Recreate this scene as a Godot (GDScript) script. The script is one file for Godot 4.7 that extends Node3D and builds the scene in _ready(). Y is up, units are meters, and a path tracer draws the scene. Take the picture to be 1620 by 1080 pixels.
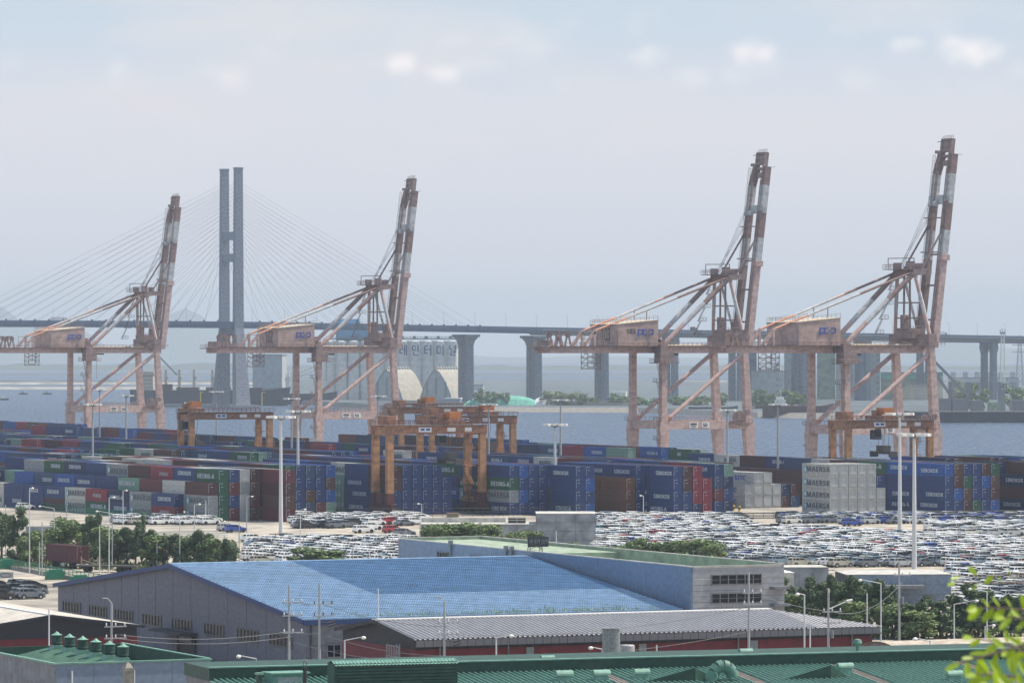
extends Node3D
# A container port seen from a hill: y is up, metres. The camera stands 38 m above the port's ground.
const FOCAL := 7000.0
const EYE := 38.0
const SEA := -5.0
var quay_turn := deg_to_rad(-61.0)     # local x runs along the quay towards the near right, local z towards the land
var town_turn := deg_to_rad(24.7)      # the sheds' grid: local x to the right and away, local z to the near right
var U := Vector3(cos(deg_to_rad(61.0)), 0, sin(deg_to_rad(61.0)))
var V := Vector3(sin(deg_to_rad(61.0)), 0, -cos(deg_to_rad(61.0)))
var rng := RandomNumberGenerator.new()
var mats := {}
var grime: Texture2D
var blotch: Texture2D
var fibre: Texture2D
var film: Texture2D
var sans: SystemFont


class Shape:
	var v := PackedVector3Array()
	var n := PackedVector3Array()
	var c := PackedColorArray()
	var tint := Color.WHITE
	func tri(a: Vector3, b: Vector3, d: Vector3) -> void:   # counter-clockwise seen from outside
		var m := (b - a).cross(d - a).normalized()
		v.append_array([a, d, b])
		n.append_array([m, m, m])
		c.append_array([tint, tint, tint])
	func tri_n(a: Vector3, b: Vector3, d: Vector3, na: Vector3, nb: Vector3, nd: Vector3) -> void:
		v.append_array([a, d, b])
		n.append_array([na, nd, nb])
		c.append_array([tint, tint, tint])
	func quad(a: Vector3, b: Vector3, d: Vector3, e: Vector3) -> void:
		tri(a, b, d)
		tri(a, d, e)
	func hexa(p: Array) -> void:   # bottom four counter-clockwise from above, then the top four
		quad(p[3], p[2], p[1], p[0])
		quad(p[4], p[5], p[6], p[7])
		for i in 4:
			var j := (i + 1) % 4
			quad(p[i], p[j], p[j + 4], p[i + 4])
	func box(at: Vector3, s: Vector3, b := Basis()) -> Shape:
		var h := s / 2.0
		var p := []
		for y in [-1.0, 1.0]:
			for q in [Vector2(-1, 1), Vector2(1, 1), Vector2(1, -1), Vector2(-1, -1)]:
				p.append(at + b * Vector3(q.x * h.x, y * h.y, q.y * h.z))
		hexa(p)
		return self
	func span(lo: Vector3, hi: Vector3) -> Shape:
		return box((lo + hi) / 2.0, hi - lo)
	func bar(a: Vector3, b: Vector3, w: float, h: float, up := Vector3.UP) -> Shape:
		var x := (b - a).normalized()
		if absf(x.dot(up)) > 0.98:
			up = Vector3.RIGHT if absf(x.x) < 0.9 else Vector3.BACK
		var z := x.cross(up).normalized()
		return box((a + b) / 2.0, Vector3((b - a).length(), h, w), Basis(x, z.cross(x), z))
	func taper(a: Vector3, b: Vector3, sa: Vector2, sb: Vector2, side := Vector3.RIGHT) -> Shape:   # a box column from a to b, sizes along side and across it
		var y := (b - a).normalized()
		var z := side.cross(y).normalized()
		var x := y.cross(z)
		var p := []
		for e in [[a, sa], [b, sb]]:
			for q in [Vector2(-1, 1), Vector2(1, 1), Vector2(1, -1), Vector2(-1, -1)]:
				p.append(e[0] + x * q.x * e[1].x / 2.0 + z * q.y * e[1].y / 2.0)
		hexa(p)
		return self
	func tube(a: Vector3, b: Vector3, r: float, r2 := -1.0, sides := 8, caps := true) -> Shape:
		if r2 < 0.0:
			r2 = r
		var y := (b - a).normalized()
		var x := y.cross(Vector3.UP if absf(y.y) < 0.95 else Vector3.RIGHT).normalized()
		var z := x.cross(y)
		for i in sides:
			var p := TAU * i / sides
			var q := TAU * (i + 1) / sides
			var np := x * cos(p) - z * sin(p)
			var nq := x * cos(q) - z * sin(q)
			tri_n(a + np * r, a + nq * r, b + nq * r2, np, nq, nq)
			tri_n(a + np * r, b + nq * r2, b + np * r2, np, nq, np)
			if caps:
				tri(b, b + np * r2, b + nq * r2)
				tri(a, a + nq * r, a + np * r)
		return self
	func lathe(at: Vector3, prof: Array, sides := 16) -> Shape:   # prof: Vector2(radius, height), from the bottom up
		for i in sides:
			var p := TAU * i / sides
			var q := TAU * (i + 1) / sides
			var dp := Vector3(cos(p), 0, -sin(p))
			var dq := Vector3(cos(q), 0, -sin(q))
			for k in prof.size() - 1:
				var a: Vector2 = prof[k]
				var b: Vector2 = prof[k + 1]
				var up := Vector2(b.y - a.y, a.x - b.x).normalized()
				var n1 := dp * up.x + Vector3.UP * up.y
				var n2 := dq * up.x + Vector3.UP * up.y
				var A := at + dp * a.x + Vector3.UP * a.y
				var B := at + dq * a.x + Vector3.UP * a.y
				var D := at + dq * b.x + Vector3.UP * b.y
				var E := at + dp * b.x + Vector3.UP * b.y
				if a.x > 0.0:
					tri_n(A, B, D, n1, n2, n2)
				if b.x > 0.0:
					tri_n(A, D, E, n1, n2, n1)
		return self
	func extrude(poly: Array, z0: float, z1: float, at := Transform3D()) -> Shape:   # Vector2 outline, counter-clockwise seen from +z
		var flat := PackedVector2Array(poly)
		var id := Geometry2D.triangulate_polygon(flat)
		for k in range(0, id.size(), 3):
			var a := flat[id[k]]
			var b := flat[id[k + 1]]
			var d := flat[id[k + 2]]
			if (b - a).cross(d - a) < 0.0:
				var t := b
				b = d
				d = t
			tri(at * Vector3(a.x, a.y, z1), at * Vector3(b.x, b.y, z1), at * Vector3(d.x, d.y, z1))
			tri(at * Vector3(a.x, a.y, z0), at * Vector3(d.x, d.y, z0), at * Vector3(b.x, b.y, z0))
		for i in flat.size():
			var a := flat[i]
			var b := flat[(i + 1) % flat.size()]
			quad(at * Vector3(a.x, a.y, z0), at * Vector3(b.x, b.y, z0), at * Vector3(b.x, b.y, z1), at * Vector3(a.x, a.y, z1))
		return self
	func slab(poly: Array, hw: float, bevel: float) -> Shape:   # an outline across z with softened sides
		var mid := Vector2.ZERO
		for p in poly:
			mid += p
		mid /= poly.size()
		var rings := []
		for e in [[-hw, 0.95], [-hw + bevel, 1.0], [hw - bevel, 1.0], [hw, 0.95]]:
			var ring := []
			for p in poly:
				var q: Vector2 = mid + (p - mid) * e[1]
				ring.append(Vector3(q.x, q.y, e[0]))
			rings.append(ring)
		for k in 3:
			for i in poly.size():
				var j := (i + 1) % poly.size()
				quad(rings[k][i], rings[k][j], rings[k + 1][j], rings[k + 1][i])
		var id := Geometry2D.triangulate_polygon(PackedVector2Array(poly))
		for k in range(0, id.size(), 3):
			tri(rings[3][id[k]], rings[3][id[k + 1]], rings[3][id[k + 2]])
			tri(rings[0][id[k]], rings[0][id[k + 2]], rings[0][id[k + 1]])
		return self
	func sheet(o: Vector3, across: Vector3, down: Vector3, pitch: float, depth: float, up: Vector3) -> Shape:   # ribbed roof sheet: ribs run along down
		var m := maxi(1, roundi(across.length() / pitch))
		var s := across / m
		for i in m:
			var a := o + s * i
			var q := [a, a + s * 0.55, a + s * 0.68 + up * depth, a + s * 0.87 + up * depth, a + s]
			for k in 4:
				quad(q[k] + down, q[k + 1] + down, q[k + 1], q[k])
		return self
	func shingled(o: Vector3, across: Vector3, down: Vector3, pitch: float, depth: float, up: Vector3, rows: int) -> Shape:   # ribbed sheets laid in courses, each lapping over the next
		for i in rows:
			sheet(o + down * (float(i) / rows), across, down / rows + up * 0.09, pitch, depth, up)
			quad(o + down * (float(i + 1) / rows) , o + down * (float(i + 1) / rows) + across, o + down * (float(i + 1) / rows) + across + up * 0.09, o + down * (float(i + 1) / rows) + up * 0.09)
		return self
	func rail(a: Vector3, b: Vector3, h := 1.1, gap := 1.6, r := 0.05) -> Shape:
		var m := maxi(1, roundi((b - a).length() / gap))
		for i in m + 1:
			var p := a.lerp(b, float(i) / m)
			tube(p, p + Vector3.UP * h, r, r, 4, false)
		tube(a + Vector3.UP * h, b + Vector3.UP * h, r, r, 4, false)
		tube(a + Vector3.UP * h * 0.55, b + Vector3.UP * h * 0.55, r * 0.8, r * 0.8, 4, false)
		return self
	func ladder(a: Vector3, b: Vector3, side: Vector3, r := 0.05) -> Shape:
		tube(a - side, b - side, r, r, 4, false)
		tube(a + side, b + side, r, r, 4, false)
		var m := maxi(2, roundi((b - a).length() / 0.7))
		for i in m:
			var p := a.lerp(b, (i + 0.5) / m)
			tube(p - side, p + side, r * 0.8, r * 0.8, 4, false)
		return self
	func lattice(a: Vector3, b: Vector3, w: float, w2: float, r: float, bays: int) -> Shape:
		var y := (b - a).normalized()
		var x := y.cross(Vector3.UP if absf(y.y) < 0.95 else Vector3.RIGHT).normalized()
		var z := x.cross(y)
		var rings := []
		for i in bays + 1:
			var t := float(i) / bays
			var s := lerpf(w, w2, t) / 2.0
			var o := a.lerp(b, t)
			rings.append([o + (x + z) * s, o + (x - z) * s, o - (x + z) * s, o - (x - z) * s])
		for i in bays:
			for k in 4:
				tube(rings[i][k], rings[i + 1][k], r, r, 5, false)
				tube(rings[i][k], rings[i + 1][(k + 1) % 4] if i % 2 else rings[i][(k + 1) % 4].lerp(rings[i + 1][(k + 1) % 4], 1.0), r * 0.6, r * 0.6, 4, false)
				tube(rings[i][k], rings[i][(k + 1) % 4], r * 0.6, r * 0.6, 4, false)
		return self
	func mesh() -> ArrayMesh:
		return add_to(ArrayMesh.new())
	func add_to(m: ArrayMesh) -> ArrayMesh:
		if v.is_empty():
			return m
		var a := []
		a.resize(Mesh.ARRAY_MAX)
		a[Mesh.ARRAY_VERTEX] = v
		a[Mesh.ARRAY_NORMAL] = n
		a[Mesh.ARRAY_COLOR] = c
		m.add_surface_from_arrays(Mesh.PRIMITIVE_TRIANGLES, a)
		return m


func paint(called: String, r: float, g: float, b: float, rough := 0.7, metal := 0.0, tex: Texture2D = null, scale := 0.1) -> StandardMaterial3D:
	if mats.has(called):
		return mats[called]
	var m := StandardMaterial3D.new()
	m.resource_name = called
	m.albedo_color = Color(r, g, b).linear_to_srgb()
	m.roughness = rough
	m.metallic = metal
	if tex:
		m.albedo_texture = tex
		m.uv1_triplanar = true
		m.uv1_world_triplanar = true
		m.uv1_scale = Vector3.ONE * scale
	mats[called] = m
	return m


func tag(o: Node, label: String, category: String, group := "", kind := "") -> Node:
	o.set_meta("label", label)
	if category:
		o.set_meta("category", category)
	if group:
		o.set_meta("group", group)
	if kind:
		o.set_meta("kind", kind)
	return o


func thing(called: String, label: String, category: String, at := Vector3.ZERO, turn := 0.0, group := "") -> Node3D:
	var o := Node3D.new()
	o.name = called
	add_child(o, true)
	o.position = at
	o.rotation.y = turn
	tag(o, label, category, group)
	return o


func put(called: String, m: Mesh, mat: Material, parent: Node = self, at := Transform3D()) -> MeshInstance3D:
	var o := MeshInstance3D.new()
	o.name = called
	o.mesh = m
	if mat:
		o.material_override = mat
	parent.add_child(o, true)
	o.transform = at
	return o


func setting(called: String, s: Shape, mat: Material, label := "") -> MeshInstance3D:
	var o := put(called, s.mesh(), mat)
	o.set_meta("kind", "structure")
	if label:
		o.set_meta("label", label)
	return o


func mass(o: Node) -> Node:
	o.set_meta("kind", "stuff")
	return o


var words_made := {}
func lettering(text: String, height: float, bold := true, depth := 0.03) -> Mesh:
	var key := text + str(height) + str(bold)
	if not words_made.has(key):
		var t := TextMesh.new()
		t.text = text
		var f := SystemFont.new()
		f.font_names = PackedStringArray(["Droid Sans"])
		f.font_weight = 700 if bold else 400
		t.font = f
		t.font_size = 24
		t.pixel_size = height / 17.5
		t.depth = depth
		t.curve_step = 2.0
		words_made[key] = t
	return words_made[key]


func gp(x: float, y: float) -> Vector3:      # a point of the ground from its place in the photograph's 1620 by 1080 frame
	var d := FOCAL * EYE / (y - 558.0)
	return Vector3((x - 810.0) / FOCAL * d, 0, -d)


func pt(x: float, y: float, d: float) -> Vector3:
	return Vector3((x - 810.0) / FOCAL * d, EYE - (y - 558.0) / FOCAL * d, -d)


func seen(p: Vector3) -> Vector2:
	return Vector2(810.0 - p.x / p.z * FOCAL, 558.0 - (EYE - p.y) / p.z * FOCAL)


func noise_picture(size: int, freq: float, octaves: int, lo: float, hi: float, streaks := 1.0) -> ImageTexture:
	var f := FastNoiseLite.new()
	f.seed = 7 + size + int(freq * 1000.0)
	f.noise_type = FastNoiseLite.TYPE_SIMPLEX_SMOOTH
	f.frequency = freq
	f.fractal_octaves = octaves
	var im := f.get_seamless_image(size, size)
	im.convert(Image.FORMAT_L8)
	var d := im.get_data()
	for i in d.size():
		d[i] = clampi(int(255.0 * lerpf(lo, hi, d[i] / 255.0)), 0, 255)
	im = Image.create_from_data(size, size, false, Image.FORMAT_L8, d)
	if streaks != 1.0:
		im.resize(size, maxi(8, int(size / streaks)), Image.INTERPOLATE_LANCZOS)
		im.resize(size, size, Image.INTERPOLATE_CUBIC)
	im.convert(Image.FORMAT_RGB8)
	return ImageTexture.create_from_image(im)


func sky_picture() -> ImageTexture:      # thin veils and small fair-weather clouds near the horizon, haze below
	var w := 4096
	var h := 2048
	var im := Image.create(w, h, false, Image.FORMAT_RGB8)
	var f := FastNoiseLite.new()
	f.seed = 11
	f.noise_type = FastNoiseLite.TYPE_SIMPLEX_SMOOTH
	f.fractal_octaves = 5
	f.frequency = 1.0
	var data := im.get_data()
	# fair-weather puffs: bearing and height in degrees, half width, half height, strength
	var puffs := []
	for q in [[5.86, 3.93, 0.46, 0.16, 1.0], [5.1, 3.97, 0.22, 0.12, 0.7], [3.1, 3.92, 0.34, 0.14, 0.95], [1.78, 3.82, 0.26, 0.12, 0.6], [-1.43, 3.75, 0.25, 0.10, 0.95], [-0.85, 3.64, 0.3, 0.08, 0.75], [-3.7, 3.6, 0.35, 0.14, 0.45], [-5.1, 3.68, 0.2, 0.08, 0.4], [2.4, 3.6, 0.7, 0.09, 0.35], [0.6, 3.45, 0.3, 0.08, 0.25], [8.2, 3.8, 0.5, 0.16, 0.9], [-7.9, 3.7, 0.4, 0.12, 0.6], [11.0, 3.9, 0.35, 0.13, 0.8]]:
		puffs.append(q)
	for k in 60:
		var b := 13.0 + k * 5.55 + sin(k * 7.3) * 2.0
		puffs.append([fposmod(b + 180.0, 360.0) - 180.0, 3.6 + 0.35 * sin(k * 3.1), 0.3 + 0.14 * sin(k * 5.0), 0.12, 0.6 + 0.3 * sin(k * 2.0)])
	var zenith := Color(0.44, 0.57, 0.74)
	var middle := Color(0.725, 0.775, 0.822)
	var low := Color(0.808, 0.805, 0.829)
	for y in h / 2 + 1:
		var el := 90.0 - (y + 0.5) / h * 180.0
		var base := low.lerp(middle, smoothstep(2.9, 4.5, el)).lerp(zenith, smoothstep(5.0, 80.0, el))
		if el > 14.0:
			im.fill_rect(Rect2i(0, y, w, 1), base)
	data = im.get_data()
	for y in range(int((90.0 - 14.0) / 180.0 * h), h / 2 + 1):
		var el := 90.0 - (y + 0.5) / h * 180.0
		var base := low.lerp(middle, smoothstep(2.9, 4.5, el)).lerp(zenith, smoothstep(5.0, 80.0, el))
		var puffs_here := smoothstep(3.2, 3.5, el) * (1.0 - smoothstep(4.25, 4.5, el))
		var veil_here := smoothstep(1.6, 3.4, el)
		var fade := 1.0 - smoothstep(10.5, 14.0, el)
		for x in w:
			var az := (x + 0.5) / w * 360.0
			var c := base
			var ax := cos(deg_to_rad(az)) * 57.3
			var ay := sin(deg_to_rad(az)) * 57.3
			var veil := f.get_noise_3d(ax * 0.16, ay * 0.16, el * 0.75)
			c = c.lerp(Color(0.825, 0.81, 0.815), clampf(veil * 1.1 + 0.1, 0.0, 0.7) * veil_here * fade)
			var warm := smoothstep(0.1, 0.6, f.get_noise_3d(ax * 0.4 + 7.0, ay * 0.4, el * 1.1)) * smoothstep(2.2, 3.1, el) * (1.0 - smoothstep(3.5, 4.2, el))
			c = c.lerp(Color(0.86, 0.83, 0.83), warm * 0.35)
			if puffs_here > 0.0:
				var p := f.get_noise_3d(ax * 0.85 + 40.0, ay * 0.85, el * 1.6)
				var where_ := f.get_noise_3d(ax * 0.2 + 14.2, ay * 0.2 + 9.0, 3.0)
				var k := smoothstep(0.2, 0.7, p + where_ * 0.4) * puffs_here * 0.25
				var bearing := az if az < 180.0 else az - 360.0
				for q in puffs:
					var dx := absf(bearing - q[0])
					if dx < q[2] * 2.0:
						var edge := pow(dx / q[2], 2.0) + pow((el - q[1]) / (q[3] * (1.0 if el > q[1] else 1.7)), 2.0)
						k = maxf(k, q[4] * smoothstep(1.25, 0.0, edge + (f.get_noise_3d(ax * 2.2, ay * 2.2, el * 3.4) + 0.15) * 1.5))
				c = c.lerp(Color(0.945, 0.915, 0.905), k * 0.9)
			var i := (y * w + x) * 3
			data[i] = int(c.r * 255.0 + 0.5)
			data[i + 1] = int(c.g * 255.0 + 0.5)
			data[i + 2] = int(c.b * 255.0 + 0.5)
	for y in range(h / 2 + 1, h):
		break
	im = Image.create_from_data(w, h, false, Image.FORMAT_RGB8, data)
	im.fill_rect(Rect2i(0, h / 2, w, h / 2), Color(0.72, 0.76, 0.80))
	return ImageTexture.create_from_image(im)


func _ready() -> void:
	rng.seed = 20240817
	var cam := Camera3D.new()
	cam.name = "camera"
	cam.near = 1.0
	cam.far = 60000.0
	cam.position = Vector3(0, EYE, 0)
	cam.rotation_degrees = Vector3(rad_to_deg(atan(18.0 / FOCAL)), 0, 0)
	var eye := CameraAttributesPhysical.new()
	eye.frustum_focal_length = 12.0 / tan(atan(540.0 / FOCAL))
	eye.exposure_aperture = 14.0
	eye.frustum_focus_distance = 1100.0
	eye.frustum_near = 1.0
	eye.frustum_far = 60000.0
	cam.attributes = eye
	cam.fov = rad_to_deg(2.0 * atan(540.0 / FOCAL))
	cam.current = true
	add_child(cam)
	var around := WorldEnvironment.new()
	around.name = "air"
	var e := Environment.new()
	e.background_mode = Environment.BG_SKY
	var sky := Sky.new()
	var pano := PanoramaSkyMaterial.new()
	pano.panorama = sky_picture()
	sky.sky_material = pano
	e.sky = sky
	e.tonemap_mode = Environment.TONE_MAPPER_LINEAR
	e.tonemap_exposure = 1.3
	e.fog_enabled = true
	e.fog_density = 0.000078
	e.fog_light_color = Color(0.88, 0.94, 1.0)
	e.volumetric_fog_enabled = true
	e.volumetric_fog_density = 0.0
	e.sdfgi_enabled = true
	e.ssao_enabled = true
	e.ssil_enabled = true
	around.environment = e
	add_child(around)
	var sun := DirectionalLight3D.new()
	sun.name = "sun"
	sun.light_energy = 1.6
	sun.light_color = Color(1.0, 0.955, 0.89)
	sun.light_angular_distance = 0.5
	sun.shadow_enabled = true
	add_child(sun)
	var towards := Vector3(0.95, 0, -0.3).normalized() * cos(deg_to_rad(56.0)) + Vector3.UP * sin(deg_to_rad(56.0))
	sun.look_at_from_position(towards * 100.0, Vector3.ZERO, Vector3.UP)
	grime = noise_picture(512, 0.012, 5, 0.72, 1.06)
	blotch = noise_picture(1024, 0.006, 6, 0.66, 1.12)
	film = noise_picture(512, 0.02, 4, 0.84, 1.02)
	fibre = noise_picture(512, 0.03, 4, 0.7, 1.08, 6.0)
	make_materials()
	lay_ground()
	far_land()
	bridge()
	far_port()
	quay_cranes()
	yard_gantries()
	containers()
	car_lots()
	sheds()
	green_sheds()
	other_buildings()
	vegetation()
	masts_and_poles()
	fences_and_trucks()
	near_branch()


func make_materials() -> void:
	paint("concrete", 0.42, 0.38, 0.32, 0.9, 0.0, blotch, 0.013)
	paint("lot", 0.50, 0.445, 0.365, 0.9, 0.0, blotch, 0.02)
	paint("asphalt", 0.12, 0.12, 0.12, 0.9, 0.0, blotch, 0.03)
	paint("quay_stone", 0.30, 0.28, 0.25, 0.9, 0.0, grime, 0.05)
	paint("far_mud", 0.11, 0.14, 0.16, 0.95, 0.0, blotch, 0.002)
	paint("far_sand", 0.40, 0.385, 0.34, 0.95, 0.0, blotch, 0.004)
	paint("far_green", 0.06, 0.09, 0.07, 0.95, 0.0, blotch, 0.004)
	paint("tower_stone", 0.27, 0.285, 0.345, 0.85, 0.0, fibre, 0.03)
	paint("deck_paint", 0.06, 0.10, 0.19, 0.6)
	paint("pier_stone", 0.215, 0.235, 0.29, 0.85, 0.0, fibre, 0.03)
	paint("cable", 0.25, 0.26, 0.29, 0.5)
	paint("silo_white", 0.80, 0.79, 0.75, 0.8, 0.0, film, 0.02)
	paint("silo_grey", 0.46, 0.485, 0.50, 0.8, 0.0, film, 0.02)
	paint("silo_blue", 0.14, 0.19, 0.27, 0.8, 0.0, grime, 0.02)
	paint("pale_green", 0.28, 0.36, 0.27, 0.8, 0.0, grime, 0.02)
	paint("sky_blue", 0.12, 0.30, 0.47, 0.7)
	paint("mint", 0.16, 0.52, 0.40, 0.8, 0.0, grime, 0.05)
	paint("store_roof", 0.44, 0.42, 0.36, 0.8, 0.0, grime, 0.03)
	paint("white", 0.72, 0.71, 0.68, 0.6)
	paint("off_white", 0.62, 0.60, 0.55, 0.7, 0.0, grime, 0.08)
	paint("letter_blue", 0.03, 0.06, 0.22, 0.7)
	paint("hull_navy", 0.012, 0.022, 0.055, 0.6, 0.0, grime, 0.03)
	paint("hull_red", 0.10, 0.035, 0.035, 0.7, 0.0, grime, 0.03)
	paint("ship_cream", 0.55, 0.47, 0.36, 0.7)
	paint("ship_grey", 0.22, 0.23, 0.25, 0.7)
	paint("yellow", 0.70, 0.48, 0.06, 0.6)
	paint("crane_pink", 0.66, 0.47, 0.425, 0.75, 0.0, grime, 0.09)
	paint("crane_fresh", 0.62, 0.31, 0.21, 0.7)
	paint("crane_dark", 0.34, 0.245, 0.23, 0.8, 0.0, grime, 0.08)
	paint("boom_brown", 0.33, 0.22, 0.195, 0.8, 0.0, grime, 0.08)
	paint("boom_white", 0.60, 0.60, 0.60, 0.7, 0.0, grime, 0.08)
	paint("house_tan", 0.56, 0.40, 0.35, 0.8, 0.0, grime, 0.05)
	paint("steel_dark", 0.06, 0.055, 0.055, 0.7)
	paint("steel_grey", 0.24, 0.25, 0.26, 0.55, 0.0, grime, 0.3)
	paint("pole_grey", 0.36, 0.37, 0.38, 0.6)
	paint("pole_white", 0.58, 0.59, 0.60, 0.6)
	paint("rtg_orange", 0.50, 0.25, 0.12, 0.7, 0.0, blotch, 0.09)
	paint("rtg_rust", 0.40, 0.19, 0.115, 0.8, 0.0, blotch, 0.12)
	paint("rtg_bright", 0.55, 0.20, 0.05, 0.6, 0.0, grime, 0.2)
	paint("rtg_maroon", 0.12, 0.035, 0.04, 0.8, 0.0, grime, 0.2)
	paint("rubber", 0.015, 0.015, 0.016, 0.85)
	paint("black", 0.015, 0.016, 0.02, 0.6)
	paint("sign_white", 0.75, 0.75, 0.74, 0.6)
	paint("sign_blue", 0.03, 0.07, 0.33, 0.6)
	paint("logo_blue", 0.04, 0.08, 0.42, 0.6)
	paint("ink", 0.03, 0.03, 0.045, 0.7)
	paint("wall_violet", 0.18, 0.185, 0.235, 0.75, 0.0, film, 0.12)
	paint("wall_seam", 0.05, 0.05, 0.06, 0.8)
	paint("roof_blue", 0.44, 0.61, 0.80, 0.5, 0.0, grime, 0.09)
	paint("roof_blue_new", 0.20, 0.375, 0.60, 0.45, 0.0, grime, 0.07)
	paint("fascia_navy", 0.02, 0.05, 0.16, 0.6)
	paint("office_white", 0.42, 0.42, 0.44, 0.7, 0.0, film, 0.1)
	paint("office_blue", 0.165, 0.235, 0.36, 0.7, 0.0, film, 0.1)
	paint("roof_mint", 0.36, 0.45, 0.33, 0.8, 0.0, grime, 0.06)
	paint("grey_block", 0.33, 0.35, 0.38, 0.8, 0.0, grime, 0.06)
	paint("grey_roof", 0.45, 0.44, 0.45, 0.6, 0.0, film, 0.05)
	paint("fascia_grey", 0.115, 0.12, 0.135, 0.6)
	paint("shed_black", 0.018, 0.022, 0.035, 0.6, 0.0, grime, 0.1)
	paint("shed_red", 0.17, 0.010, 0.022, 0.6, 0.0, grime, 0.1)
	paint("roof_white", 0.66, 0.62, 0.56, 0.8, 0.0, grime, 0.08)
	paint("green_dark", 0.018, 0.072, 0.052, 0.6, 0.0, grime, 0.15)
	paint("green_roof", 0.13, 0.285, 0.225, 0.6, 0.0, grime, 0.16)
	paint("green_floor", 0.05, 0.15, 0.10, 0.7, 0.0, blotch, 0.12)
	paint("green_light", 0.20, 0.40, 0.315, 0.55, 0.0, grime, 0.2)
	paint("skylight", 0.42, 0.33, 0.28, 0.6, 0.0, grime, 0.1)
	paint("panel_blue", 0.22, 0.28, 0.37, 0.6, 0.0, film, 0.12)
	paint("panel_grey", 0.23, 0.24, 0.27, 0.6, 0.0, grime, 0.12)
	paint("vault", 0.55, 0.47, 0.38, 0.8, 0.0, grime, 0.1)
	paint("vault_end", 0.28, 0.20, 0.20, 0.8, 0.0, grime, 0.1)
	paint("chimney", 0.36, 0.33, 0.28, 0.8, 0.0, grime, 0.3)
	paint("tank_grey", 0.26, 0.30, 0.31, 0.5, 0.2, fibre, 0.2)
	paint("tank_white", 0.50, 0.52, 0.52, 0.5, 0.1, fibre, 0.2)
	paint("bark", 0.09, 0.065, 0.05, 0.9)
	paint("pallet", 0.30, 0.24, 0.16, 0.9)
	paint("fence_green", 0.03, 0.17, 0.10, 0.7)
	paint("net_green", 0.03, 0.20, 0.12, 0.8)
	paint("red_paint", 0.45, 0.03, 0.03, 0.5)
	var glass := paint("window_glass", 0.012, 0.015, 0.02, 0.2)
	glass.metallic_specular = 0.35
	var leaf := paint("leaf", 1, 1, 1, 0.75)
	leaf.vertex_color_use_as_albedo = true
	leaf.backlight_enabled = true
	leaf.backlight = Color(0.35, 0.4, 0.2)
	leaf.cull_mode = BaseMaterial3D.CULL_DISABLED
	var fresh := paint("fresh_leaf", 0.20, 0.29, 0.015, 0.55)
	fresh.backlight_enabled = true
	fresh.backlight = Color(0.6, 0.7, 0.15)
	fresh.cull_mode = BaseMaterial3D.CULL_DISABLED
	var water := paint("water", 0.026, 0.055, 0.115, 0.35)
	var f := FastNoiseLite.new()
	f.seed = 5
	f.noise_type = FastNoiseLite.TYPE_SIMPLEX_SMOOTH
	f.frequency = 0.02
	f.fractal_octaves = 5
	var im := f.get_seamless_image(1024, 1024)
	im.convert(Image.FORMAT_RGBA8)
	im.bump_map_to_normal_map(16.0)
	water.normal_enabled = true
	water.normal_texture = ImageTexture.create_from_image(im)
	water.normal_scale = 1.0
	water.uv1_triplanar = true
	water.uv1_world_triplanar = true
	water.uv1_scale = Vector3(0.0125, 0.0125, 0.0016)


func lay_ground() -> void:
	var sea := Shape.new()
	sea.quad(Vector3(-26000, SEA, 200), Vector3(26000, SEA, 200), Vector3(26000, SEA, -26000), Vector3(-26000, SEA, -26000))
	setting("water", sea, mats.water, "grey blue sea water of the bay with small ripples")
	var land := Shape.new()   # the port's own ground, out to the quay's edge
	land.span(Vector3(-2600, SEA - 3.0, -723.0), Vector3(900, 0.0, 700.0))
	var g := setting("ground", land, mats.concrete, "pale concrete ground of the port, out to the quay edge")
	g.rotation.y = quay_turn
	var cope := Shape.new()
	cope.span(Vector3(-2600, 0.0, -723.0), Vector3(900, 0.35, -722.2))
	setting("quay_kerb", cope, mats.quay_stone, "stone kerb along the quay edge").rotation.y = quay_turn
	var lot := Shape.new()
	var ps := []
	for q in [[-120, 940], [345, 900], [700, 900], [1700, 985], [1760, 819], [1240, 818], [1160, 819], [480, 821]]:
		ps.append(gp(q[0], q[1]) + Vector3.UP * 0.004)
	lot.quad(ps[0], ps[1], ps[2], ps[7])
	lot.quad(ps[2], ps[3], ps[4], ps[5])
	lot.tri(ps[2], ps[5], ps[6])
	lot.tri(ps[2], ps[6], ps[7])
	setting("car_park_ground", lot, mats.lot, "beige concrete surface of the car storage lot")
	var road := Shape.new()   # the road behind the tree row, along the yard's fence
	road.bar(gp(-60, 872) + Vector3.UP * 0.008, gp(420, 905) + Vector3.UP * 0.008, 9.0, 0.002)
	setting("road", road, mats.lot, "pale road in front of the tree row at left")
	var lines := Shape.new()
	for k in 26:   # bay lines of the lot
		var a := Vector3(8.0 + 4.6 * k, 0.01, -806.0)
		lines.bar(a, a + V * 0.1 + Vector3(0, 0, -2.0), 0.14, 0.002)
	setting("painted_markings", lines, mats.white, "short white bay markings painted on the car lot")


func ridge_strip(called: String, d: float, x0: float, x1: float, heights: Callable, thick: float, mat: Material, label: String, base := SEA - 1.0) -> void:
	var s := Shape.new()
	var m := 90
	var last := []
	for i in m + 1:
		var x := lerpf(x0, x1, float(i) / m)
		var X := (x - 810.0) / FOCAL * d
		var hh: float = heights.call(x)
		var row := [Vector3(X, base, -d), Vector3(X * (d + thick * 0.5) / d, hh, -d - thick * 0.5), Vector3(X * (d + thick) / d, base, -d - thick)]
		if last.size():
			s.quad(last[0], row[0], row[1], last[1])
			s.quad(last[1], row[1], row[2], last[2])
		last = row
	setting(called, s, mat, label)


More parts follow.
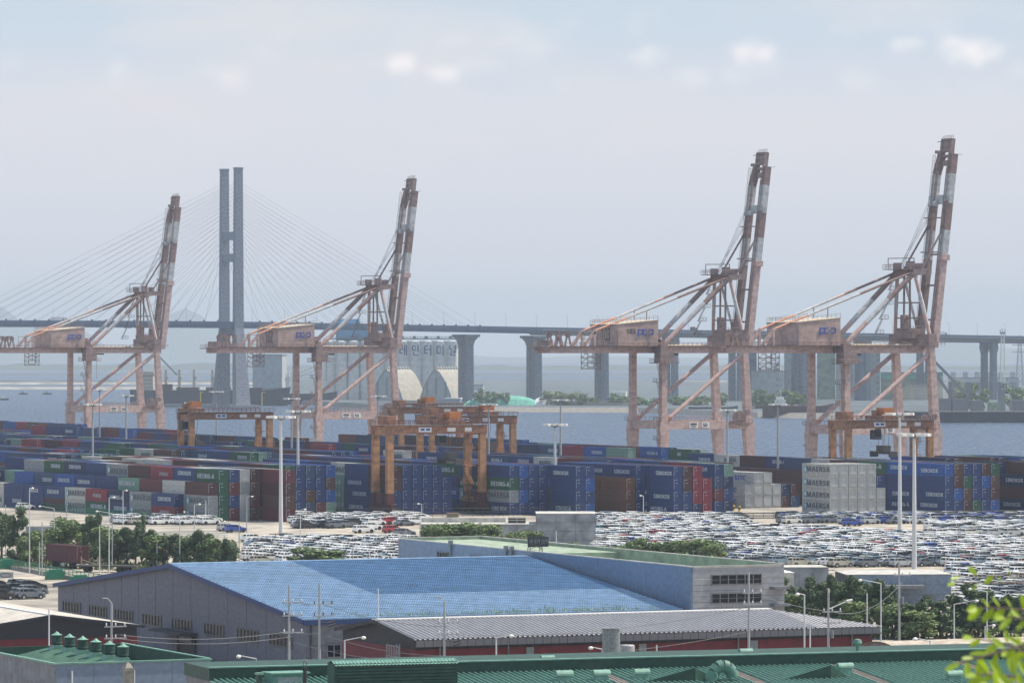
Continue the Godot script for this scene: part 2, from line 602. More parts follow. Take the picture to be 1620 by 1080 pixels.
func far_land() -> void:
	var f := FastNoiseLite.new()
	f.seed = 3
	f.frequency = 0.006
	f.fractal_octaves = 4
	var k := 23000.0 / FOCAL
	var peaks := func(x: float) -> float:
		var y := 566.0 + f.get_noise_1d(x) * 7.0
		for q in [[-30.0, 470.0, 95.0], [90.0, 498.0, 70.0], [290.0, 484.0, 70.0], [395.0, 508.0, 60.0], [620.0, 540.0, 90.0], [1500.0, 538.0, 120.0], [1640.0, 548.0, 60.0], [-150.0, 480.0, 80.0], [1800.0, 520.0, 90.0]]:
			y = minf(y, 566.0 - (566.0 - q[1]) * exp(-pow((x - q[0]) / q[2], 2.0)) + f.get_noise_1d(x * 3.0) * 3.0)
		return EYE + (558.0 - y) * k
	ridge_strip("hills", 23000.0, -260.0, 1900.0, peaks, 3000.0, mats.far_green, "pale hills fading into haze on the horizon")
	var k2 := 11000.0 / FOCAL
	var low := func(x: float) -> float:
		var y := 580.0 + f.get_noise_1d(x * 2.0 + 500.0) * 5.0
		if x < 420.0:
			y = 577.0 + f.get_noise_1d(x * 2.5 + 100.0) * 7.0
		return EYE + (558.0 - y) * k2
	ridge_strip("low_hills", 11000.0, -260.0, 1900.0, low, 1500.0, mats.far_green, "low wooded land across the bay under the hills")
	for q in [[8600.0, 593.0, -200, 1900, "far_mud"], [6500.0, 600.0, -200, 1900, "far_mud"], [6000.0, 608.0, -200, 640, "far_sand"], [5200.0, 616.5, -200, 660, "far_sand"], [6300.0, 604.0, 700, 1150, "far_sand"]]:
		var d: float = q[0]
		var s := Shape.new()
		var A := (float(q[2]) - 810.0) / FOCAL * d
		var B := (float(q[3]) - 810.0) / FOCAL * d
		var hh := SEA + 2.5
		s.hexa([Vector3(A, SEA - 1, -d), Vector3(B, SEA - 1, -d), Vector3(B * 1.02, SEA - 1, -d * 1.02), Vector3(A * 1.02, SEA - 1, -d * 1.02), Vector3(A, hh, -d - 10), Vector3(B, hh, -d - 10), Vector3(B * 1.015, hh, -d * 1.015), Vector3(A * 1.015, hh, -d * 1.015)])
		setting("mud_flat", s, mats[q[4]], "pale mud flat or sea wall lying across the bay")
	# the other port: a raised platform with a stone shore
	var shore := [[440, 637.5], [640, 651], [820, 652], [1010, 653], [1200, 661], [1480, 665], [1900, 674]]
	var s2 := Shape.new()
	var bank := Shape.new()
	for i in shore.size() - 1:
		var P := []
		for j in 2:
			var q: Array = shore[i + j]
			var d := FOCAL * (EYE - SEA) / (float(q[1]) - 558.0)
			var X := (float(q[0]) - 810.0) / FOCAL * d
			P.append([Vector3(X, SEA - 1, -d), Vector3(X, SEA + 3.6, -d - 14.0), Vector3(X * 2.0, SEA + 3.6, -d * 2.0)])
		s2.quad(P[0][1], P[1][1], P[1][2], P[0][2])
		bank.quad(P[0][0], P[1][0], P[1][1], P[0][1])
	setting("far_port_ground", s2, mats.far_mud, "low ground of the port across the water")
	setting("stone_shore", bank, mats.quay_stone, "stone bank where the far port meets the water")
	var dike := Shape.new()
	for q in [[636, 647.5, 1000, 649.0, 3.0], [640, 643.0, 1000, 644.5, 2.0]]:
		var da := FOCAL * (EYE - SEA) / (float(q[1]) - 558.0)
		var db := FOCAL * (EYE - SEA) / (float(q[3]) - 558.0)
		dike.bar(Vector3((float(q[0]) - 810.0) / FOCAL * da, SEA + 4.0, -da), Vector3((float(q[2]) - 810.0) / FOCAL * db, SEA + 4.0, -db), 6.0, q[4])
	setting("sea_wall", dike, mats.far_sand, "pale stone sea wall below the bridge piers")


func bridge() -> void:
	var P0 := Vector3(-219, 0, -3448)
	var ax := Vector3(cos(deg_to_rad(24.0)), 0, -sin(deg_to_rad(24.0)))
	var cr := Vector3(sin(deg_to_rad(24.0)), 0, cos(deg_to_rad(24.0)))   # across the deck, towards us
	var turn := deg_to_rad(24.0)
	var t := thing("cable_stayed_bridge", "long cable-stayed bridge crossing the bay on an H-shaped twin tower and tall piers", "bridge", P0, turn)
	var deck_h := func(s: float) -> float:
		var k := [[-700.0, 60.0], [-178.0, 61.6], [0.0, 61.2], [240.0, 57.6], [450.0, 54.6], [713.0, 50.8], [1100.0, 44.0]]
		for i in k.size() - 1:
			if s <= k[i + 1][0]:
				return lerpf(k[i][1], k[i + 1][1], (s - k[i][0]) / (k[i + 1][0] - k[i][0]))
		return 44.0
	var s := -460.0
	while s < 1000.0:   # deck segments between joints
		var a := Vector3(s, deck_h.call(s), 0)
		var b := Vector3(s + 60.0, deck_h.call(s + 60.0), 0)
		var sh := Shape.new()
		sh.bar(a + Vector3.DOWN * 0.7, b + Vector3.DOWN * 0.7, 31.0, 1.4)
		if s < 205.0:
			sh.bar(a + Vector3.DOWN * 2.6, b + Vector3.DOWN * 2.6, 29.0, 2.4)
			for g in 6:
				sh.bar(a.lerp(b, (g + 0.5) / 6.0) + Vector3(0, -2.6, 15.2), a.lerp(b, (g + 0.5) / 6.0) + Vector3(0.5, -2.6, 15.2), 1.2, 3.0)
		else:
			sh.bar(a + Vector3.DOWN * 2.9, b + Vector3.DOWN * 2.9, 24.0, 3.0)
			sh.bar(a + Vector3.DOWN * 4.7, b + Vector3.DOWN * 4.7, 18.0, 0.6)
		put("deck_segment", sh.mesh(), mats.deck_paint if s < 205.0 else mats.pier_stone, t)
		s += 60.0
	for z in [15.3, -15.3]:
		var r := Shape.new()
		var q := -460.0
		while q < 1000.0:
			r.bar(Vector3(q, deck_h.call(q) + 0.6, z), Vector3(q + 60.0, deck_h.call(q + 60.0) + 0.6, z), 0.35, 1.2)
			q += 60.0
		put("parapet", r.mesh(), mats.deck_paint, t)
	for z in [15.5, -15.5]:
		var zz: float = z * 1.5
		var leg := Shape.new()
		var y0 := 45.0
		leg.taper(Vector3(0, SEA - 1, zz), Vector3(0, y0 + 12.0, z), Vector2(12.0, 9.5), Vector2(7.2, 5.8))
		leg.taper(Vector3(0, y0 + 12.0, z), Vector3(0, 180.5, z), Vector2(7.2, 5.8), Vector2(5.8, 5.0))
		leg.box(Vector3(0, 181.2, z), Vector3(6.4, 1.4, 5.6))
		leg.box(Vector3(0, SEA + 0.6, zz), Vector3(24, 4, 18))
		put("tower_leg", leg.mesh(), mats.tower_stone, t)
	for q in [[129.0, 6.4], [112.0, 6.2], [55.0, 7.0]]:
		put("cross_beam", Shape.new().bar(Vector3(0, q[0], -13.2), Vector3(0, q[0], 13.2), 4.6, q[1]).mesh(), mats.tower_stone, t)
	for z in [15.2, -15.2]:
		for i in 19:
			var up := 169.5 - i * 3.0
			for dir in [-1.0, 1.0]:
				var far: float = dir * (222.0 - i * 11.4 if dir < 0.0 else 205.0 - i * 10.4)
				var cb := Shape.new().tube(Vector3(dir * 2.6, up, z), Vector3(far, deck_h.call(far) + 0.5, z), 0.1, 0.1, 5, false)
				put("stay_cable", cb.mesh(), mats.cable, t)
	var anchors := Shape.new()
	for i in 19:
		for far in [-222.0 + i * 11.4, 205.0 - i * 10.4]:
			anchors.box(Vector3(far, deck_h.call(far) + 1.0, 15.6), Vector3(1.4, 2.4, 0.8))
	mass(put("cable_anchor", anchors.mesh(), mats.deck_paint, t))
	for x in [737, 845, 952, 1061, 1165, 1265, 1365, 1463, 1565, 1668]:   # piers 60 m apart
		var m: float = (x - 810.0) / FOCAL
		var sp: float = (m * 3448.0 + 219.0) / (ax.x + m * ax.z)
		var top: float = deck_h.call(sp) - 5.0
		var pier := Shape.new()
		var wide: float = 7.6 if x < 900 else 5.2
		var off: float = 4.6 if x < 900 else (7.5 if x > 1000 else 6.4)
		for z in [off, -off]:
			pier.taper(Vector3(sp, SEA - 1, z), Vector3(sp, top - 9.0, z), Vector2(wide * 0.85, wide * 1.05), Vector2(wide * 0.8, wide))
			pier.taper(Vector3(sp, top - 9.0, z), Vector3(sp, top - 3.0, z * 1.02), Vector2(wide * 0.8, wide), Vector2(wide * 1.25, wide * 1.25))
		if x < 900:
			pier.taper(Vector3(sp, top - 7.0, 0), Vector3(sp, top - 2.5, 0), Vector2(7.0, 14.0), Vector2(11.5, 24.0))
			pier.box(Vector3(sp, top - 1.6, 0), Vector3(13.0, 2.0, 27.0))
		else:
			pier.box(Vector3(sp, top - 1.6, 0), Vector3(5.4, 3.4, 22.0))
		pier.box(Vector3(sp, SEA + 0.4, 0), Vector3(15, 3.0, 28))
		put("pier", pier.mesh(), mats.pier_stone, t)
	# lamp posts on the deck
	var post := Shape.new()
	post.tube(Vector3.ZERO, Vector3(0, 11.0, 0), 0.16, 0.1, 5)
	post.bar(Vector3(0, 11.0, 0), Vector3(0, 11.3, -2.4), 0.16, 0.16)
	post.box(Vector3(0, 11.3, -2.4), Vector3(0.3, 0.16, 0.9))
	var pm := post.mesh()
	var n := 0
	var here := -150.0
	while here < 790.0:
		var o := put("bridge_lamp_post", pm, mats.pole_grey)
		o.position = P0 + ax * here + cr * 14.6 + Vector3.UP * deck_h.call(here)
		o.rotation.y = turn
		var q := seen(o.position)
		n += 1
		tag(o, "slim lamp post on the bridge deck, %s from the bridge's left end in view" % ordinal(n), "lamp post", "lamp posts on the bridge deck")
		here += 27.0
	for q in [[81.0, "pale box lorry driving on the bridge deck left of the twin tower", 13.5, "white"], [1471.0, "pale box lorry on the bridge deck at the right, beyond the last quay crane", 12.0, "white"], [1082.0, "dark van on the bridge deck between the two right-hand quay cranes", 6.0, "steel_dark"]]:
		var m: float = (q[0] - 810.0) / FOCAL
		var sp: float = (m * 3448.0 + 219.0 + cr.x * 9.0 + m * cr.z * 9.0) / (ax.x + m * ax.z)
		var L := thing("lorry" if q[2] > 7.0 else "van", q[1], "lorry" if q[2] > 7.0 else "van", P0 + ax * sp + cr * 9.0 + Vector3.UP * deck_h.call(sp), turn)
		var ln: float = q[2]
		put("cargo_box", Shape.new().box(Vector3(-0.8, 2.35, 0), Vector3(ln - 2.4, 2.9, 2.5)).mesh(), mats[q[3]], L)
		put("cab", Shape.new().box(Vector3(ln * 0.5 - 1.0, 1.75, 0), Vector3(2.0, 2.4, 2.3)).mesh(), mats.ship_grey, L)
		for xx in [-ln * 0.35, ln * 0.36]:
			for z in [-1.1, 1.1]:
				put("wheel", Shape.new().tube(Vector3(xx, 0.5, z - 0.15), Vector3(xx, 0.5, z + 0.15), 0.5, 0.5, 10).mesh(), mats.rubber, L)


func ordinal(n: int) -> String:
	var w := ["zeroth", "first", "second", "third", "fourth", "fifth", "sixth", "seventh", "eighth", "ninth", "tenth", "eleventh", "twelfth", "thirteenth", "fourteenth", "fifteenth", "sixteenth", "seventeenth", "eighteenth", "nineteenth"]
	if n < w.size():
		return w[n]
	return str(n) + ("th" if n % 100 in [11, 12, 13] or n % 10 > 3 or n % 10 == 0 else ["", "st", "nd", "rd"][n % 10])


func glyph(s: Shape, strokes: Array, at: Transform3D, w: float) -> void:   # strokes: [x0, y0, x1, y1] in a unit square
	for q in strokes:
		var a := at * Vector3(q[0], q[1], 0)
		var b := at * Vector3(q[2], q[3], 0)
		s.bar(a, b, w, w, at.basis.z.normalized())


func far_port() -> void:
	# grain silos in a row, with one large letter each
	var d := 3720.0
	var k := d / FOCAL
	var base := SEA + 3.6
	var row := thing("grain_silos", "row of tall white grain silos lettered in Korean, left of the bridge's first pier", "grain silo")
	var hangul := {
		5: [[0.15, 0.85, 0.85, 0.85], [0.82, 0.85, 0.82, 0.5], [0.05, 0.22, 0.95, 0.22]],
		6: [[0.05, 0.88, 0.42, 0.88], [0.42, 0.88, 0.42, 0.6], [0.05, 0.6, 0.42, 0.6], [0.08, 0.6, 0.08, 0.25], [0.08, 0.25, 0.48, 0.25], [0.68, 0.95, 0.68, 0.08], [0.92, 1.0, 0.92, 0.02], [0.52, 0.55, 0.68, 0.55]],
		7: [[0.12, 0.9, 0.5, 0.9], [0.12, 0.52, 0.5, 0.52], [0.12, 0.9, 0.12, 0.52], [0.5, 0.9, 0.5, 0.52], [0.82, 1.0, 0.82, 0.36], [0.25, 0.36, 0.25, 0.05], [0.25, 0.05, 0.9, 0.05]],
		8: [[0.08, 0.9, 0.52, 0.9], [0.08, 0.58, 0.48, 0.58], [0.08, 0.9, 0.08, 0.22], [0.08, 0.22, 0.54, 0.22], [0.88, 1.0, 0.88, 0.02], [0.58, 0.56, 0.88, 0.56]],
		9: [[0.08, 0.88, 0.52, 0.88], [0.08, 0.22, 0.52, 0.22], [0.08, 0.88, 0.08, 0.22], [0.52, 0.88, 0.52, 0.22], [0.86, 1.0, 0.86, 0.02]],
		10: [[0.12, 0.98, 0.12, 0.62], [0.12, 0.62, 0.5, 0.62], [0.85, 1.0, 0.85, 0.52], [0.6, 0.78, 0.85, 0.78], [0.25, 0.44, 0.85, 0.44], [0.85, 0.44, 0.85, 0.26], [0.85, 0.26, 0.25, 0.26], [0.25, 0.26, 0.25, 0.05], [0.25, 0.05, 0.9, 0.05]],
	}
	for i in 11:
		var x := 520.0 + 19.6 * i
		var c := Vector3((x - 810.0) * k, base, -d - 6.0)
		var so := put("silo", Shape.new().lathe(c, [Vector2(5.1, 0), Vector2(5.1, 49.0), Vector2(4.2, 49.6), Vector2(0, 49.8)], 20).mesh(), mats.silo_white, row)
		if hangul.has(i):
			var g := Shape.new()
			glyph(g, hangul[i], Transform3D(Basis(Vector3(6.6, 0, 0), Vector3(0, 9.0, 0), Vector3(0, 0, 1)), c + Vector3(-3.3, 37.0, 4.6)), 0.95)
			put("letter", g.mesh(), mats.letter_blue, so)
	var walk := Shape.new()
	walk.box(Vector3((622.0 - 810.0) * k, base + 51.2, -d - 6.0), Vector3(118, 1.0, 6.0))
	walk.rail(Vector3((515.0 - 810.0) * k, base + 51.7, -d - 3.0), Vector3((727.0 - 810.0) * k, base + 51.7, -d - 3.0), 1.4, 3.0, 0.14)
	for i in 9:
		walk.box(Vector3((560.0 + 19.0 * i - 810.0) * k, base + 52.6, -d - 6.0), Vector3(2.4, 2.0, 3.0))
	put("gallery", walk.mesh(), mats.silo_blue, row)
	var head := thing("elevator_tower", "stepped blue elevator tower rising above the grain silos and the bridge deck", "tower", Vector3((560.0 - 810.0) * k, base, -d - 26.0))
	for q in [[0.0, 28.0, 40.0, 64.0], [-6.0, 20.0, 20.0, 68.0], [12.0, 16.0, 14.0, 59.0]]:
		put("tower_block", Shape.new().span(Vector3(q[0] - q[1] / 2.0, 0, -q[2] / 2.0), Vector3(q[0] + q[1] / 2.0, q[3], q[2] / 2.0)).mesh(), mats.sky_blue, head)
	# arched stores
	for q in [[690.0, 30.0, 44.0, "arched grey grain store beside the bridge's first pier, its roof a pale vault"], [612.0, 30.0, 44.0, "arched grey grain store behind the second quay crane's right legs"]]:
		var X: float = (q[0] - 810.0) * 3640.0 / FOCAL
		var st := thing("grain_store", q[3], "warehouse", Vector3(X, base, -3640.0), deg_to_rad(-24.0))
		var arch := []
		for i in 15:
			var a := PI * i / 14.0
			arch.append(Vector2(cos(a) * q[1] * 0.5, pow(1.0 - pow(absf(cos(a)), 1.55), 0.92) * 25.5))
		var end := Shape.new()
		end.extrude(arch, -0.5, 0.0)
		var shell := Shape.new()
		for i in 14:
			var a: Vector2 = arch[i] * 1.015
			var b: Vector2 = arch[i + 1] * 1.015
			shell.quad(Vector3(a.x, a.y, 0.8), Vector3(a.x, a.y, -q[2]), Vector3(b.x, b.y, -q[2]), Vector3(b.x, b.y, 0.8))
		for g in [shell]:
			put("vault_roof", g.mesh(), mats.store_roof, st)
		put("end_wall", end.mesh(), mats.silo_grey, st)
		for xx in [-8.5, 0.0, 8.5]:
			put("slot_window", Shape.new().box(Vector3(xx, 9.0 + (3.0 if xx == 0.0 else 0.0), 0.1), Vector3(1.6, 14.0, 0.4)).mesh(), mats.ship_grey, st)
		for i in 8:
			put("roof_vent", Shape.new().lathe(Vector3(0, 25.6, -3.0 - i * 5.4), [Vector2(0.7, 0), Vector2(0.7, 1.0), Vector2(1.2, 1.2), Vector2(0.9, 2.2), Vector2(0, 2.6)], 8).mesh(), mats.off_white, st)
	# blocks and towers of the far port
	var blocks := [
		["storage_block", "broad grey storage block behind the twin bridge tower's right leg", "building", 399, 446, 562, 3800, "silo_grey", 0],
		["storage_tower", "narrow blue-grey tower left of the pale cylindrical silos at right", "tower", 1179, 1197, 556, 3700, "silo_blue", 0],
		["storage_block", "wide grey windowed block between the two right-hand quay cranes", "building", 1189, 1241, 588, 3640, "silo_grey", 4],
		["storage_tower", "pale square tower block seen left of the last quay crane's rear leg", "tower", 1241, 1262, 548, 3700, "silo_grey", 8],
		["storage_tower", "pale green tower with window slots right of the last quay crane's rear leg", "tower", 1293, 1322, 550, 3760, "pale_green", 8],
		["storage_tower", "pale grey tower with slots behind the last quay crane's stair leg", "tower", 1374, 1393, 548, 3720, "silo_grey", 8],
		["storage_tower", "plain pale tower beside the blue silo behind the last quay crane", "tower", 1322, 1352, 556, 3800, "silo_grey", 0],
		["flat_store", "pale green shed with a flat green roof behind the last crane's water-side legs", "warehouse", 1394, 1492, 590, 3750, "pale_green", 0],
		["long_block", "long pale block with dark bays below the bridge at far right", "building", 1500, 1612, 598, 4300, "silo_grey", 0],
		["low_shed", "low white-roofed shed right of the bridge's third pier", "shed", 964, 990, 621, 3900, "white", 0],
		["small_hut", "small grey hut beyond the mint covered heap", "hut", 749, 764, 609, 4700, "silo_grey", 0],
		["low_shed", "striped blue-white low roof at the foot of the bridge's first pier", "shed", 704, 728, 631, 3380, "panel_blue", 0],
	]
	for b in blocks:
		var dd: float = b[6]
		var kk := dd / FOCAL
		var w: float = (b[4] - b[3]) * kk
		var hgt: float = EYE + (558.0 - b[5]) * kk - base
		var t := thing(b[0], b[1], b[2], Vector3((float(b[3] + b[4]) / 2.0 - 810.0) * kk, base, -dd), deg_to_rad(-6.0))
		var deep := minf(w, 26.0)
		put("wall", Shape.new().span(Vector3(-w / 2, 0, -deep), Vector3(w / 2, hgt, 0)).mesh(), mats[b[7]], t)
		put("roof", Shape.new().span(Vector3(-w / 2 - 0.4, hgt, -deep - 0.4), Vector3(w / 2 + 0.4, hgt + 0.9, 0.4)).mesh(), mats.pale_green if b[0] == "flat_store" else mats.ship_grey if b[0] != "low_shed" else mats.white, t)
		if b[0] == "flat_store":
			put("roof_band", Shape.new().span(Vector3(-w / 2 - 0.2, hgt - 5.0, -0.1), Vector3(w / 2 + 0.2, hgt - 0.2, 0.3)).mesh(), mats.mint, t)
		if b[0] == "long_block":
			for i in 6:
				put("bay", Shape.new().box(Vector3(-w / 2 + (i + 0.5) * w / 6.0, hgt * 0.45, 0.1), Vector3(w / 9.0, hgt * 0.6, 0.4)).mesh(), mats.ship_grey, t)
				put("roof_turret", Shape.new().box(Vector3(-w / 2 + (i + 0.5) * w / 6.0, hgt + 3.0, -6), Vector3(w / 14.0, 6.0, 5)).mesh(), mats.silo_grey, t)
		for i in int(b[8]):
			var y: float = hgt * (0.1 + 0.85 * i / b[8])
			put("window", Shape.new().box(Vector3(w * 0.3, y, 0.05), Vector3(2.0, 1.4, 0.4)).mesh(), mats.ship_grey, t)
	for q in [["dark blue cylindrical silo beside the last quay crane's rear leg", 1274, 25, 549, "silo_blue"], ["large blue cylindrical silo behind the last quay crane's braces", 1362, 22, 546, "silo_blue"], ["small cluster silo left of the wide grey windowed block", 1202, 9, 590, "silo_blue"], ["pale cylindrical silo between the windowed block and the crane", 1229, 12, 583, "silo_grey"]]:
		var hgt: float = EYE + (558.0 - q[3]) * 3680.0 / FOCAL - base
		var t := thing("cement_silo", q[0], "silo", Vector3((q[1] - 810.0) * 3680.0 / FOCAL, base, -3672.0), 0.0, "cement silos of the far port")
		var r: float = q[2] * 0.5 * 3680.0 / FOCAL
		put("wall", Shape.new().lathe(Vector3.ZERO, [Vector2(r, 0), Vector2(r, hgt), Vector2(r * 0.8, hgt + 1.5), Vector2(0, hgt + 2.0)], 20).mesh(), mats[q[4]], t)
		put("roof_house", Shape.new().box(Vector3(0, hgt + 3.0, 0), Vector3(r * 0.7, 3.0, r * 0.7)).mesh(), mats.ship_grey, t)
	# covered heaps
	for q in [["covered_heap", "long heap under a mint green cover between two bridge piers", 795, 62, 625.0, "mint"], ["covered_heap", "white heap at the foot of the bridge's second pier", 862, 20, 627.5, "white"], ["covered_heap", "mint green cover peeping out left of the third crane's stair leg", 1030, 10, 631.0, "mint"]]:
		var dd := 3330.0
		var kk := dd / FOCAL
		var w: float = q[3] * kk
		var hgt: float = EYE + (558.0 - q[4]) * kk - base
		var s := Shape.new()
		var f := FastNoiseLite.new()
		f.seed = int(q[2])
		f.frequency = 0.06
		var m := 22
		var pts := []
		for i in m + 1:
			var rowp := []
			for j in 9:
				var u := lerpf(-1.0, 1.0, float(i) / m)
				var v := lerpf(-1.0, 1.0, j / 8.0)
				var hh: float = hgt * pow(maxf(0.0, 1.0 - pow(absf(u), 3.0)), 0.7) * (1.0 - v * v * v * v) * (0.92 + 0.16 * f.get_noise_2d(u * w, v * 20.0))
				rowp.append(Vector3(u * w, hh, v * -14.0))
			pts.append(rowp)
		for i in m:
			for j in 8:
				s.quad(pts[i][j], pts[i + 1][j], pts[i + 1][j + 1], pts[i][j + 1])
		var o := put(q[0], s.mesh(), mats[q[5]])
		o.position = Vector3((q[2] - 810.0) * kk, base, -dd)
		tag(o, q[1], "heap", "covered heaps below the bridge")
	ships()
	# tall mobile crane with a white lattice mast
	var mc := thing("harbour_crane", "harbour crane with a white lattice mast standing before the bridge at far right", "crane", pt(1587, 634, 2950) * Vector3(1, 0, 1) + Vector3.UP * base)
	put("base_column", Shape.new().taper(Vector3.ZERO, Vector3(0, 16, 0), Vector2(3.4, 3.4), Vector2(2.8, 2.8)).mesh(), mats.ship_grey, mc)
	put("cab", Shape.new().box(Vector3(1.0, 17.6, 0), Vector3(3.2, 3.0, 3.0)).mesh(), mats.steel_dark, mc)
	put("lattice_mast", Shape.new().lattice(Vector3(0, 15, 0), Vector3(0, 52, 0), 3.0, 2.0, 0.2, 14).mesh(), mats.white, mc)
	put("mast_head", Shape.new().box(Vector3(0, 52.6, 0), Vector3(3.4, 1.2, 2.4)).box(Vector3(-1.6, 54.0, 0), Vector3(0.5, 2.0, 0.5)).box(Vector3(1.6, 54.0, 0), Vector3(0.5, 2.0, 0.5)).box(Vector3(0, 54.4, 0), Vector3(0.4, 2.6, 0.4)).mesh(), mats.ship_grey, mc)
	var py := thing("pylon", "faint lattice power pylon on the horizon at the far right edge", "pylon", pt(1614, 600, 5200) * Vector3(1, 0, 1) + Vector3.UP * SEA)
	put("lattice_tower", Shape.new().lattice(Vector3.ZERO, Vector3(0, 64, 0), 9.0, 2.0, 0.35, 10).mesh(), mats.cable, py)
	for y in [44.0, 52.0, 60.0]:
		put("cross_arm", Shape.new().bar(Vector3(-9, y, 0), Vector3(9, y, 0), 0.6, 0.8).mesh(), mats.cable, py)
	# dust blown up by unloading
	for q in [[1462, 622, 2960.0, 40.0, 13.0, 0.010], [1502, 612, 2950.0, 26.0, 17.0, 0.007]]:
		var fog := FogVolume.new()
		fog.name = "dust_cloud"
		fog.shape = RenderingServer.FOG_VOLUME_SHAPE_ELLIPSOID
		fog.size = Vector3(q[3], q[4], 24.0)
		fog.position = pt(q[0], q[1], q[2])
		var fm := FogMaterial.new()
		fm.density = q[5]
		fm.albedo = Color(0.93, 0.9, 0.86)
		fog.material = fm
		add_child(fog, true)
		tag(fog, "pale dust drifting over the unloading ship's hatches", "dust", "", "stuff")


func hull(length: float, beam: float, depth: float) -> Mesh:
	var s := Shape.new()
	var rows := []
	for i in 15:
		var t := i / 14.0
		var w := beam * 0.5 * minf(1.0, pow(minf(t * 7.0 + 0.25, (1.0 - t) * 5.0 + 0.06), 0.6))
		var sheer := depth * (1.0 + 0.22 * pow(maxf(0.0, t - 0.82) / 0.18, 1.5) + 0.06 * maxf(0.0, 0.1 - t) * 10.0)
		var x := length * (t - 0.5)
		var rake := 0.05 * length * maxf(0.0, t - 0.9) * 10.0 * 0.4
		rows.append([Vector3(x, -1.0, -w * 0.85), Vector3(x, -1.0, w * 0.85), Vector3(x + rake, sheer, w), Vector3(x + rake, sheer, -w)])
	for i in 14:
		var a: Array = rows[i]
		var b: Array = rows[i + 1]
		s.quad(a[1], b[1], b[2], a[2])
		s.quad(b[0], a[0], a[3], b[3])
		s.quad(a[2], b[2], b[3], a[3])
	s.quad(rows[0][0], rows[0][1], rows[0][2], rows[0][3])
	s.quad(rows[14][1], rows[14][0], rows[14][3], rows[14][2])
	return s.mesh()


func ship_crane(t: Node, x: float, y: float, hgt: float, boom: Vector3, post_mat: Material) -> void:
	var o := put("deck_crane", Shape.new().taper(Vector3(x, y, 0), Vector3(x, y + hgt, 0), Vector2(2.6, 2.6), Vector2(2.0, 2.0)).box(Vector3(x + 1.2, y + hgt * 0.6, 1.2), Vector3(1.8, 2.4, 1.8)).mesh(), post_mat, t)
	if boom != Vector3.ZERO:
		put("jib", Shape.new().bar(Vector3(x, y + hgt * 0.35, 1.5), Vector3(x, y + hgt * 0.35, 1.5) + boom, 1.6, 1.5).mesh(), mats.ship_grey, o)


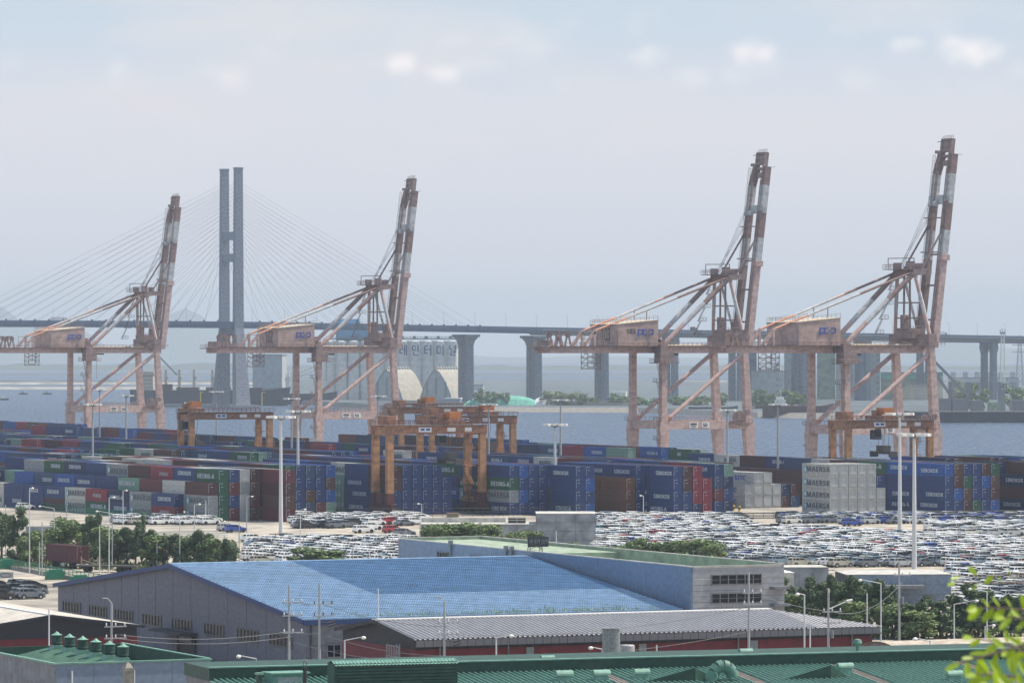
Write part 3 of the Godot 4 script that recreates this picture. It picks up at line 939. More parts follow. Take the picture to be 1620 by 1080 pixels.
func ships() -> void:
	var a := thing("bulk_carrier", "dark blue bulk carrier moored left of the bridge tower, cream wheelhouse at its stern", "ship", Vector3((330.0 - 810.0) * 0.515, SEA, -3605.0))
	put("hull", hull(128.0, 22.0, 12.5), mats.hull_navy, a)
	var house := put("wheelhouse", Shape.new().span(Vector3(-56, 12.3, -8), Vector3(-45, 25.5, 8)).span(Vector3(-57, 25.5, -9.5), Vector3(-44, 28.0, 9.5)).mesh(), mats.ship_cream, a)
	for i in 4:
		put("deck_edge", Shape.new().box(Vector3(-50.5, 15.0 + i * 3.0, 8.1), Vector3(11.4, 0.5, 0.5)).mesh(), mats.ship_grey, house)
	put("funnel", Shape.new().span(Vector3(-58, 24.0, -3), Vector3(-54, 33.0, 3)).mesh(), mats.sign_blue, a)
	put("mast", Shape.new().tube(Vector3(-50, 28, 0), Vector3(-50, 40, 0), 0.35, 0.2, 6).bar(Vector3(-53, 36, 0), Vector3(-47, 36, 0), 0.4, 0.4).mesh(), mats.ship_cream, a)
	put("deck_cargo", Shape.new().span(Vector3(-42, 12.3, -7), Vector3(-30, 17.5, 7)).span(Vector3(-26, 12.3, -7), Vector3(-8, 15.0, 7)).span(Vector3(-2, 12.3, -7), Vector3(18, 15.0, 7)).span(Vector3(24, 12.3, -7), Vector3(44, 14.6, 7)).mesh(), mats.hull_red, a)
	for x in [-35.0, -24.0, -12.0, 3.0]:
		ship_crane(a, x, 12.3, 17.0, Vector3.ZERO, mats.ship_cream)
	put("jib", Shape.new().bar(Vector3(-26, 25, 0), Vector3(-52, 52, 0), 1.2, 1.2).mesh(), mats.ship_grey, a)
	for x in [-6.0, 44.0]:
		put("yellow_post", Shape.new().box(Vector3(x, 4.0, 13.0), Vector3(1.0, 14.0, 1.0)).box(Vector3(x + 1.0, 11.0, 13.0), Vector3(2.4, 0.8, 0.8)).mesh(), mats.yellow, a)
	var b := thing("barge", "low grey pontoon floating below the dark bulk carrier", "barge", Vector3((315.0 - 810.0) * 0.5, SEA, -3500.0))
	put("hull", Shape.new().span(Vector3(-27, -1, -6), Vector3(27, 2.4, 6)).mesh(), mats.ship_grey, b)
	put("deck_gear", Shape.new().box(Vector3(-10, 3.2, 0), Vector3(4, 2, 3)).mesh(), mats.white, b)
	var c := thing("cargo_ship", "black cargo ship at right, unloading with two raised jibs below the bridge", "ship", Vector3((1600.0 - 810.0) * 0.3909, SEA, -2736.0))
	put("hull", hull(132.0, 20.0, 6.6), mats.hull_navy, c)
	put("deck_rim", Shape.new().span(Vector3(-64, 6.5, 8.6), Vector3(50, 7.2, 9.4)).mesh(), mats.ship_cream, c)
	for q in [[-43.0, 11.0, 12.8], [-32.0, 9.5, 12.6], [-21.0, 7.0, 11.6], [8.0, 16.0, 12.0]]:
		put("hatch_coaming", Shape.new().span(Vector3(q[0] - q[1] / 2, 6.5, -6), Vector3(q[0] + q[1] / 2, q[2] + 2.0, 6)).mesh(), mats.steel_grey, c)
	put("tarpaulin", Shape.new().span(Vector3(-14, 6.5, -5), Vector3(-7, 12.6, 5)).mesh(), mats.roof_mint, c)
	ship_crane(c, -37.5, 12.0, 13.0, Vector3(-13, 19, 2), mats.ship_grey)
	ship_crane(c, -26.5, 12.0, 13.0, Vector3(-21, 21, 2), mats.ship_grey)
	ship_crane(c, -7.0, 8.0, 17.0, Vector3.ZERO, mats.ship_grey)
	ship_crane(c, 16.0, 8.0, 17.0, Vector3.ZERO, mats.ship_grey)
	var r := thing("coaster", "rust red coaster moored between the two right-hand quay cranes", "ship", Vector3((1262.0 - 810.0) * 0.4174, SEA, -2922.0))
	put("hull", hull(46.0, 12.0, 8.0), mats.hull_red, r)
	put("wheelhouse", Shape.new().span(Vector3(-15, 7.8, -4), Vector3(-8, 12.0, 4)).span(Vector3(-14, 12.0, -3), Vector3(-9, 14.0, 3)).mesh(), mats.white, r)
	put("mast", Shape.new().tube(Vector3(-11, 14, 0), Vector3(-11, 19, 0), 0.2, 0.12, 6).mesh(), mats.white, r)
	put("funnel", Shape.new().span(Vector3(9, 7.8, -1.5), Vector3(11, 15.5, 1.5)).mesh(), mats.hull_red, r)
	var w := thing("work_ship", "dark low ship moored behind the second quay crane, a white jib on its deck", "ship", Vector3((470.0 - 810.0) * 0.527, SEA, -3690.0))
	put("hull", hull(64.0, 14.0, 9.0), mats.hull_navy, w)
	put("deck_house", Shape.new().span(Vector3(-28, 8.8, -4), Vector3(-14, 14.0, 4)).mesh(), mats.ship_grey, w)
	put("jib", Shape.new().lattice(Vector3(-10, 20, 0), Vector3(18, 32, 0), 2.6, 4.0, 0.35, 8).mesh(), mats.white, w)
	put("gantry_post", Shape.new().lattice(Vector3(-8, 9, 0), Vector3(-8, 27, 0), 3.0, 2.4, 0.35, 5).lattice(Vector3(17, 9, 0), Vector3(17, 30, 0), 3.0, 2.4, 0.35, 5).mesh(), mats.white, w)
	var small := [[5, 633, "white_boat", "small white fishing boat near the left edge of the water", true], [36, 624, "boat", "little dark boat on the water left of the first quay crane", false], [74, 624, "boat", "long low dark boat near the first quay crane's rear leg", false], [128, 614, "boat", "small dark boat near the sea walls behind the first quay crane", false], [1128, 655, "boat", "dark tug moored behind the third quay crane's water-side legs", true], [1090, 648, "boat", "small pale launch by the stone shore behind the third quay crane", false]]
	for q in small:
		var dd: float = FOCAL * (EYE - SEA) / (q[1] - 558.0)
		var t := thing("boat", q[3], "boat", Vector3((q[0] - 810.0) / FOCAL * dd, SEA, -dd))
		put("hull", hull(9.0 if q[0] != 1128 else 34.0, 3.4 if q[0] != 1128 else 9.0, 1.6 if q[0] != 1128 else 5.0), mats.hull_navy if q[0] != 1090 else mats.white, t)
		put("cabin", Shape.new().box(Vector3(-0.6, 2.4 if q[0] != 1128 else 6.4, 0), Vector3(2.0, 2.0, 1.8) * (1.0 if q[0] != 1128 else 2.2)).mesh(), mats.white if q[4] else mats.ship_grey, t)
		put("mast", Shape.new().tube(Vector3(0, 2, 0), Vector3(0, 6.5, 0), 0.12, 0.08, 5).mesh(), mats.white, t)


func cv(v: float, h: float, u := 0.0) -> Vector3:   # crane axes: v towards the water, h up, u along the quay towards the near right
	return Vector3(u, h, -v)


func turned(v: float, h: float, u: float, face: int) -> Transform3D:   # lettering on the landward face (0) or on the near end (1)
	return Transform3D(Basis(Vector3.RIGHT, Vector3.UP, Vector3.BACK) if face == 0 else Basis(Vector3(0, 0, -1), Vector3.UP, Vector3.RIGHT), cv(v, h, u))


func make_quay_crane() -> Node3D:
	var t := thing("quay_crane", "pending", "crane", Vector3.ZERO, quay_turn, "ship-to-shore cranes along the quay")
	var pink: Material = mats.crane_pink
	for u in [9.0, -9.0]:
		var land := Shape.new()
		land.taper(cv(0, 2.2, u), cv(0, 14.8, u), Vector2(1.9, 2.0), Vector2(2.2, 3.4))
		land.taper(cv(0, 14.8, u), cv(0, 19.0, u), Vector2(2.0, 3.4), Vector2(1.9, 2.0))
		land.taper(cv(0, 19.0, u), cv(0, 38.2, u), Vector2(1.9, 1.9), Vector2(1.8, 1.8))
		put("leg", land.mesh(), pink, t)
		var sea := Shape.new()
		sea.taper(cv(31.0, 2.2, u), cv(30.5, 14.8, u), Vector2(2.0, 2.3), Vector2(2.3, 3.5))
		sea.taper(cv(30.5, 14.8, u), cv(30.2, 19.0, u), Vector2(2.2, 3.5), Vector2(2.0, 2.4))
		sea.taper(cv(30.2, 19.0, u), cv(28.7, 42.6, u), Vector2(2.0, 2.4), Vector2(1.9, 1.7))
		put("leg", sea.mesh(), pink, t)
		var beam := put("portal_beam", Shape.new().bar(cv(1.6, 16.1, u), cv(29.0, 16.1, u), 1.9, 2.6).mesh(), pink, t)
		put("railing", Shape.new().rail(cv(1.0, 17.4, u + 0.9), cv(29.0, 17.4, u + 0.9), 1.1, 1.5, 0.06).mesh(), mats.crane_dark, beam)
		put("foot_block", Shape.new().box(cv(0, 18.3, u) + Vector3(0, 0, -1.7), Vector3(1.7, 1.2, 1.9)).mesh(), mats.crane_fresh, beam)
		put("brace", Shape.new().tube(cv(1.9, 18.0, u), cv(28.2, 37.6, u), 0.66, 0.66, 10).mesh(), pink, t)
		var bog := Shape.new()
		for v in [0.0, 31.0]:
			for w in [-3.0, -1.0, 1.0, 3.0]:
				bog.box(cv(v, 0.8, u + w), Vector3(1.6, 0.9, 0.9))
				bog.tube(cv(v - 0.3, 0.45, u + w), cv(v + 0.3, 0.45, u + w), 0.45, 0.45, 8)
			bog.box(cv(v, 1.7, u), Vector3(8.0, 1.1, 1.4))
		put("wheel_bogie", bog.mesh(), mats.crane_dark, t)
	for v in [0.0, 30.9]:
		put("sill_beam", Shape.new().bar(cv(v, 3.2, -8), cv(v, 3.2, 8), 1.7, 2.2).mesh(), pink, t)
		put("cross_beam", Shape.new().bar(cv(v * 0.978, 16.1, -8), cv(v * 0.978, 16.1, 8), 1.7, 2.2).mesh(), pink, t)
	put("cross_beam", Shape.new().bar(cv(0, 39.3, -9.9), cv(0, 39.3, 9.9), 2.6, 2.4).mesh(), mats.crane_dark, t)
	put("cross_beam", Shape.new().bar(cv(28.9, 41.6, -10.2), cv(28.9, 41.6, 10.2), 2.8, 3.6).mesh(), mats.crane_dark, t)
	for u in [3.7, -3.7]:
		var g := put("girder", Shape.new().bar(cv(-37.0, 38.9, u), cv(33.0, 38.9, u), 1.5, 2.0).mesh(), pink, t)
		put("pipe", Shape.new().tube(cv(2.5, 40.25, u + 0.45), cv(26.0, 40.25, u + 0.45), 0.3, 0.3, 8).mesh(), mats.ship_cream, g)
		put("railing", Shape.new().rail(cv(-37.0, 39.9, u * 1.5), cv(-15.5, 39.9, u * 1.5), 1.2, 1.6, 0.06).rail(cv(1.5, 39.9, u * 1.4), cv(24.0, 39.9, u * 1.4), 1.2, 1.6, 0.06).mesh(), mats.crane_dark, g)
		put("walkway", Shape.new().bar(cv(-37.0, 39.98, u * 1.3), cv(26.0, 39.98, u * 1.3), 1.4, 0.14).mesh(), mats.crane_dark, g)
		# stay from the apex to the girder's rear end, and its props
		var stay := put("backstay", Shape.new().tube(cv(-20.5, 44.7, u), cv(26.5, 61.3, u * 1.15), 0.34, 0.34, 8).mesh(), mats.crane_fresh, t)
		put("white_band", Shape.new().tube(cv(-9.5, 48.58, u * 1.04), cv(8.0, 54.77, u * 1.1), 0.37, 0.37, 8).mesh(), mats.boom_white, stay)
		put("brown_band", Shape.new().tube(cv(8.0, 54.77, u * 1.1), cv(26.0, 61.13, u * 1.15), 0.38, 0.38, 8).mesh(), mats.boom_brown, stay)
		put("stay_prop", Shape.new().bar(cv(-24.6, 40.0, u), cv(-20.5, 44.8, u), 0.7, 0.9).bar(cv(-20.9, 40.0, u), cv(-20.9, 44.4, u), 0.7, 0.7).mesh(), pink, t)
		put("stay_post", Shape.new().tube(cv(-2.6, 47.6, u), cv(-2.6, 51.0, u), 0.16, 0.16, 6).mesh(), mats.crane_dark, t)
		# frame carrying the apex
		var rear := put("apex_leg", Shape.new().tube(cv(3.5, 40.6, u), cv(26.0, 60.6, u * 1.2), 0.72, 0.72, 10).mesh(), mats.crane_pink, t)
		put("white_band", Shape.new().tube(cv(10.2, 46.56, u * 1.06), cv(17.6, 53.13, u * 1.13), 0.75, 0.75, 10).mesh(), mats.boom_white, rear)
		put("brown_band", Shape.new().tube(cv(17.6, 53.13, u * 1.13), cv(25.6, 60.24, u * 1.2), 0.76, 0.76, 10).mesh(), mats.boom_brown, rear)
		var front := put("apex_leg", Shape.new().tube(cv(28.8, 43.0, u * 2.4), cv(26.6, 60.8, u * 1.2), 0.55, 0.55, 10).mesh(), mats.crane_pink, t)
		put("white_band", Shape.new().tube(cv(28.05, 49.05, u * 1.99), cv(27.25, 55.5, u * 1.56), 0.58, 0.58, 10).mesh(), mats.boom_white, front)
		put("forestay", Shape.new().bar(cv(27.6, 60.6, u * 0.8), cv(33.0, 42.5, u * 0.7), 0.5, 0.6).mesh(), mats.boom_white, t)
		put("forestay", Shape.new().bar(cv(28.4, 61.2, u * 1.25), cv(38.0, 76.0, u * 1.12), 0.34, 0.5).mesh(), mats.crane_dark, t)
	# machinery house
	var house := Shape.new()
	house.extrude([Vector2(-1.4, 40.2), Vector2(-1.4, 47.8), Vector2(-15.4, 46.5), Vector2(-15.4, 40.2)], -8.4, 8.4, Transform3D(Basis(Vector3(0, 0, -1), Vector3.UP, Vector3.RIGHT), Vector3.ZERO))
	var hs := put("machinery_house", house.mesh(), mats.house_tan, t)
	put("roof", Shape.new().bar(cv(-15.6, 46.62, 0), cv(-1.2, 47.96, 0), 17.1, 0.2).mesh(), mats.ship_cream, hs)
	put("railing", Shape.new().rail(cv(-15.4, 46.7, 8.4), cv(-1.4, 48.0, 8.4), 1.2, 1.5, 0.05).rail(cv(-15.4, 46.7, -8.4), cv(-1.4, 48.0, -8.4), 1.2, 1.5, 0.05).rail(cv(-15.4, 46.7, -8.4), cv(-15.4, 46.7, 8.4), 1.2, 1.5, 0.05).mesh(), mats.crane_dark, hs)
	put("vent_door", Shape.new().box(cv(-4.5, 42.6, 8.45), Vector3(0.2, 1.1, 0.8)).box(cv(-4.5, 41.0, 8.45), Vector3(0.2, 1.0, 0.8)).box(cv(-5.4, 43.2, 8.45), Vector3(0.2, 0.3, 2.2)).mesh(), mats.crane_dark, hs)
	put("floor_frame", Shape.new().span(cv(-15.9, 39.95, -8.8), cv(-1.0, 40.2, 8.8)).rail(cv(-15.9, 40.2, 8.9), cv(-1.0, 40.2, 8.9), 1.0, 1.8, 0.07).mesh(), mats.crane_dark, hs)
	var logo := Shape.new()
	for q in [[0.0, 0.0, 0.0, 2.1], [0.0, 2.1, 1.5, 2.1], [0.0, 0.75, 1.5, 0.75], [1.5, 0.75, 1.5, 2.1], [1.5, 2.1, 2.9, 2.1], [1.5, 0.75, 2.9, 0.75], [2.9, 1.4, 3.7, 1.4], [3.7, 2.1, 5.2, 2.1], [5.2, 2.1, 5.2, 0.75], [5.2, 0.75, 3.7, 0.75]]:
		logo.bar(cv(-8.3 + q[0], 42.9 + q[1], 8.46), cv(-8.3 + q[2], 42.9 + q[3], 8.46), 0.3, 0.3)
	put("logo", logo.mesh(), mats.logo_blue, hs)
	# rear platform with rope sheaves
	var rear_gear := Shape.new()
	for v in [-33.0, -29.5]:
		for u in [-2.6, 2.6]:
			rear_gear.bar(cv(v - 1.1, 40.0, u), cv(v, 44.2, u), 0.4, 0.5)
			rear_gear.bar(cv(v + 1.1, 40.0, u), cv(v, 44.2, u), 0.4, 0.5)
			rear_gear.tube(cv(v, 43.4, u - 0.3), cv(v, 43.4, u + 0.3), 0.9, 0.9, 10)
		rear_gear.bar(cv(v, 44.2, -3.2), cv(v, 44.2, 3.2), 0.5, 0.5)
	rear_gear.box(cv(-36.0, 41.0, 0), Vector3(7.0, 1.8, 1.6))
	rear_gear.rail(cv(-39.0, 39.6, -5.0), cv(-39.0, 39.6, 5.0), 1.2, 1.4, 0.06)
	rear_gear.box(cv(-37.8, 39.5, 0), Vector3(10.4, 0.3, 2.8))
	put("rope_sheaves", rear_gear.mesh(), mats.crane_dark, t)
	put("rear_frame", Shape.new().rail(cv(-28.0, 39.9, 5.4), cv(-22.4, 39.9, 5.4), 4.4, 2.8, 0.1).mesh(), mats.crane_dark, t)
	# maintenance cage under the girder
	var cage := Shape.new()
	for q in [[-22.2, -2.0], [-22.2, 2.0], [-17.8, 2.0], [-17.8, -2.0]]:
		cage.tube(cv(q[0], 33.1, q[1]), cv(q[0], 38.0, q[1]), 0.13, 0.13, 5)
	for y in [33.2, 35.0, 36.6]:
		for q in [[-22.2, -2.0, -22.2, 2.0], [-22.2, 2.0, -17.8, 2.0], [-17.8, 2.0, -17.8, -2.0], [-17.8, -2.0, -22.2, -2.0]]:
			cage.tube(cv(q[0], y, q[1]), cv(q[2], y, q[3]), 0.1, 0.1, 5)
			cage.tube(cv(q[0], y, q[1]), cv(q[2], y + 1.6, q[3]), 0.08, 0.08, 5)
	for v in [-20.8, -19.2]:
		cage.tube(cv(v, 34.4, 2.0), cv(v + 0.2, 38.0, 2.0), 0.1, 0.1, 5)
	put("hanging_cage", cage.mesh(), mats.crane_dark, t)
	# lift shaft house on the near landward leg, stairs below it
	put("lift_house", Shape.new().span(cv(-2.0, 35.0, 7.2), cv(2.6, 38.2, 11.0)).mesh(), mats.crane_dark, t)
	put("platform", Shape.new().span(cv(-3.4, 34.8, 6.8), cv(4.0, 35.05, 11.8)).rail(cv(-3.4, 35.0, 11.8), cv(4.0, 35.0, 11.8), 1.2, 1.3, 0.07).rail(cv(-3.4, 35.0, 6.8), cv(-3.4, 35.0, 11.8), 1.2, 1.3, 0.07).mesh(), mats.crane_dark, t)
	var flights := Shape.new()
	for i in 5:
		var y := 6.0 + i * 5.8
		flights.box(cv(-2.2, y, 9.6), Vector3(2.2, 0.2, 2.2))
		flights.rail(cv(-3.2, y, 10.6), cv(-1.2, y, 10.6), 1.1, 1.0, 0.06)
		flights.rail(cv(-3.2, y, 8.6), cv(-3.2, y, 10.6), 1.1, 1.0, 0.06)
		flights.ladder(cv(-1.4, y, 9.9), cv(-2.6, y + 5.8, 9.9), Vector3(0.35, 0, 0), 0.07)
	put("stairs", flights.mesh(), mats.crane_dark, t)
	put("leg_platform", Shape.new().box(cv(-0.9, 17.4, -10.2), Vector3(1.4, 0.2, 2.0)).rail(cv(-1.8, 17.4, -10.8), cv(0.2, 17.4, -10.8), 1.1, 1.0, 0.06).box(cv(-0.9, 11.5, -10.2), Vector3(1.2, 0.2, 1.6)).ladder(cv(-1.0, 2.5, -10.1), cv(-1.0, 17.4, -10.1), Vector3(0.3, 0, 0), 0.06).mesh(), mats.crane_dark, t)
	put("gear_cluster", Shape.new().box(cv(1.2, 41.2, 0), Vector3(12, 1.6, 2.2)).box(cv(0.2, 42.4, 5.0), Vector3(2.0, 2.6, 1.6)).rail(cv(0.6, 40.0, 9.2), cv(3.6, 40.0, 9.2), 2.4, 1.0, 0.08).mesh(), mats.crane_dark, t)
	put("cable_chain", Shape.new().tube(cv(5.0, 37.6, 3.0), cv(9.0, 37.5, 3.0), 0.3, 0.3, 6).tube(cv(6.0, 37.5, 3.0), cv(6.0, 28.0, 3.0), 0.06, 0.06, 4).mesh(), mats.steel_dark, t)
	# cable reel on the portal beam
	var reel := put("cable_reel", Shape.new().tube(cv(26.2, 18.2, 10.1), cv(26.2, 18.2, 10.6), 2.15, 2.15, 20).tube(cv(26.2, 18.2, 10.6), cv(26.2, 18.2, 10.8), 0.7, 0.7, 12).mesh(), mats.crane_dark, t)
	var spokes := Shape.new()
	for i in 6:
		spokes.bar(cv(26.2, 18.2, 10.68), cv(26.2 + 2.0 * cos(TAU * i / 6.0), 18.2 + 2.0 * sin(TAU * i / 6.0), 10.68), 0.12, 0.16)
	put("spoke", spokes.mesh(), mats.boom_brown, reel)
	put("reel_platform", Shape.new().span(cv(22.4, 16.4, 10.0), cv(30.4, 16.6, 11.4)).rail(cv(22.4, 16.6, 11.4), cv(30.4, 16.6, 11.4), 1.2, 1.4, 0.07).tube(cv(29.0, 19.8, 10.8), cv(29.0, 19.8, 11.2), 0.9, 0.9, 12).mesh(), mats.crane_dark, t)
	# plates on the near portal beam
	var p1 := put("maker_plate", Shape.new().box(cv(10.2, 16.1, 10.02), Vector3(0.12, 1.7, 3.0)).mesh(), mats.sign_white, t)
	put("plate_print", Shape.new().bar(cv(9.1, 16.4, 10.1), cv(11.3, 16.4, 10.1), 0.12, 0.5).bar(cv(9.4, 15.7, 10.1), cv(11.0, 15.7, 10.1), 0.12, 0.22).mesh(), mats.ink, p1)
	var p2 := put("load_plate", Shape.new().box(cv(14.5, 16.1, 10.02), Vector3(0.12, 1.7, 2.7)).mesh(), mats.sign_white, t)
	put("number", lettering("50", 1.15), mats.ink, p2, turned(14.3, 16.1, 10.1, 1))
	# apex
	put("apex_beam", Shape.new().bar(cv(26.8, 61.2, -5.4), cv(26.8, 61.2, 5.4), 2.2, 1.8).bar(cv(26.8, 61.0, 4.4), cv(31.6, 61.4, 4.2), 1.4, 1.6).bar(cv(26.8, 61.0, -4.4), cv(31.6, 61.4, -4.2), 1.4, 1.6).bar(cv(31.4, 61.4, -5.0), cv(31.4, 61.4, 5.0), 1.4, 1.4).mesh(), mats.crane_dark, t)
	var top := Shape.new()
	top.span(cv(22.6, 61.9, -6.0), cv(28.6, 62.1, 4.6))
	for q in [[22.6, -6.0, 28.6, -6.0], [22.6, -6.0, 22.6, 4.6], [22.6, 4.6, 28.6, 4.6]]:
		top.rail(cv(q[0], 62.1, q[1]), cv(q[2], 62.1, q[3]), 1.3, 1.3, 0.07)
	top.box(cv(25.0, 63.0, -2.0), Vector3(2.0, 1.8, 1.6)).box(cv(27.0, 63.2, 1.6), Vector3(2.0, 2.2, 1.8)).box(cv(30.5, 62.8, 0.4), Vector3(2.4, 2.0, 1.6))
	top.bar(cv(23.4, 62.0, -4.4), cv(23.4, 65.2, -4.4), 0.2, 0.2).bar(cv(23.4, 65.2, -4.4), cv(28.0, 65.2, 2.0), 0.25, 0.25).bar(cv(28.0, 65.2, 2.0), cv(28.0, 62.0, 2.0), 0.2, 0.2)
	put("apex_platform", top.mesh(), mats.crane_dark, t)
	# zigzag ladders beside the far front leg, mid struts
	var zig := Shape.new()
	for i in 4:
		var y := 43.6 + i * 4.2
		var v := 22.0 + i * 0.9
		zig.box(cv(v + 1.0, y, -8.6 + i), Vector3(1.4, 0.16, 2.6))
		zig.rail(cv(v - 0.3, y, -7.9 + i), cv(v + 2.3, y, -7.9 + i), 1.1, 1.2, 0.06)
		zig.ladder(cv(v - 0.2, y, -8.6 + i), cv(v + 1.6, y + 4.2, -7.8 + i), Vector3(0.35, 0, 0), 0.08)
	put("zigzag_ladder", zig.mesh(), mats.crane_dark, t)
	put("mid_strut", Shape.new().bar(cv(26.2, 43.0, 2.6), cv(26.4, 60.6, 2.2), 0.45, 0.45).bar(cv(26.2, 43.0, -0.6), cv(26.4, 60.6, -0.6), 0.45, 0.45).bar(cv(25.0, 48.0, -3.0), cv(30.0, 48.0, 3.4), 0.35, 0.4).bar(cv(25.6, 52.4, -3.0), cv(29.6, 52.4, 3.4), 0.35, 0.4).mesh(), mats.crane_dark, t)
	put("trolley", Shape.new().box(cv(28.0, 43.6, 0), Vector3(8.4, 3.0, 4.4)).box(cv(30.2, 46.0, 2.0), Vector3(2.4, 3.0, 2.0)).box(cv(27.0, 46.6, -1.4), Vector3(2.0, 4.6, 1.6)).rail(cv(24.6, 43.0, 5.0), cv(31.0, 43.0, 5.0), 2.6, 1.2, 0.08).rail(cv(24.6, 40.0, 9.6), cv(33.5, 40.0, 9.6), 1.3, 1.3, 0.08).box(cv(33.6, 40.4, 0), Vector3(9.4, 0.3, 2.4)).mesh(), mats.crane_dark, t)
	# the raised boom: two box beams in painted bands, hinged at the water end of the girder
	var hinge := cv(33.6, 39.6)
	var lean := deg_to_rad(82.9)
	var ax := cv(cos(lean), sin(lean))
	var out := cv(sin(lean), -cos(lean))
	var boom := Node3D.new()
	boom.name = "boom"
	t.add_child(boom)
	var bands := [[0.0, 25.6, "crane_pink"], [25.6, 34.0, "boom_white"], [34.0, 42.4, "boom_brown"], [42.4, 50.4, "boom_white"], [50.4, 56.2, "boom_brown"]]
	for u in [3.7, -3.7]:
		for q in bands:
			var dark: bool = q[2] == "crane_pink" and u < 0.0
			var a: Vector3 = hinge + ax * q[0] + Vector3(u, 0, 0)
			var b: Vector3 = hinge + ax * q[1] + Vector3(u, 0, 0)
			if u < 0.0 and q[0] > 50.0:
				b.x += 1.7
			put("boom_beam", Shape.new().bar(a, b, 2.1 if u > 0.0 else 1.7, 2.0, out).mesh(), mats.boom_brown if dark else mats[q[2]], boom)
		put("boom_walkway", Shape.new().bar(hinge + ax * 3.0 + Vector3(u * 0.66, 0, 0) - out * 0.7, hinge + ax * 52.0 + Vector3(u * 0.66, 0, 0) - out * 0.7, 0.6, 0.5, out).ladder(hinge + ax * 4.0 + Vector3(u * 1.0, 0, 0) - out * 1.5, hinge + ax * 56.0 + Vector3(u * 1.0, 0, 0) - out * 1.5, out * 0.4, 0.07).mesh(), mats.crane_dark, boom)
	for l in [8.0, 18.0, 27.0]:
		put("boom_tie", Shape.new().bar(hinge + ax * l + Vector3(-4.6, 0, 0), hinge + ax * l + Vector3(4.6, 0, 0), 0.5, 0.5).mesh(), mats.crane_dark, boom)
	for l in [27.5, 37.5]:
		put("boom_tie", Shape.new().bar(hinge + ax * l + Vector3(-5.4, 0, 0) - out * 1.6, hinge + ax * l + Vector3(2.0, 0, 0) - out * 1.0, 0.35, 0.35).mesh(), mats.crane_dark, boom)
	put("boom_tie", Shape.new().bar(hinge + ax * 26.0 + Vector3(3.0, 0, 0), hinge + ax * 26.0 + Vector3(5.4, 0, 0), 2.6, 1.6).mesh(), mats.crane_pink, boom)
	var mid := Shape.new()
	mid.bar(hinge + ax * 43.0 + Vector3(-5.0, 0, 0), hinge + ax * 43.0 + Vector3(5.0, 0, 0), 2.4, 1.5, out)
	for i in 7:
		var a := PI * i / 6.0
		mid.tube(hinge + ax * (43.0 + 2.2 * cos(a)) + Vector3(-4.8 - 1.6 * sin(a), 0, 0), hinge + ax * (43.0 + 2.2 * cos(a + PI / 6.0)) + Vector3(-4.8 - 1.6 * sin(a + PI / 6.0), 0, 0), 0.09, 0.09, 4)
	mid.tube(hinge + ax * 41.6 + Vector3(-3.6, 0, 0) - out * 1.4, hinge + ax * 41.6 + Vector3(-2.6, 0, 0) - out * 1.4, 0.8, 0.8, 10)
	mid.tube(hinge + ax * 41.6 + Vector3(-1.2, 0, 0) - out * 1.4, hinge + ax * 41.6 + Vector3(-0.2, 0, 0) - out * 1.4, 0.8, 0.8, 10)
	put("boom_joint", mid.mesh(), mats.boom_white, boom)
	var tip := Shape.new()
	for u in [-1.9, 2.6]:
		tip.bar(hinge + ax * 55.1 + Vector3(u, 0, 0), hinge + ax * 60.6 + Vector3(u, 0, 0), 0.9, 1.4, out)
	for l in [55.6, 57.2, 58.8, 60.4]:
		tip.bar(hinge + ax * l + Vector3(-2.2, 0, 0), hinge + ax * l + Vector3(2.9, 0, 0), 0.7, 1.2, out)
	tip.bar(hinge + ax * 55.6 + Vector3(-1.8, 0, 0), hinge + ax * 60.4 + Vector3(2.6, 0, 0), 0.4, 0.4, out).bar(hinge + ax * 60.4 + Vector3(-1.8, 0, 0), hinge + ax * 55.6 + Vector3(2.6, 0, 0), 0.4, 0.4, out)
	tip.box(hinge + ax * 58.6 + Vector3(0.4, 0, 0), Vector3(3.4, 2.6, 0.8))
	tip.box(hinge + ax * 57.0 + Vector3(-4.6, 0, 0), Vector3(1.2, 0.9, 0.9)).bar(hinge + ax * 60.0 + Vector3(-5.0, 0, 0), hinge + ax * 60.0 + Vector3(-1.8, 0, 0), 0.2, 0.2).bar(hinge + ax * 57.0 + Vector3(-4.4, 0, 0), hinge + ax * 57.0 + Vector3(-1.8, 0, 0), 0.25, 0.25)
	tip.bar(hinge + ax * 56.0 + Vector3(3.0, 0, 0), hinge + ax * 56.0 + Vector3(7.6, 0, 0) + out * 0.6, 0.12, 0.12).bar(hinge + ax * 53.6 + Vector3(-0.6, 0, 0), hinge + ax * 53.6 + Vector3(2.6, 0, 0), 0.8, 1.6)
	tip.rail(hinge + ax * 60.6 + Vector3(-2.4, 0, 0), hinge + ax * 60.8 + Vector3(3.0, 0, 0), 0.9, 1.0, 0.06)
	put("boom_tip", tip.mesh(), mats.crane_dark, boom)
	var ropes := Shape.new()
	for u in [-4.6, -3.6]:
		ropes.tube(cv(27.0, 62.6, u), hinge + ax * 37.0 + Vector3(u, 0, 0) - out * 1.6, 0.06, 0.06, 4)
		ropes.tube(cv(27.8, 62.6, u), hinge + ax * 41.5 + Vector3(u * 0.9, 0, 0) - out * 1.8, 0.06, 0.06, 4)
	put("hoist_rope", ropes.mesh(), mats.steel_dark, boom)
	return t


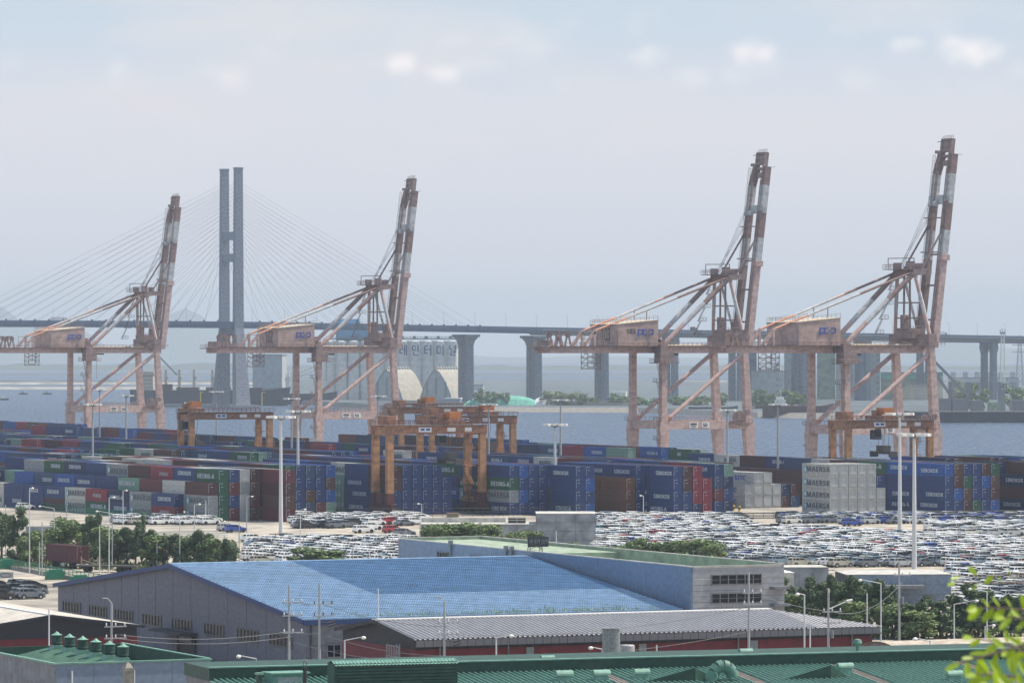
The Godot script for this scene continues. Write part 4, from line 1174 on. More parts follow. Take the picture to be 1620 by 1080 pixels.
func quay_cranes() -> void:
	var first := make_quay_crane()
	var at := [[1025, 1346, "103"], [1311, 1257, ""], [486, 1551, "102"], [125, 1724, ""]]
	var says := ["pink quay crane with raised boom, its house numbered 103, third from the left", "pink quay crane with raised boom at far right, behind the single orange gantry", "pink quay crane with raised boom in front of the white grain silos, numbered 102", "pink quay crane with raised boom at the left, smallest of the four"]
	var all := [first]
	for i in 3:
		var copy: Node3D = first.duplicate()
		copy.name = "quay_crane_%03d" % (i + 1)
		add_child(copy, true)
		all.append(copy)
	for i in 4:
		var c: Node3D = all[i]
		var d: float = at[i][1]
		var m: float = (at[i][0] - 810.0) / FOCAL
		d = 689.0 / (V.x * m - V.z)   # on the landward rail
		c.position = Vector3(m * d, 0, -d)
		c.set_meta("label", says[i])
		if at[i][2] != "":
			var h := c.get_node("machinery_house")
			put("number", lettering(at[i][2], 3.1 if i == 0 else 3.4, false), mats.ink, h, Transform3D(Basis(Vector3(0.8, 0, 0), Vector3(0, 1.25, 0), Vector3.BACK), cv(-15.46, 43.6, 1.2)))
			if i == 0:
				put("number", lettering(at[i][2], 1.5, true), mats.ink, h, turned(-10.9, 44.5, 8.45, 1))


func make_gantry() -> Node3D:
	var t := thing("gantry_crane", "pending", "gantry crane", Vector3.ZERO, quay_turn, "orange gantries straddling the container rows")
	var org: Material = mats.rtg_orange
	var W := 24.6
	var H := 20.0
	for u in [3.6, -3.6]:
		for v in [0.0, W]:
			var leg := put("leg", Shape.new().taper(cv(v, 2.2, u), cv(v, H - 1.0, u), Vector2(1.3, 1.7), Vector2(1.2, 1.6)).mesh(), org, t)
			put("grimy_foot", Shape.new().taper(cv(v, 1.6, u), cv(v, 5.2, u), Vector2(1.36, 1.9), Vector2(1.34, 1.76)).mesh(), mats.rtg_maroon, leg)
		var g := put("girder", Shape.new().bar(cv(-1.0, H, u), cv(W + 1.0, H, u), 1.3, 2.0).mesh(), mats.rtg_rust, t)
		put("railing", Shape.new().rail(cv(-1.0, H + 1.0, u * 1.3), cv(W + 1.0, H + 1.0, u * 1.3), 1.1, 1.5, 0.06).mesh(), mats.rtg_maroon, g)
		put("walkway", Shape.new().bar(cv(-1.0, H + 1.06, u * 1.2), cv(W + 1.0, H + 1.06, u * 1.2), 0.9, 0.1).mesh(), mats.steel_grey, g)
	for v in [0.0, W]:
		var sill := put("sill_beam", Shape.new().bar(cv(v, 1.9, -5.6), cv(v, 1.9, 5.6), 1.3, 1.5).mesh(), mats.rtg_maroon, t)
		put("power_box", Shape.new().box(cv(v, 4.0, 0), Vector3(3.4, 2.6, 1.9)).mesh(), mats.rtg_maroon, sill)
		put("top_beam", Shape.new().bar(cv(v, H - 0.4, -4.2), cv(v, H - 0.4, 4.2), 1.1, 1.8).mesh(), org, t)
		for u in [-5.0, -3.0, 3.0, 5.0]:
			put("wheel", Shape.new().tube(cv(v - 0.35, 0.75, u), cv(v + 0.35, 0.75, u), 0.75, 0.75, 14).mesh(), mats.rubber, t)
	var st := Shape.new()
	for i in 4:
		var y := 3.0 + i * 4.2
		st.ladder(cv(W - 1.5, y, -2.6 + (i % 2) * 4.0), cv(W - 1.5, y + 4.2, 1.4 - (i % 2) * 4.0), Vector3(0, 0, 0.35), 0.08)
		st.rail(cv(W - 1.9, y, -2.6), cv(W - 1.9, y, 2.4), 1.0, 1.2, 0.06)
		st.box(cv(W - 1.5, y, 0), Vector3(5.4, 0.12, 0.9))
	put("stairs", st.mesh(), mats.rtg_orange, t)
	var tr := put("trolley", Shape.new().box(cv(17.5, H + 1.7, 0), Vector3(8.6, 1.0, 4.4)).box(cv(16.6, H + 2.8, -1.0), Vector3(2.0, 1.4, 1.8)).mesh(), mats.rtg_rust, t)
	put("winch_house", Shape.new().box(cv(18.2, H + 3.3, 0.4), Vector3(3.6, 1.7, 3.0)).mesh(), mats.rtg_bright, tr)
	var cab := put("cab", Shape.new().box(cv(14.6, H - 2.6, 1.6), Vector3(2.0, 2.4, 2.2)).mesh(), mats.steel_dark, tr)
	put("window", Shape.new().box(cv(14.6, H - 2.4, 2.65), Vector3(0.12, 1.3, 1.7)).mesh(), mats.window_glass, cab)
	put("spreader", Shape.new().box(cv(18.0, H - 7.2, 0), Vector3(9.0, 0.7, 1.8)).box(cv(18.0, H - 6.2, 0), Vector3(3.0, 1.6, 2.4)).box(cv(18.0, H - 7.6, 4.3), Vector3(0.7, 1.4, 2.2)).box(cv(18.0, H - 7.6, -4.3), Vector3(0.7, 1.4, 2.2)).tube(cv(17.2, H - 6.0, 1.0), cv(16.8, H + 1.2, 1.2), 0.06, 0.06, 4).tube(cv(18.8, H - 6.0, 1.0), cv(19.2, H + 1.2, 1.2), 0.06, 0.06, 4).tube(cv(17.2, H - 6.0, -1.0), cv(16.8, H + 1.2, -1.2), 0.06, 0.06, 4).tube(cv(18.8, H - 6.0, -1.0), cv(19.2, H + 1.2, -1.2), 0.06, 0.06, 4).mesh(), mats.steel_dark, tr)
	put("engine_house", Shape.new().box(cv(1.2, H + 2.2, 0), Vector3(5.0, 2.0, 2.2)).mesh(), mats.rtg_rust, t)
	var a := put("sign_plate", Shape.new().box(cv(9.0, H, 4.3), Vector3(0.1, 1.1, 3.4)).mesh(), mats.sign_white, t)
	put("logo", Shape.new().bar(cv(7.8, H + 0.05, 4.38), cv(8.8, H + 0.05, 4.38), 0.06, 0.5).bar(cv(9.2, H + 0.05, 4.38), cv(10.3, H + 0.05, 4.38), 0.06, 0.5).mesh(), mats.sign_blue, a)
	put("sign_plate", Shape.new().box(cv(16.0, H, 4.3), Vector3(0.1, 0.9, 2.2)).mesh(), mats.sign_white, t)
	put("sign_plate", Shape.new().box(cv(20.5, H, 4.3), Vector3(0.1, 0.9, 1.8)).mesh(), mats.sign_white, t)
	return t


func yard_gantries() -> void:
	var first := make_gantry()
	var at := [[605.0, 1035.0, "largest orange gantry, standing nearest over the blue container row in mid picture", 1.0, 0.0], [674.0, 1186.0, "orange gantry just right of and behind the largest one, spreader hanging at its right end", 1.0, 0.0], [626.0, 1385.0, "orange gantry farthest away, seen above the largest one", 1.0, -7.0], [294.0, 1260.0, "orange gantry at the left between the first two quay cranes, winch house at its left", 1.0, -16.0], [1330.0, 1112.0, "orange gantry at the right in front of the last quay crane", 1.0, -5.0]]
	for i in at.size():
		var c: Node3D = first if i == 0 else first.duplicate()
		if i > 0:
			c.name = "gantry_crane_%03d" % i
			add_child(c, true)
		var d: float = at[i][1]
		c.position = Vector3((at[i][0] - 810.0) / FOCAL * d, 0, -d)
		c.set_meta("label", at[i][2])
		c.get_node("trolley").position = cv(at[i][4], 0)


func container_body(reefer: bool) -> ArrayMesh:   # 40-foot box, local x along its length, base at y = 0
	var s := Shape.new()
	var L := 12.19
	var H := 2.88
	var W := 2.44
	s.span(Vector3(-L / 2 + 0.12, 0.12, -W / 2 + 0.07), Vector3(L / 2 - 0.12, H - 0.06, W / 2 - 0.07))
	for x in [-L / 2 + 0.09, L / 2 - 0.09]:
		for z in [-W / 2 + 0.08, W / 2 - 0.08]:
			s.box(Vector3(x, H / 2, z), Vector3(0.18, H, 0.16))
		s.box(Vector3(x, H - 0.07, 0), Vector3(0.16, 0.13, W - 0.3))
		s.box(Vector3(x, 0.09, 0), Vector3(0.16, 0.17, W - 0.3))
	for z in [-W / 2 + 0.05, W / 2 - 0.05]:
		s.box(Vector3(0, H - 0.07, z), Vector3(L - 0.3, 0.12, 0.1))
		s.box(Vector3(0, 0.08, z), Vector3(L - 0.3, 0.15, 0.1))
	if not reefer:
		var m := 22
		for i in m:
			var x := lerpf(-L / 2 + 0.4, L / 2 - 0.4, (i + 0.5) / m)
			for z in [-W / 2 + 0.055, W / 2 - 0.055]:
				s.box(Vector3(x, H / 2, z), Vector3(0.22, H - 0.3, 0.05))
			s.box(Vector3(x, H - 0.05, 0), Vector3(0.2, 0.03, W - 0.3))
	return s.mesh()


func container_door() -> Mesh:
	var s := Shape.new()
	for z in [-0.56, 0.56]:
		s.box(Vector3(6.0, 1.43, z), Vector3(0.08, 2.5, 1.06))
		for dz in [-0.22, 0.22]:
			s.tube(Vector3(6.09, 0.2, z + dz), Vector3(6.09, 2.7, z + dz), 0.03, 0.03, 5)
	return s.mesh()


func container_marks(white: bool) -> Mesh:
	var s := Shape.new()
	if white:
		s.box(Vector3(6.03, 1.5, 0), Vector3(0.06, 2.4, 2.1))
		s.box(Vector3(6.08, 0.7, 0.0), Vector3(0.08, 0.7, 1.7))
	else:
		s.box(Vector3(6.07, 2.62, 0.55), Vector3(0.05, 0.1, 0.9))
		s.box(Vector3(6.07, 1.6, 1.02), Vector3(0.05, 1.9, 0.06))
		s.box(Vector3(6.08, 1.9, 0.3), Vector3(0.05, 0.14, 0.4))
	return s.mesh()


const TONES := {
	"navy": Vector3(0.022, 0.056, 0.20), "faded navy": Vector3(0.045, 0.085, 0.19), "deep navy": Vector3(0.016, 0.034, 0.11), "blue": Vector3(0.022, 0.105, 0.40), "brown": Vector3(0.125, 0.055, 0.042), "dark red": Vector3(0.165, 0.030, 0.040),
	"maroon": Vector3(0.095, 0.028, 0.030), "crimson": Vector3(0.30, 0.028, 0.055), "white": Vector3(0.58, 0.575, 0.54), "pale grey": Vector3(0.34, 0.36, 0.37), "green": Vector3(0.022, 0.115, 0.062), "bright green": Vector3(0.035, 0.24, 0.10),
	"mint": Vector3(0.20, 0.36, 0.29), "cream": Vector3(0.44, 0.42, 0.33), "orange brown": Vector3(0.20, 0.075, 0.035),
}


func yard_limit(x: float) -> float:   # the yard's near edge, in metres from the camera, by direction
	var k := [[-400.0, 1200.0], [0.0, 1096.0], [118.0, 1052.0], [150.0, 1041.0], [310.0, 998.0], [470.0, 992.0], [482.0, 1034.0], [1164.0, 1026.0], [1168.0, 1082.0], [1240.0, 1082.0], [1246.0, 1046.0], [2200.0, 1056.0]]
	for i in k.size() - 1:
		if x <= k[i + 1][0]:
			return lerpf(k[i][1], k[i + 1][1], (x - k[i][0]) / (k[i + 1][0] - k[i][0]))
	return 1058.0


func containers() -> void:
	var r := RandomNumberGenerator.new()
	r.seed = 77
	var block_names := ["far left corner block", "block behind left trees", "left front block", "block by left pale mast", "block under nearest gantry", "block right of nearest gantry", "block before third quay crane", "block ending in crimson boxes", "block of white reefers", "blue block beside white reefers", "right edge block", "rear block by quay"]
	var grid := {}
	var boxes := []
	for b in range(-4, 8):
		for row in (8 if b == -2 else 6):
			var v := 478.2 + 24.3 * b + 2.66 * row
			if b <= -2:
				v -= 7.5
			var front := -1
			var started := false
			var j := 40
			while j > -140:
				var u := -1000.0 + 12.62 * j
				var p: Vector3 = U * (u + 6.1) + V * v
				j -= 1
				if p.z > -700.0:
					continue
				var x := seen(p).x
				if x > 1700.0 or -p.z < yard_limit(x):
					continue
				if x < -70.0:
					break
				if not started:
					started = true
					front = j + 1
				var back := front - (j + 1)
				if (j + 200) % 24 == 3 and back > 5:
					continue
				var hgt := 3.3 + 0.8 * sin(b * 2.3 + floor((j + b * 2) / 9.0) * 1.9) + 0.5 * sin(row * 1.3 + floor(j / 4.0) * 1.9 + b)
				if back < 2:
					hgt = 3.6 + 0.8 * sin(b * 3.1 + row * 2.0 + back)
				if b >= 4 and back > 5:
					hgt -= 0.7
				if back > 3 and sin(j * 12.9 + row * 78.2 + b * 37.7) > 0.93:
					hgt -= 1.5
				var n := clampi(roundi(hgt), 1, 5)
				if b == -2:
					n = [2, 3, 4, 4, 4, 4, 4, 4][row] if back < 9 else n
					if row > 4 and back > 2 and back < 7:
						n = 3
				if b == -1 and back < 5:
					n = 4 if row > 0 else 3
				if b == 0 and back < 2:
					n = [4, 4, 4, 4, 4, 3][row]
				if b == 1 and back < 3:
					n = 4
				if b == 2 and back < 3:
					n = [3, 4, 4, 4, 4, 3][row]
				if b == 3 and back < 2:
					n = 4
				if b == 4 and back < 3:
					n = [4, 4, 4, 4, 4, 3][row]
					if back > 0:
						n = 0
				if b == 5 and back < 4:
					n = 4
				var col := tone_of(r, b, row, back)
				for tier in n:
					var c: String = col
					if r.randf() < 0.45 and not (col in ["white", "crimson"] and r.randf() < 0.8):
						c = tone_of(r, b, row, back + 50)
					if b == 4 and back < 2 and row < (5 if tier > 1 else 6):
						c = "white"
					if b == 5 and back < 2:
						c = ["navy", "blue", "green", "navy", "brown", "navy", "maroon"][(tier * 5 + row * 3) % 7]
					if b == 2 and back < 2 and row < 4:
						c = "orange brown" if row == 0 else "maroon" if row == 3 and tier > 1 else "navy"
					if b == 2 and back == 0 and row > 3:
						c = "crimson" if tier > 0 or row == 5 else "deep navy"
					if b == 4 and back in [3, 4] and row < 4:
						c = "white"
					if b == 0 and back == 0:
						c = "navy" if row != 0 else ["navy", "navy", "brown", "maroon"][tier % 4]
					if b == 1 and back < 2 and row == 0:
						c = ["navy", "pale grey", "green", "navy"][tier % 4]
					if b == 1 and back < 2 and row > 0:
						c = "navy" if r.randf() < 0.6 else ["blue", "faded navy"][r.randi() % 2]
					if b == -2 and back == 0 and row > 4 and tier < 4:
						c = ["brown", "dark red", "blue", "cream", "maroon", "brown", "dark red"][r.randi() % 7]
					if b == -1 and back == 0 and row > 4:
						c = ["brown", "dark red", "blue", "cream", "maroon", "mint", "brown"][r.randi() % 7]
					grid[Vector4i(b, row, j, tier)] = true
					boxes.append([b, row, back, tier, n, U * u + V * v + Vector3(0, tier * 2.9 + 0.02, 0), c, j])
	var shown := []
	var rest := []
	for q in boxes:
		var near: bool = not grid.has(Vector4i(q[0], q[1], q[7] + 1, q[3]))
		var side: bool = not grid.has(Vector4i(q[0], q[1] - 1, q[7], q[3]))
		var top: bool = not grid.has(Vector4i(q[0], q[1], q[7], q[3] + 1))
		if not (near or side or top):
			continue
		var x := seen(q[5]).x
		if x > -40.0 and x < 1660.0 and (near or side):
			shown.append([-(q[5] as Vector3).z + (0.0 if near and side else 14.0 if near else 20.0), q, side, near])
		else:
			rest.append([0.0, q, side, near])
	shown.sort_custom(func(a, b): return a[0] < b[0])
	var dry := container_body(false)
	var cold := container_body(true)
	var door := container_door()
	var marks := container_marks(false)
	var marks_w := container_marks(true)
	var facing := Basis(Vector3.UP, quay_turn)
	var light_mark := paint("door_mark", 0.42, 0.47, 0.52, 0.7)
	var ink := paint("box_ink", 0.10, 0.11, 0.13, 0.7)
	var pale_ink := paint("box_pale_ink", 0.52, 0.56, 0.60, 0.7)
	var star := paint("box_star", 0.10, 0.35, 0.50, 0.7)
	for i in shown.size():
		if i >= 300:
			rest.append(shown[i])
			continue
		var q: Array = shown[i][1]
		var c: String = q[6]
		var t: Vector3 = TONES[c]
		var reefer: bool = c == "white"
		var o := put("shipping_container", cold if reefer else dry, paint("box_" + c.replace(" ", "_"), t.x, t.y, t.z, 0.62, 0.0, grime, 0.21), self, Transform3D(facing, q[5]))
		tag(o, "%s container, %s tier, %s row from left, %s bay, %s" % [c, ordinal(q[3] + 1), ordinal(q[1] + 1), "front" if q[2] == 0 else ordinal(q[2] + 1), block_names[q[0] + 4]], "shipping container", "shipping containers stacked in the yard")
		var darker := paint("box_door_" + c.replace(" ", "_"), t.x * 0.9, t.y * 0.95, t.z * 1.0, 0.6, 0.0, grime, 0.3)
		if shown[i][3]:
			var d := put("door", door, darker, o)
			put("door_marks", marks_w if reefer else marks, mats.silo_grey if reefer else light_mark, d)
		if shown[i][2]:
			if reefer and q[0] == 4 and q[2] > 2:
				put("lettering", lettering("SITC", 1.2), mats.logo_blue, o, Transform3D(Basis(Vector3(1.6, 0, 0), Vector3.UP, Vector3.BACK), Vector3(-0.5, 1.5, 1.24)))
			else:
				box_text(o, c, i, ink, pale_ink, star)
	# everything farther back or small: one object
	var far := thing("container_rows", "countless blue, brown and white containers stacked in rows farther back in the yard", "containers")
	far.set_meta("kind", "stuff")
	var body_mat := paint("box_far", 1, 1, 1, 0.62, 0.0, grime, 0.21)
	body_mat.vertex_color_use_as_albedo = true
	for kind in 2:
		var list := []
		for q in rest:
			if (q[1][6] == "white") == (kind == 1):
				list.append(q)
		var mm := MultiMesh.new()
		mm.transform_format = MultiMesh.TRANSFORM_3D
		mm.use_colors = true
		mm.mesh = cold if kind else dry
		mm.instance_count = list.size()
		for i in list.size():
			mm.set_instance_transform(i, Transform3D(facing, list[i][1][5]))
			var t: Vector3 = TONES[list[i][1][6]]
			mm.set_instance_color(i, Color(t.x, t.y, t.z))
		var o := MultiMeshInstance3D.new()
		o.name = "box_bodies"
		o.multimesh = mm
		o.material_override = body_mat
		far.add_child(o, true)
		mass(o)
		var dm := MultiMesh.new()
		dm.transform_format = MultiMesh.TRANSFORM_3D
		dm.mesh = marks_w if kind else marks
		var ends := list.filter(func(q): return q[3])
		dm.instance_count = ends.size()
		for i in ends.size():
			dm.set_instance_transform(i, Transform3D(facing, ends[i][1][5]))
		var e := MultiMeshInstance3D.new()
		e.name = "end_marks"
		e.multimesh = dm
		e.material_override = mats.silo_grey if kind else light_mark
		far.add_child(e, true)
		mass(e)
	var names := ["SINOKOR", "HEUNG-A", "SINOKOR", "MAERSK"]
	for w in 4:
		var list := rest.filter(func(q): return q[2] and ((w == 3 and q[1][6] == "white") or (w < 3 and q[1][6] in ["navy", "faded navy", "deep navy", "green", "blue"] and int(q[1][1] + q[1][7] * 3 + q[1][3] * 7 + q[1][0]) % 4 == w)))
		if list.is_empty():
			continue
		var mm := MultiMesh.new()
		mm.transform_format = MultiMesh.TRANSFORM_3D
		mm.mesh = lettering(names[w], 1.1 if w == 3 else 0.95, true)
		mm.instance_count = list.size()
		for i in list.size():
			mm.set_instance_transform(i, Transform3D(facing, list[i][1][5] + facing * Vector3(1.0 + 1.2 * sin(i * 2.1), 1.45 + 0.2 * sin(i * 1.3), 1.24)))
		var o := MultiMeshInstance3D.new()
		o.name = "box_lettering"
		o.multimesh = mm
		o.material_override = ink if w == 3 else pale_ink
		far.add_child(o, true)
		mass(o)


func tone_of(r: RandomNumberGenerator, b: int, row: int, back: int) -> String:
	var x := r.randf()
	if b == -3 and back < 8 and row > 2 and x < 0.5:
		return "white"
	if b == -1 and back > 3 and back < 9 and x < 0.55:
		return "white"
	if b == -2 and back < 10 and x < 0.2:
		return ["white", "pale grey"][r.randi() % 2]
	if b >= 4 and x < 0.12:
		return "maroon"
	if x < 0.30:
		return "navy"
	if x < 0.41:
		return "faded navy"
	if x < 0.50:
		return "deep navy"
	if x < 0.57:
		return "blue"
	return ["brown", "brown", "maroon", "dark red", "green", "navy", "brown", "crimson", "pale grey", "green", "orange brown", "mint", "maroon", "white"][r.randi() % 14]


func box_text(o: Node3D, c: String, i: int, ink: Material, pale_ink: Material, star: Material) -> void:
	var at := Transform3D(Basis.IDENTITY, Vector3(0.4 + 1.3 * sin(i * 2.4), 1.45 + 0.25 * sin(i * 1.7), 1.24))
	if c == "white" or c == "pale grey":
		if i % 5 == 3:
			return
		at.origin.x = 0.9
		put("lettering", lettering("MAERSK", 1.3), ink, o, Transform3D(Basis(Vector3(1.5, 0, 0), Vector3.UP, Vector3.BACK), at.origin))
		var l := Shape.new().box(Vector3(-4.6, 1.45, 1.22), Vector3(1.5, 1.5, 0.05))
		put("logo", l.mesh(), star, o)
		var s := Shape.new()
		for k in 7:
			var a := TAU * k / 7.0 + 0.2
			s.bar(Vector3(-4.6, 1.45, 1.255), Vector3(-4.6 + 0.62 * cos(a), 1.45 + 0.62 * sin(a), 1.255), 0.02, 0.18)
		put("logo", s.mesh(), mats.white, o)
	elif c in ["green", "bright green", "mint"]:
		put("lettering", lettering("HEUNG-A", 1.1), pale_ink, o, Transform3D(Basis(Vector3(1.35, 0, 0), Vector3.UP, Vector3.BACK), at.origin))
	elif c in ["navy", "faded navy", "deep navy", "blue"]:
		if i % 6 == 5 or i % 11 == 4:
			return
		put("lettering", lettering("HEUNG-A" if i % 6 == 1 else "SINOKOR", 0.95), pale_ink, o, Transform3D(Basis(Vector3(1.25, 0, 0), Vector3.UP, Vector3.BACK), at.origin))
	elif c == "crimson":
		put("lettering", lettering("HYUNDAI", 0.85, false), pale_ink, o, at)


func car_shapes(sedan: bool) -> Dictionary:
	var out := {}
	var body := Shape.new()
	if sedan:
		body.slab([Vector2(-2.35, 0.32), Vector2(2.3, 0.30), Vector2(2.38, 0.6), Vector2(2.15, 0.82), Vector2(1.0, 0.98), Vector2(-1.7, 1.02), Vector2(-2.3, 0.98), Vector2(-2.42, 0.7)], 0.92, 0.14)
		body.slab([Vector2(-1.15, 1.36), Vector2(0.15, 1.36), Vector2(0.0, 1.45), Vector2(-0.95, 1.46)], 0.66, 0.1)
	else:
		body.slab([Vector2(-2.25, 0.38), Vector2(2.2, 0.36), Vector2(2.3, 0.7), Vector2(2.12, 0.98), Vector2(1.05, 1.18), Vector2(-2.2, 1.22), Vector2(-2.32, 0.8)], 0.94, 0.14)
		body.slab([Vector2(-2.08, 1.55), Vector2(0.26, 1.55), Vector2(0.0, 1.68), Vector2(-1.75, 1.72), Vector2(-2.1, 1.64)], 0.745, 0.1)
	var yb := 1.0 if sedan else 1.18
	var yt := 1.40 if sedan else 1.60
	var bx := [-1.85, 0.98] if sedan else [-2.16, 1.02]
	var tx := [-1.05, 0.1] if sedan else [-1.88, 0.12]
	var glass := Shape.new()
	var p := []
	for e in [[bx, yb, 0.84], [tx, yt, 0.66]]:
		p.append_array([Vector3(e[0][0], e[1], e[2]), Vector3(e[0][1], e[1], e[2]), Vector3(e[0][1], e[1], -e[2]), Vector3(e[0][0], e[1], -e[2])])
	glass.hexa(p)
	for k in 4:
		body.bar(p[k], p[k + 4], 0.11, 0.11)
	for z in [1.0, -1.0]:
		for f in ([0.42] if sedan else [0.38, 0.72]):
			body.bar(Vector3(lerpf(bx[1], bx[0], f + 0.08), yb, 0.845 * z), Vector3(lerpf(tx[1], tx[0], f), yt, 0.665 * z), 0.09, 0.05)
		body.box(Vector3(0.75, 1.08 if not sedan else 1.0, 1.0 * z), Vector3(0.18, 0.16, 0.2))
	out.body = body.mesh()
	out.window = glass.mesh()
	var trim := Shape.new()
	trim.slab([Vector2(-2.3, 0.24), Vector2(2.25, 0.24), Vector2(2.32, 0.4), Vector2(-2.36, 0.44)], 0.935, 0.1)
	for z in [-0.9, 0.9]:
		for x in [-1.38, 1.42]:
			trim.tube(Vector3(x, 0.40, z - 0.05 * signf(z)), Vector3(x, 0.40, z + 0.05 * signf(z)), 0.44, 0.44, 16)
	trim.box(Vector3(2.3, 0.62, 0), Vector3(0.06, 0.2, 1.0))
	out.trim = trim.mesh()
	out.wheel = Shape.new().tube(Vector3(0, 0, -0.11), Vector3(0, 0, 0.11), 0.35, 0.35, 16).mesh()
	out.rim = Shape.new().tube(Vector3(0, 0, -0.125), Vector3(0, 0, 0.125), 0.2, 0.2, 10).mesh()
	out.lamp = Shape.new().box(Vector3.ZERO, Vector3(0.22, 0.14, 0.34)).mesh()
	return out


func car_lots() -> void:
	var r := RandomNumberGenerator.new()
	r.seed = 4242
	var tones := {"white": Vector3(0.86, 0.86, 0.85), "pearl": Vector3(0.66, 0.65, 0.62), "silver": Vector3(0.42, 0.44, 0.46), "grey": Vector3(0.14, 0.16, 0.19), "black": Vector3(0.012, 0.013, 0.016), "pale blue": Vector3(0.22, 0.31, 0.38), "beige": Vector3(0.46, 0.44, 0.36), "red": Vector3(0.42, 0.02, 0.03), "blue": Vector3(0.02, 0.06, 0.36)}
	var weights := ["white", "white", "white", "white", "white", "white", "white", "white", "white", "white", "white", "pearl", "silver", "silver", "grey", "black", "pale blue", "beige"]
	var spots := []
	# lanes run along V (nose to the right); lanes lie side by side along U
	var lane := 0
	var u := -930.0
	while u < -480.0:
		lane += 1
		u += 2.5
		if lane % 9 in [0]:
			u += 4.2
		var v := 120.0 + r.randf() * 1.0
		while v < 700.0:
			v += 4.95 + r.randf() * 0.12
			var p := U * u + V * v
			if p.z > -600.0:
				continue
			var q := seen(p)
			if not in_lot(q.x, q.y):
				continue
			if r.randf() < 0.04:
				continue
			var c: String = weights[r.randi() % weights.size()]
			if r.randf() < 0.035:
				c = "red" if r.randf() < 0.5 else "blue"
			if q.x < 700 and q.x > 380 and q.y < 840 and q.y > 831:
				c = ["black", "grey", "silver", "black", "white"][r.randi() % 5]
			if q.x < 120 and q.y > 900:
				c = ["black", "black", "grey"][r.randi() % 3]
			if q.y > 888 and q.y < 896 and q.x > 1000:
				c = ["grey", "pearl", "grey", "silver", "black", "red", "pale blue", "pearl", "pale blue", "beige", "pale blue"][r.randi() % 11]
			if q.x > 1220 and q.y < 831:
				c = ["grey", "white", "black", "pearl", "silver", "blue", "grey"][r.randi() % 7]
			spots.append([p, c, r.randf() < 0.2, q, lane])
	for q in [[640, 848, "grey"], [575, 843, "white"], [588, 838, "white"], [622, 843, "red"], [608, 858, "white"], [630, 856, "silver"], [372, 842, "blue"], [360, 840, "silver"], [1348, 832, "blue"], [1466, 833, "black"], [40, 806, "white"]]:
		var p := gp(q[0], q[1])
		var free := true
		for s in spots:
			if ((s[0] as Vector3) - p).length() < 4.7:
				free = false
		if free:
			spots.append([p, q[2], false, Vector2(q[0], q[1]), 0])
	# where each stands: its lot, its lane counted from the near edge, its place along the lane
	var zones := {}
	for s in spots:
		var z := "right edge lot" if s[3].x > 1500 and s[3].y > 897 else "big right lot" if s[3].x > 930 else "middle lot" if s[3].x > 390 else "lot beside far left boxes" if s[3].y < 840 else "left corner by blue-roofed shed"
		if s[4] == 0:
			z = "parked apart"
		zones[z] = zones.get(z, {})
		zones[z][s[4]] = zones[z].get(s[4], [])
		zones[z][s[4]].append(s)
	for z in zones:
		var lanes: Array = zones[z].keys()
		lanes.sort()
		lanes.reverse()
		for i in lanes.size():
			var line: Array = zones[z][lanes[i]]
			line.sort_custom(func(a, b): return a[3].x < b[3].x)
			for k in line.size():
				line[k].append_array([k + 1, i + 1, z])
	spots.sort_custom(func(a, b): return (a[0] as Vector3).length() < (b[0] as Vector3).length())
	var turn := Basis(Vector3.UP, deg_to_rad(29.0))
	var kinds := [car_shapes(false), car_shapes(true)]
	var paints := {}
	for c in tones:
		var m := paint("car_paint_" + c.replace(" ", "_"), tones[c].x, tones[c].y, tones[c].z, 0.3)
		m.clearcoat_enabled = true
		m.clearcoat = 0.6
		m.clearcoat_roughness = 0.08
		paints[c] = m
	var lamp_mat := paint("lamp_glass", 0.55, 0.57, 0.6, 0.15)
	var tail_mat := paint("tail_glass", 0.35, 0.015, 0.015, 0.2)
	var proto := []
	for k in 2:
		var sh: Dictionary = kinds[k]
		var t := Node3D.new()
		put("body", sh.body, paints.white, t)
		put("window", sh.window, mats.window_glass, t)
		put("lower_trim", sh.trim, mats.black, t)
		for z in [-0.86, 0.86]:
			for x in [-1.38, 1.42]:
				var w := put("wheel", sh.wheel, mats.rubber, t, Transform3D(Basis.IDENTITY, Vector3(x, 0.36, z)))
				put("rim", sh.rim, mats.silo_grey, w)
			put("headlight", sh.lamp, lamp_mat, t, Transform3D(Basis.IDENTITY, Vector3(2.16, 0.78, z * 0.8)))
			put("tail_light", sh.lamp, tail_mat, t, Transform3D(Basis.IDENTITY, Vector3(-2.24, 0.86, z * 0.8)))
		proto.append(t)
	var far := []
	for i in spots.size():
		var s: Array = spots[i]
		var k := 1 if s[2] else 0
		if i >= 300:
			far.append(s)
			continue
		var o: Node3D = proto[k].duplicate()
		o.name = "parked_car" + ("" if i == 0 else "_%03d" % i)
		add_child(o, true)
		o.transform = Transform3D(turn, s[0])
		(o.get_node("body") as MeshInstance3D).material_override = paints[s[1]]
		tag(o, "%s %s, %s from left in %s lane back, %s" % [s[1], "saloon car" if k else "estate car", ordinal(s[5]), ordinal(s[6]), s[7]], "car", "cars stored in the lots")
	proto[0].free()
	proto[1].free()
	var mass_node := thing("car_rows", "hundreds of stored cars, mostly white, packed nose to tail farther back in the lots", "cars")
	mass_node.set_meta("kind", "stuff")
	var any_paint := paint("car_paint_any", 1, 1, 1, 0.3)
	any_paint.vertex_color_use_as_albedo = true
	any_paint.clearcoat_enabled = true
	any_paint.clearcoat = 0.6
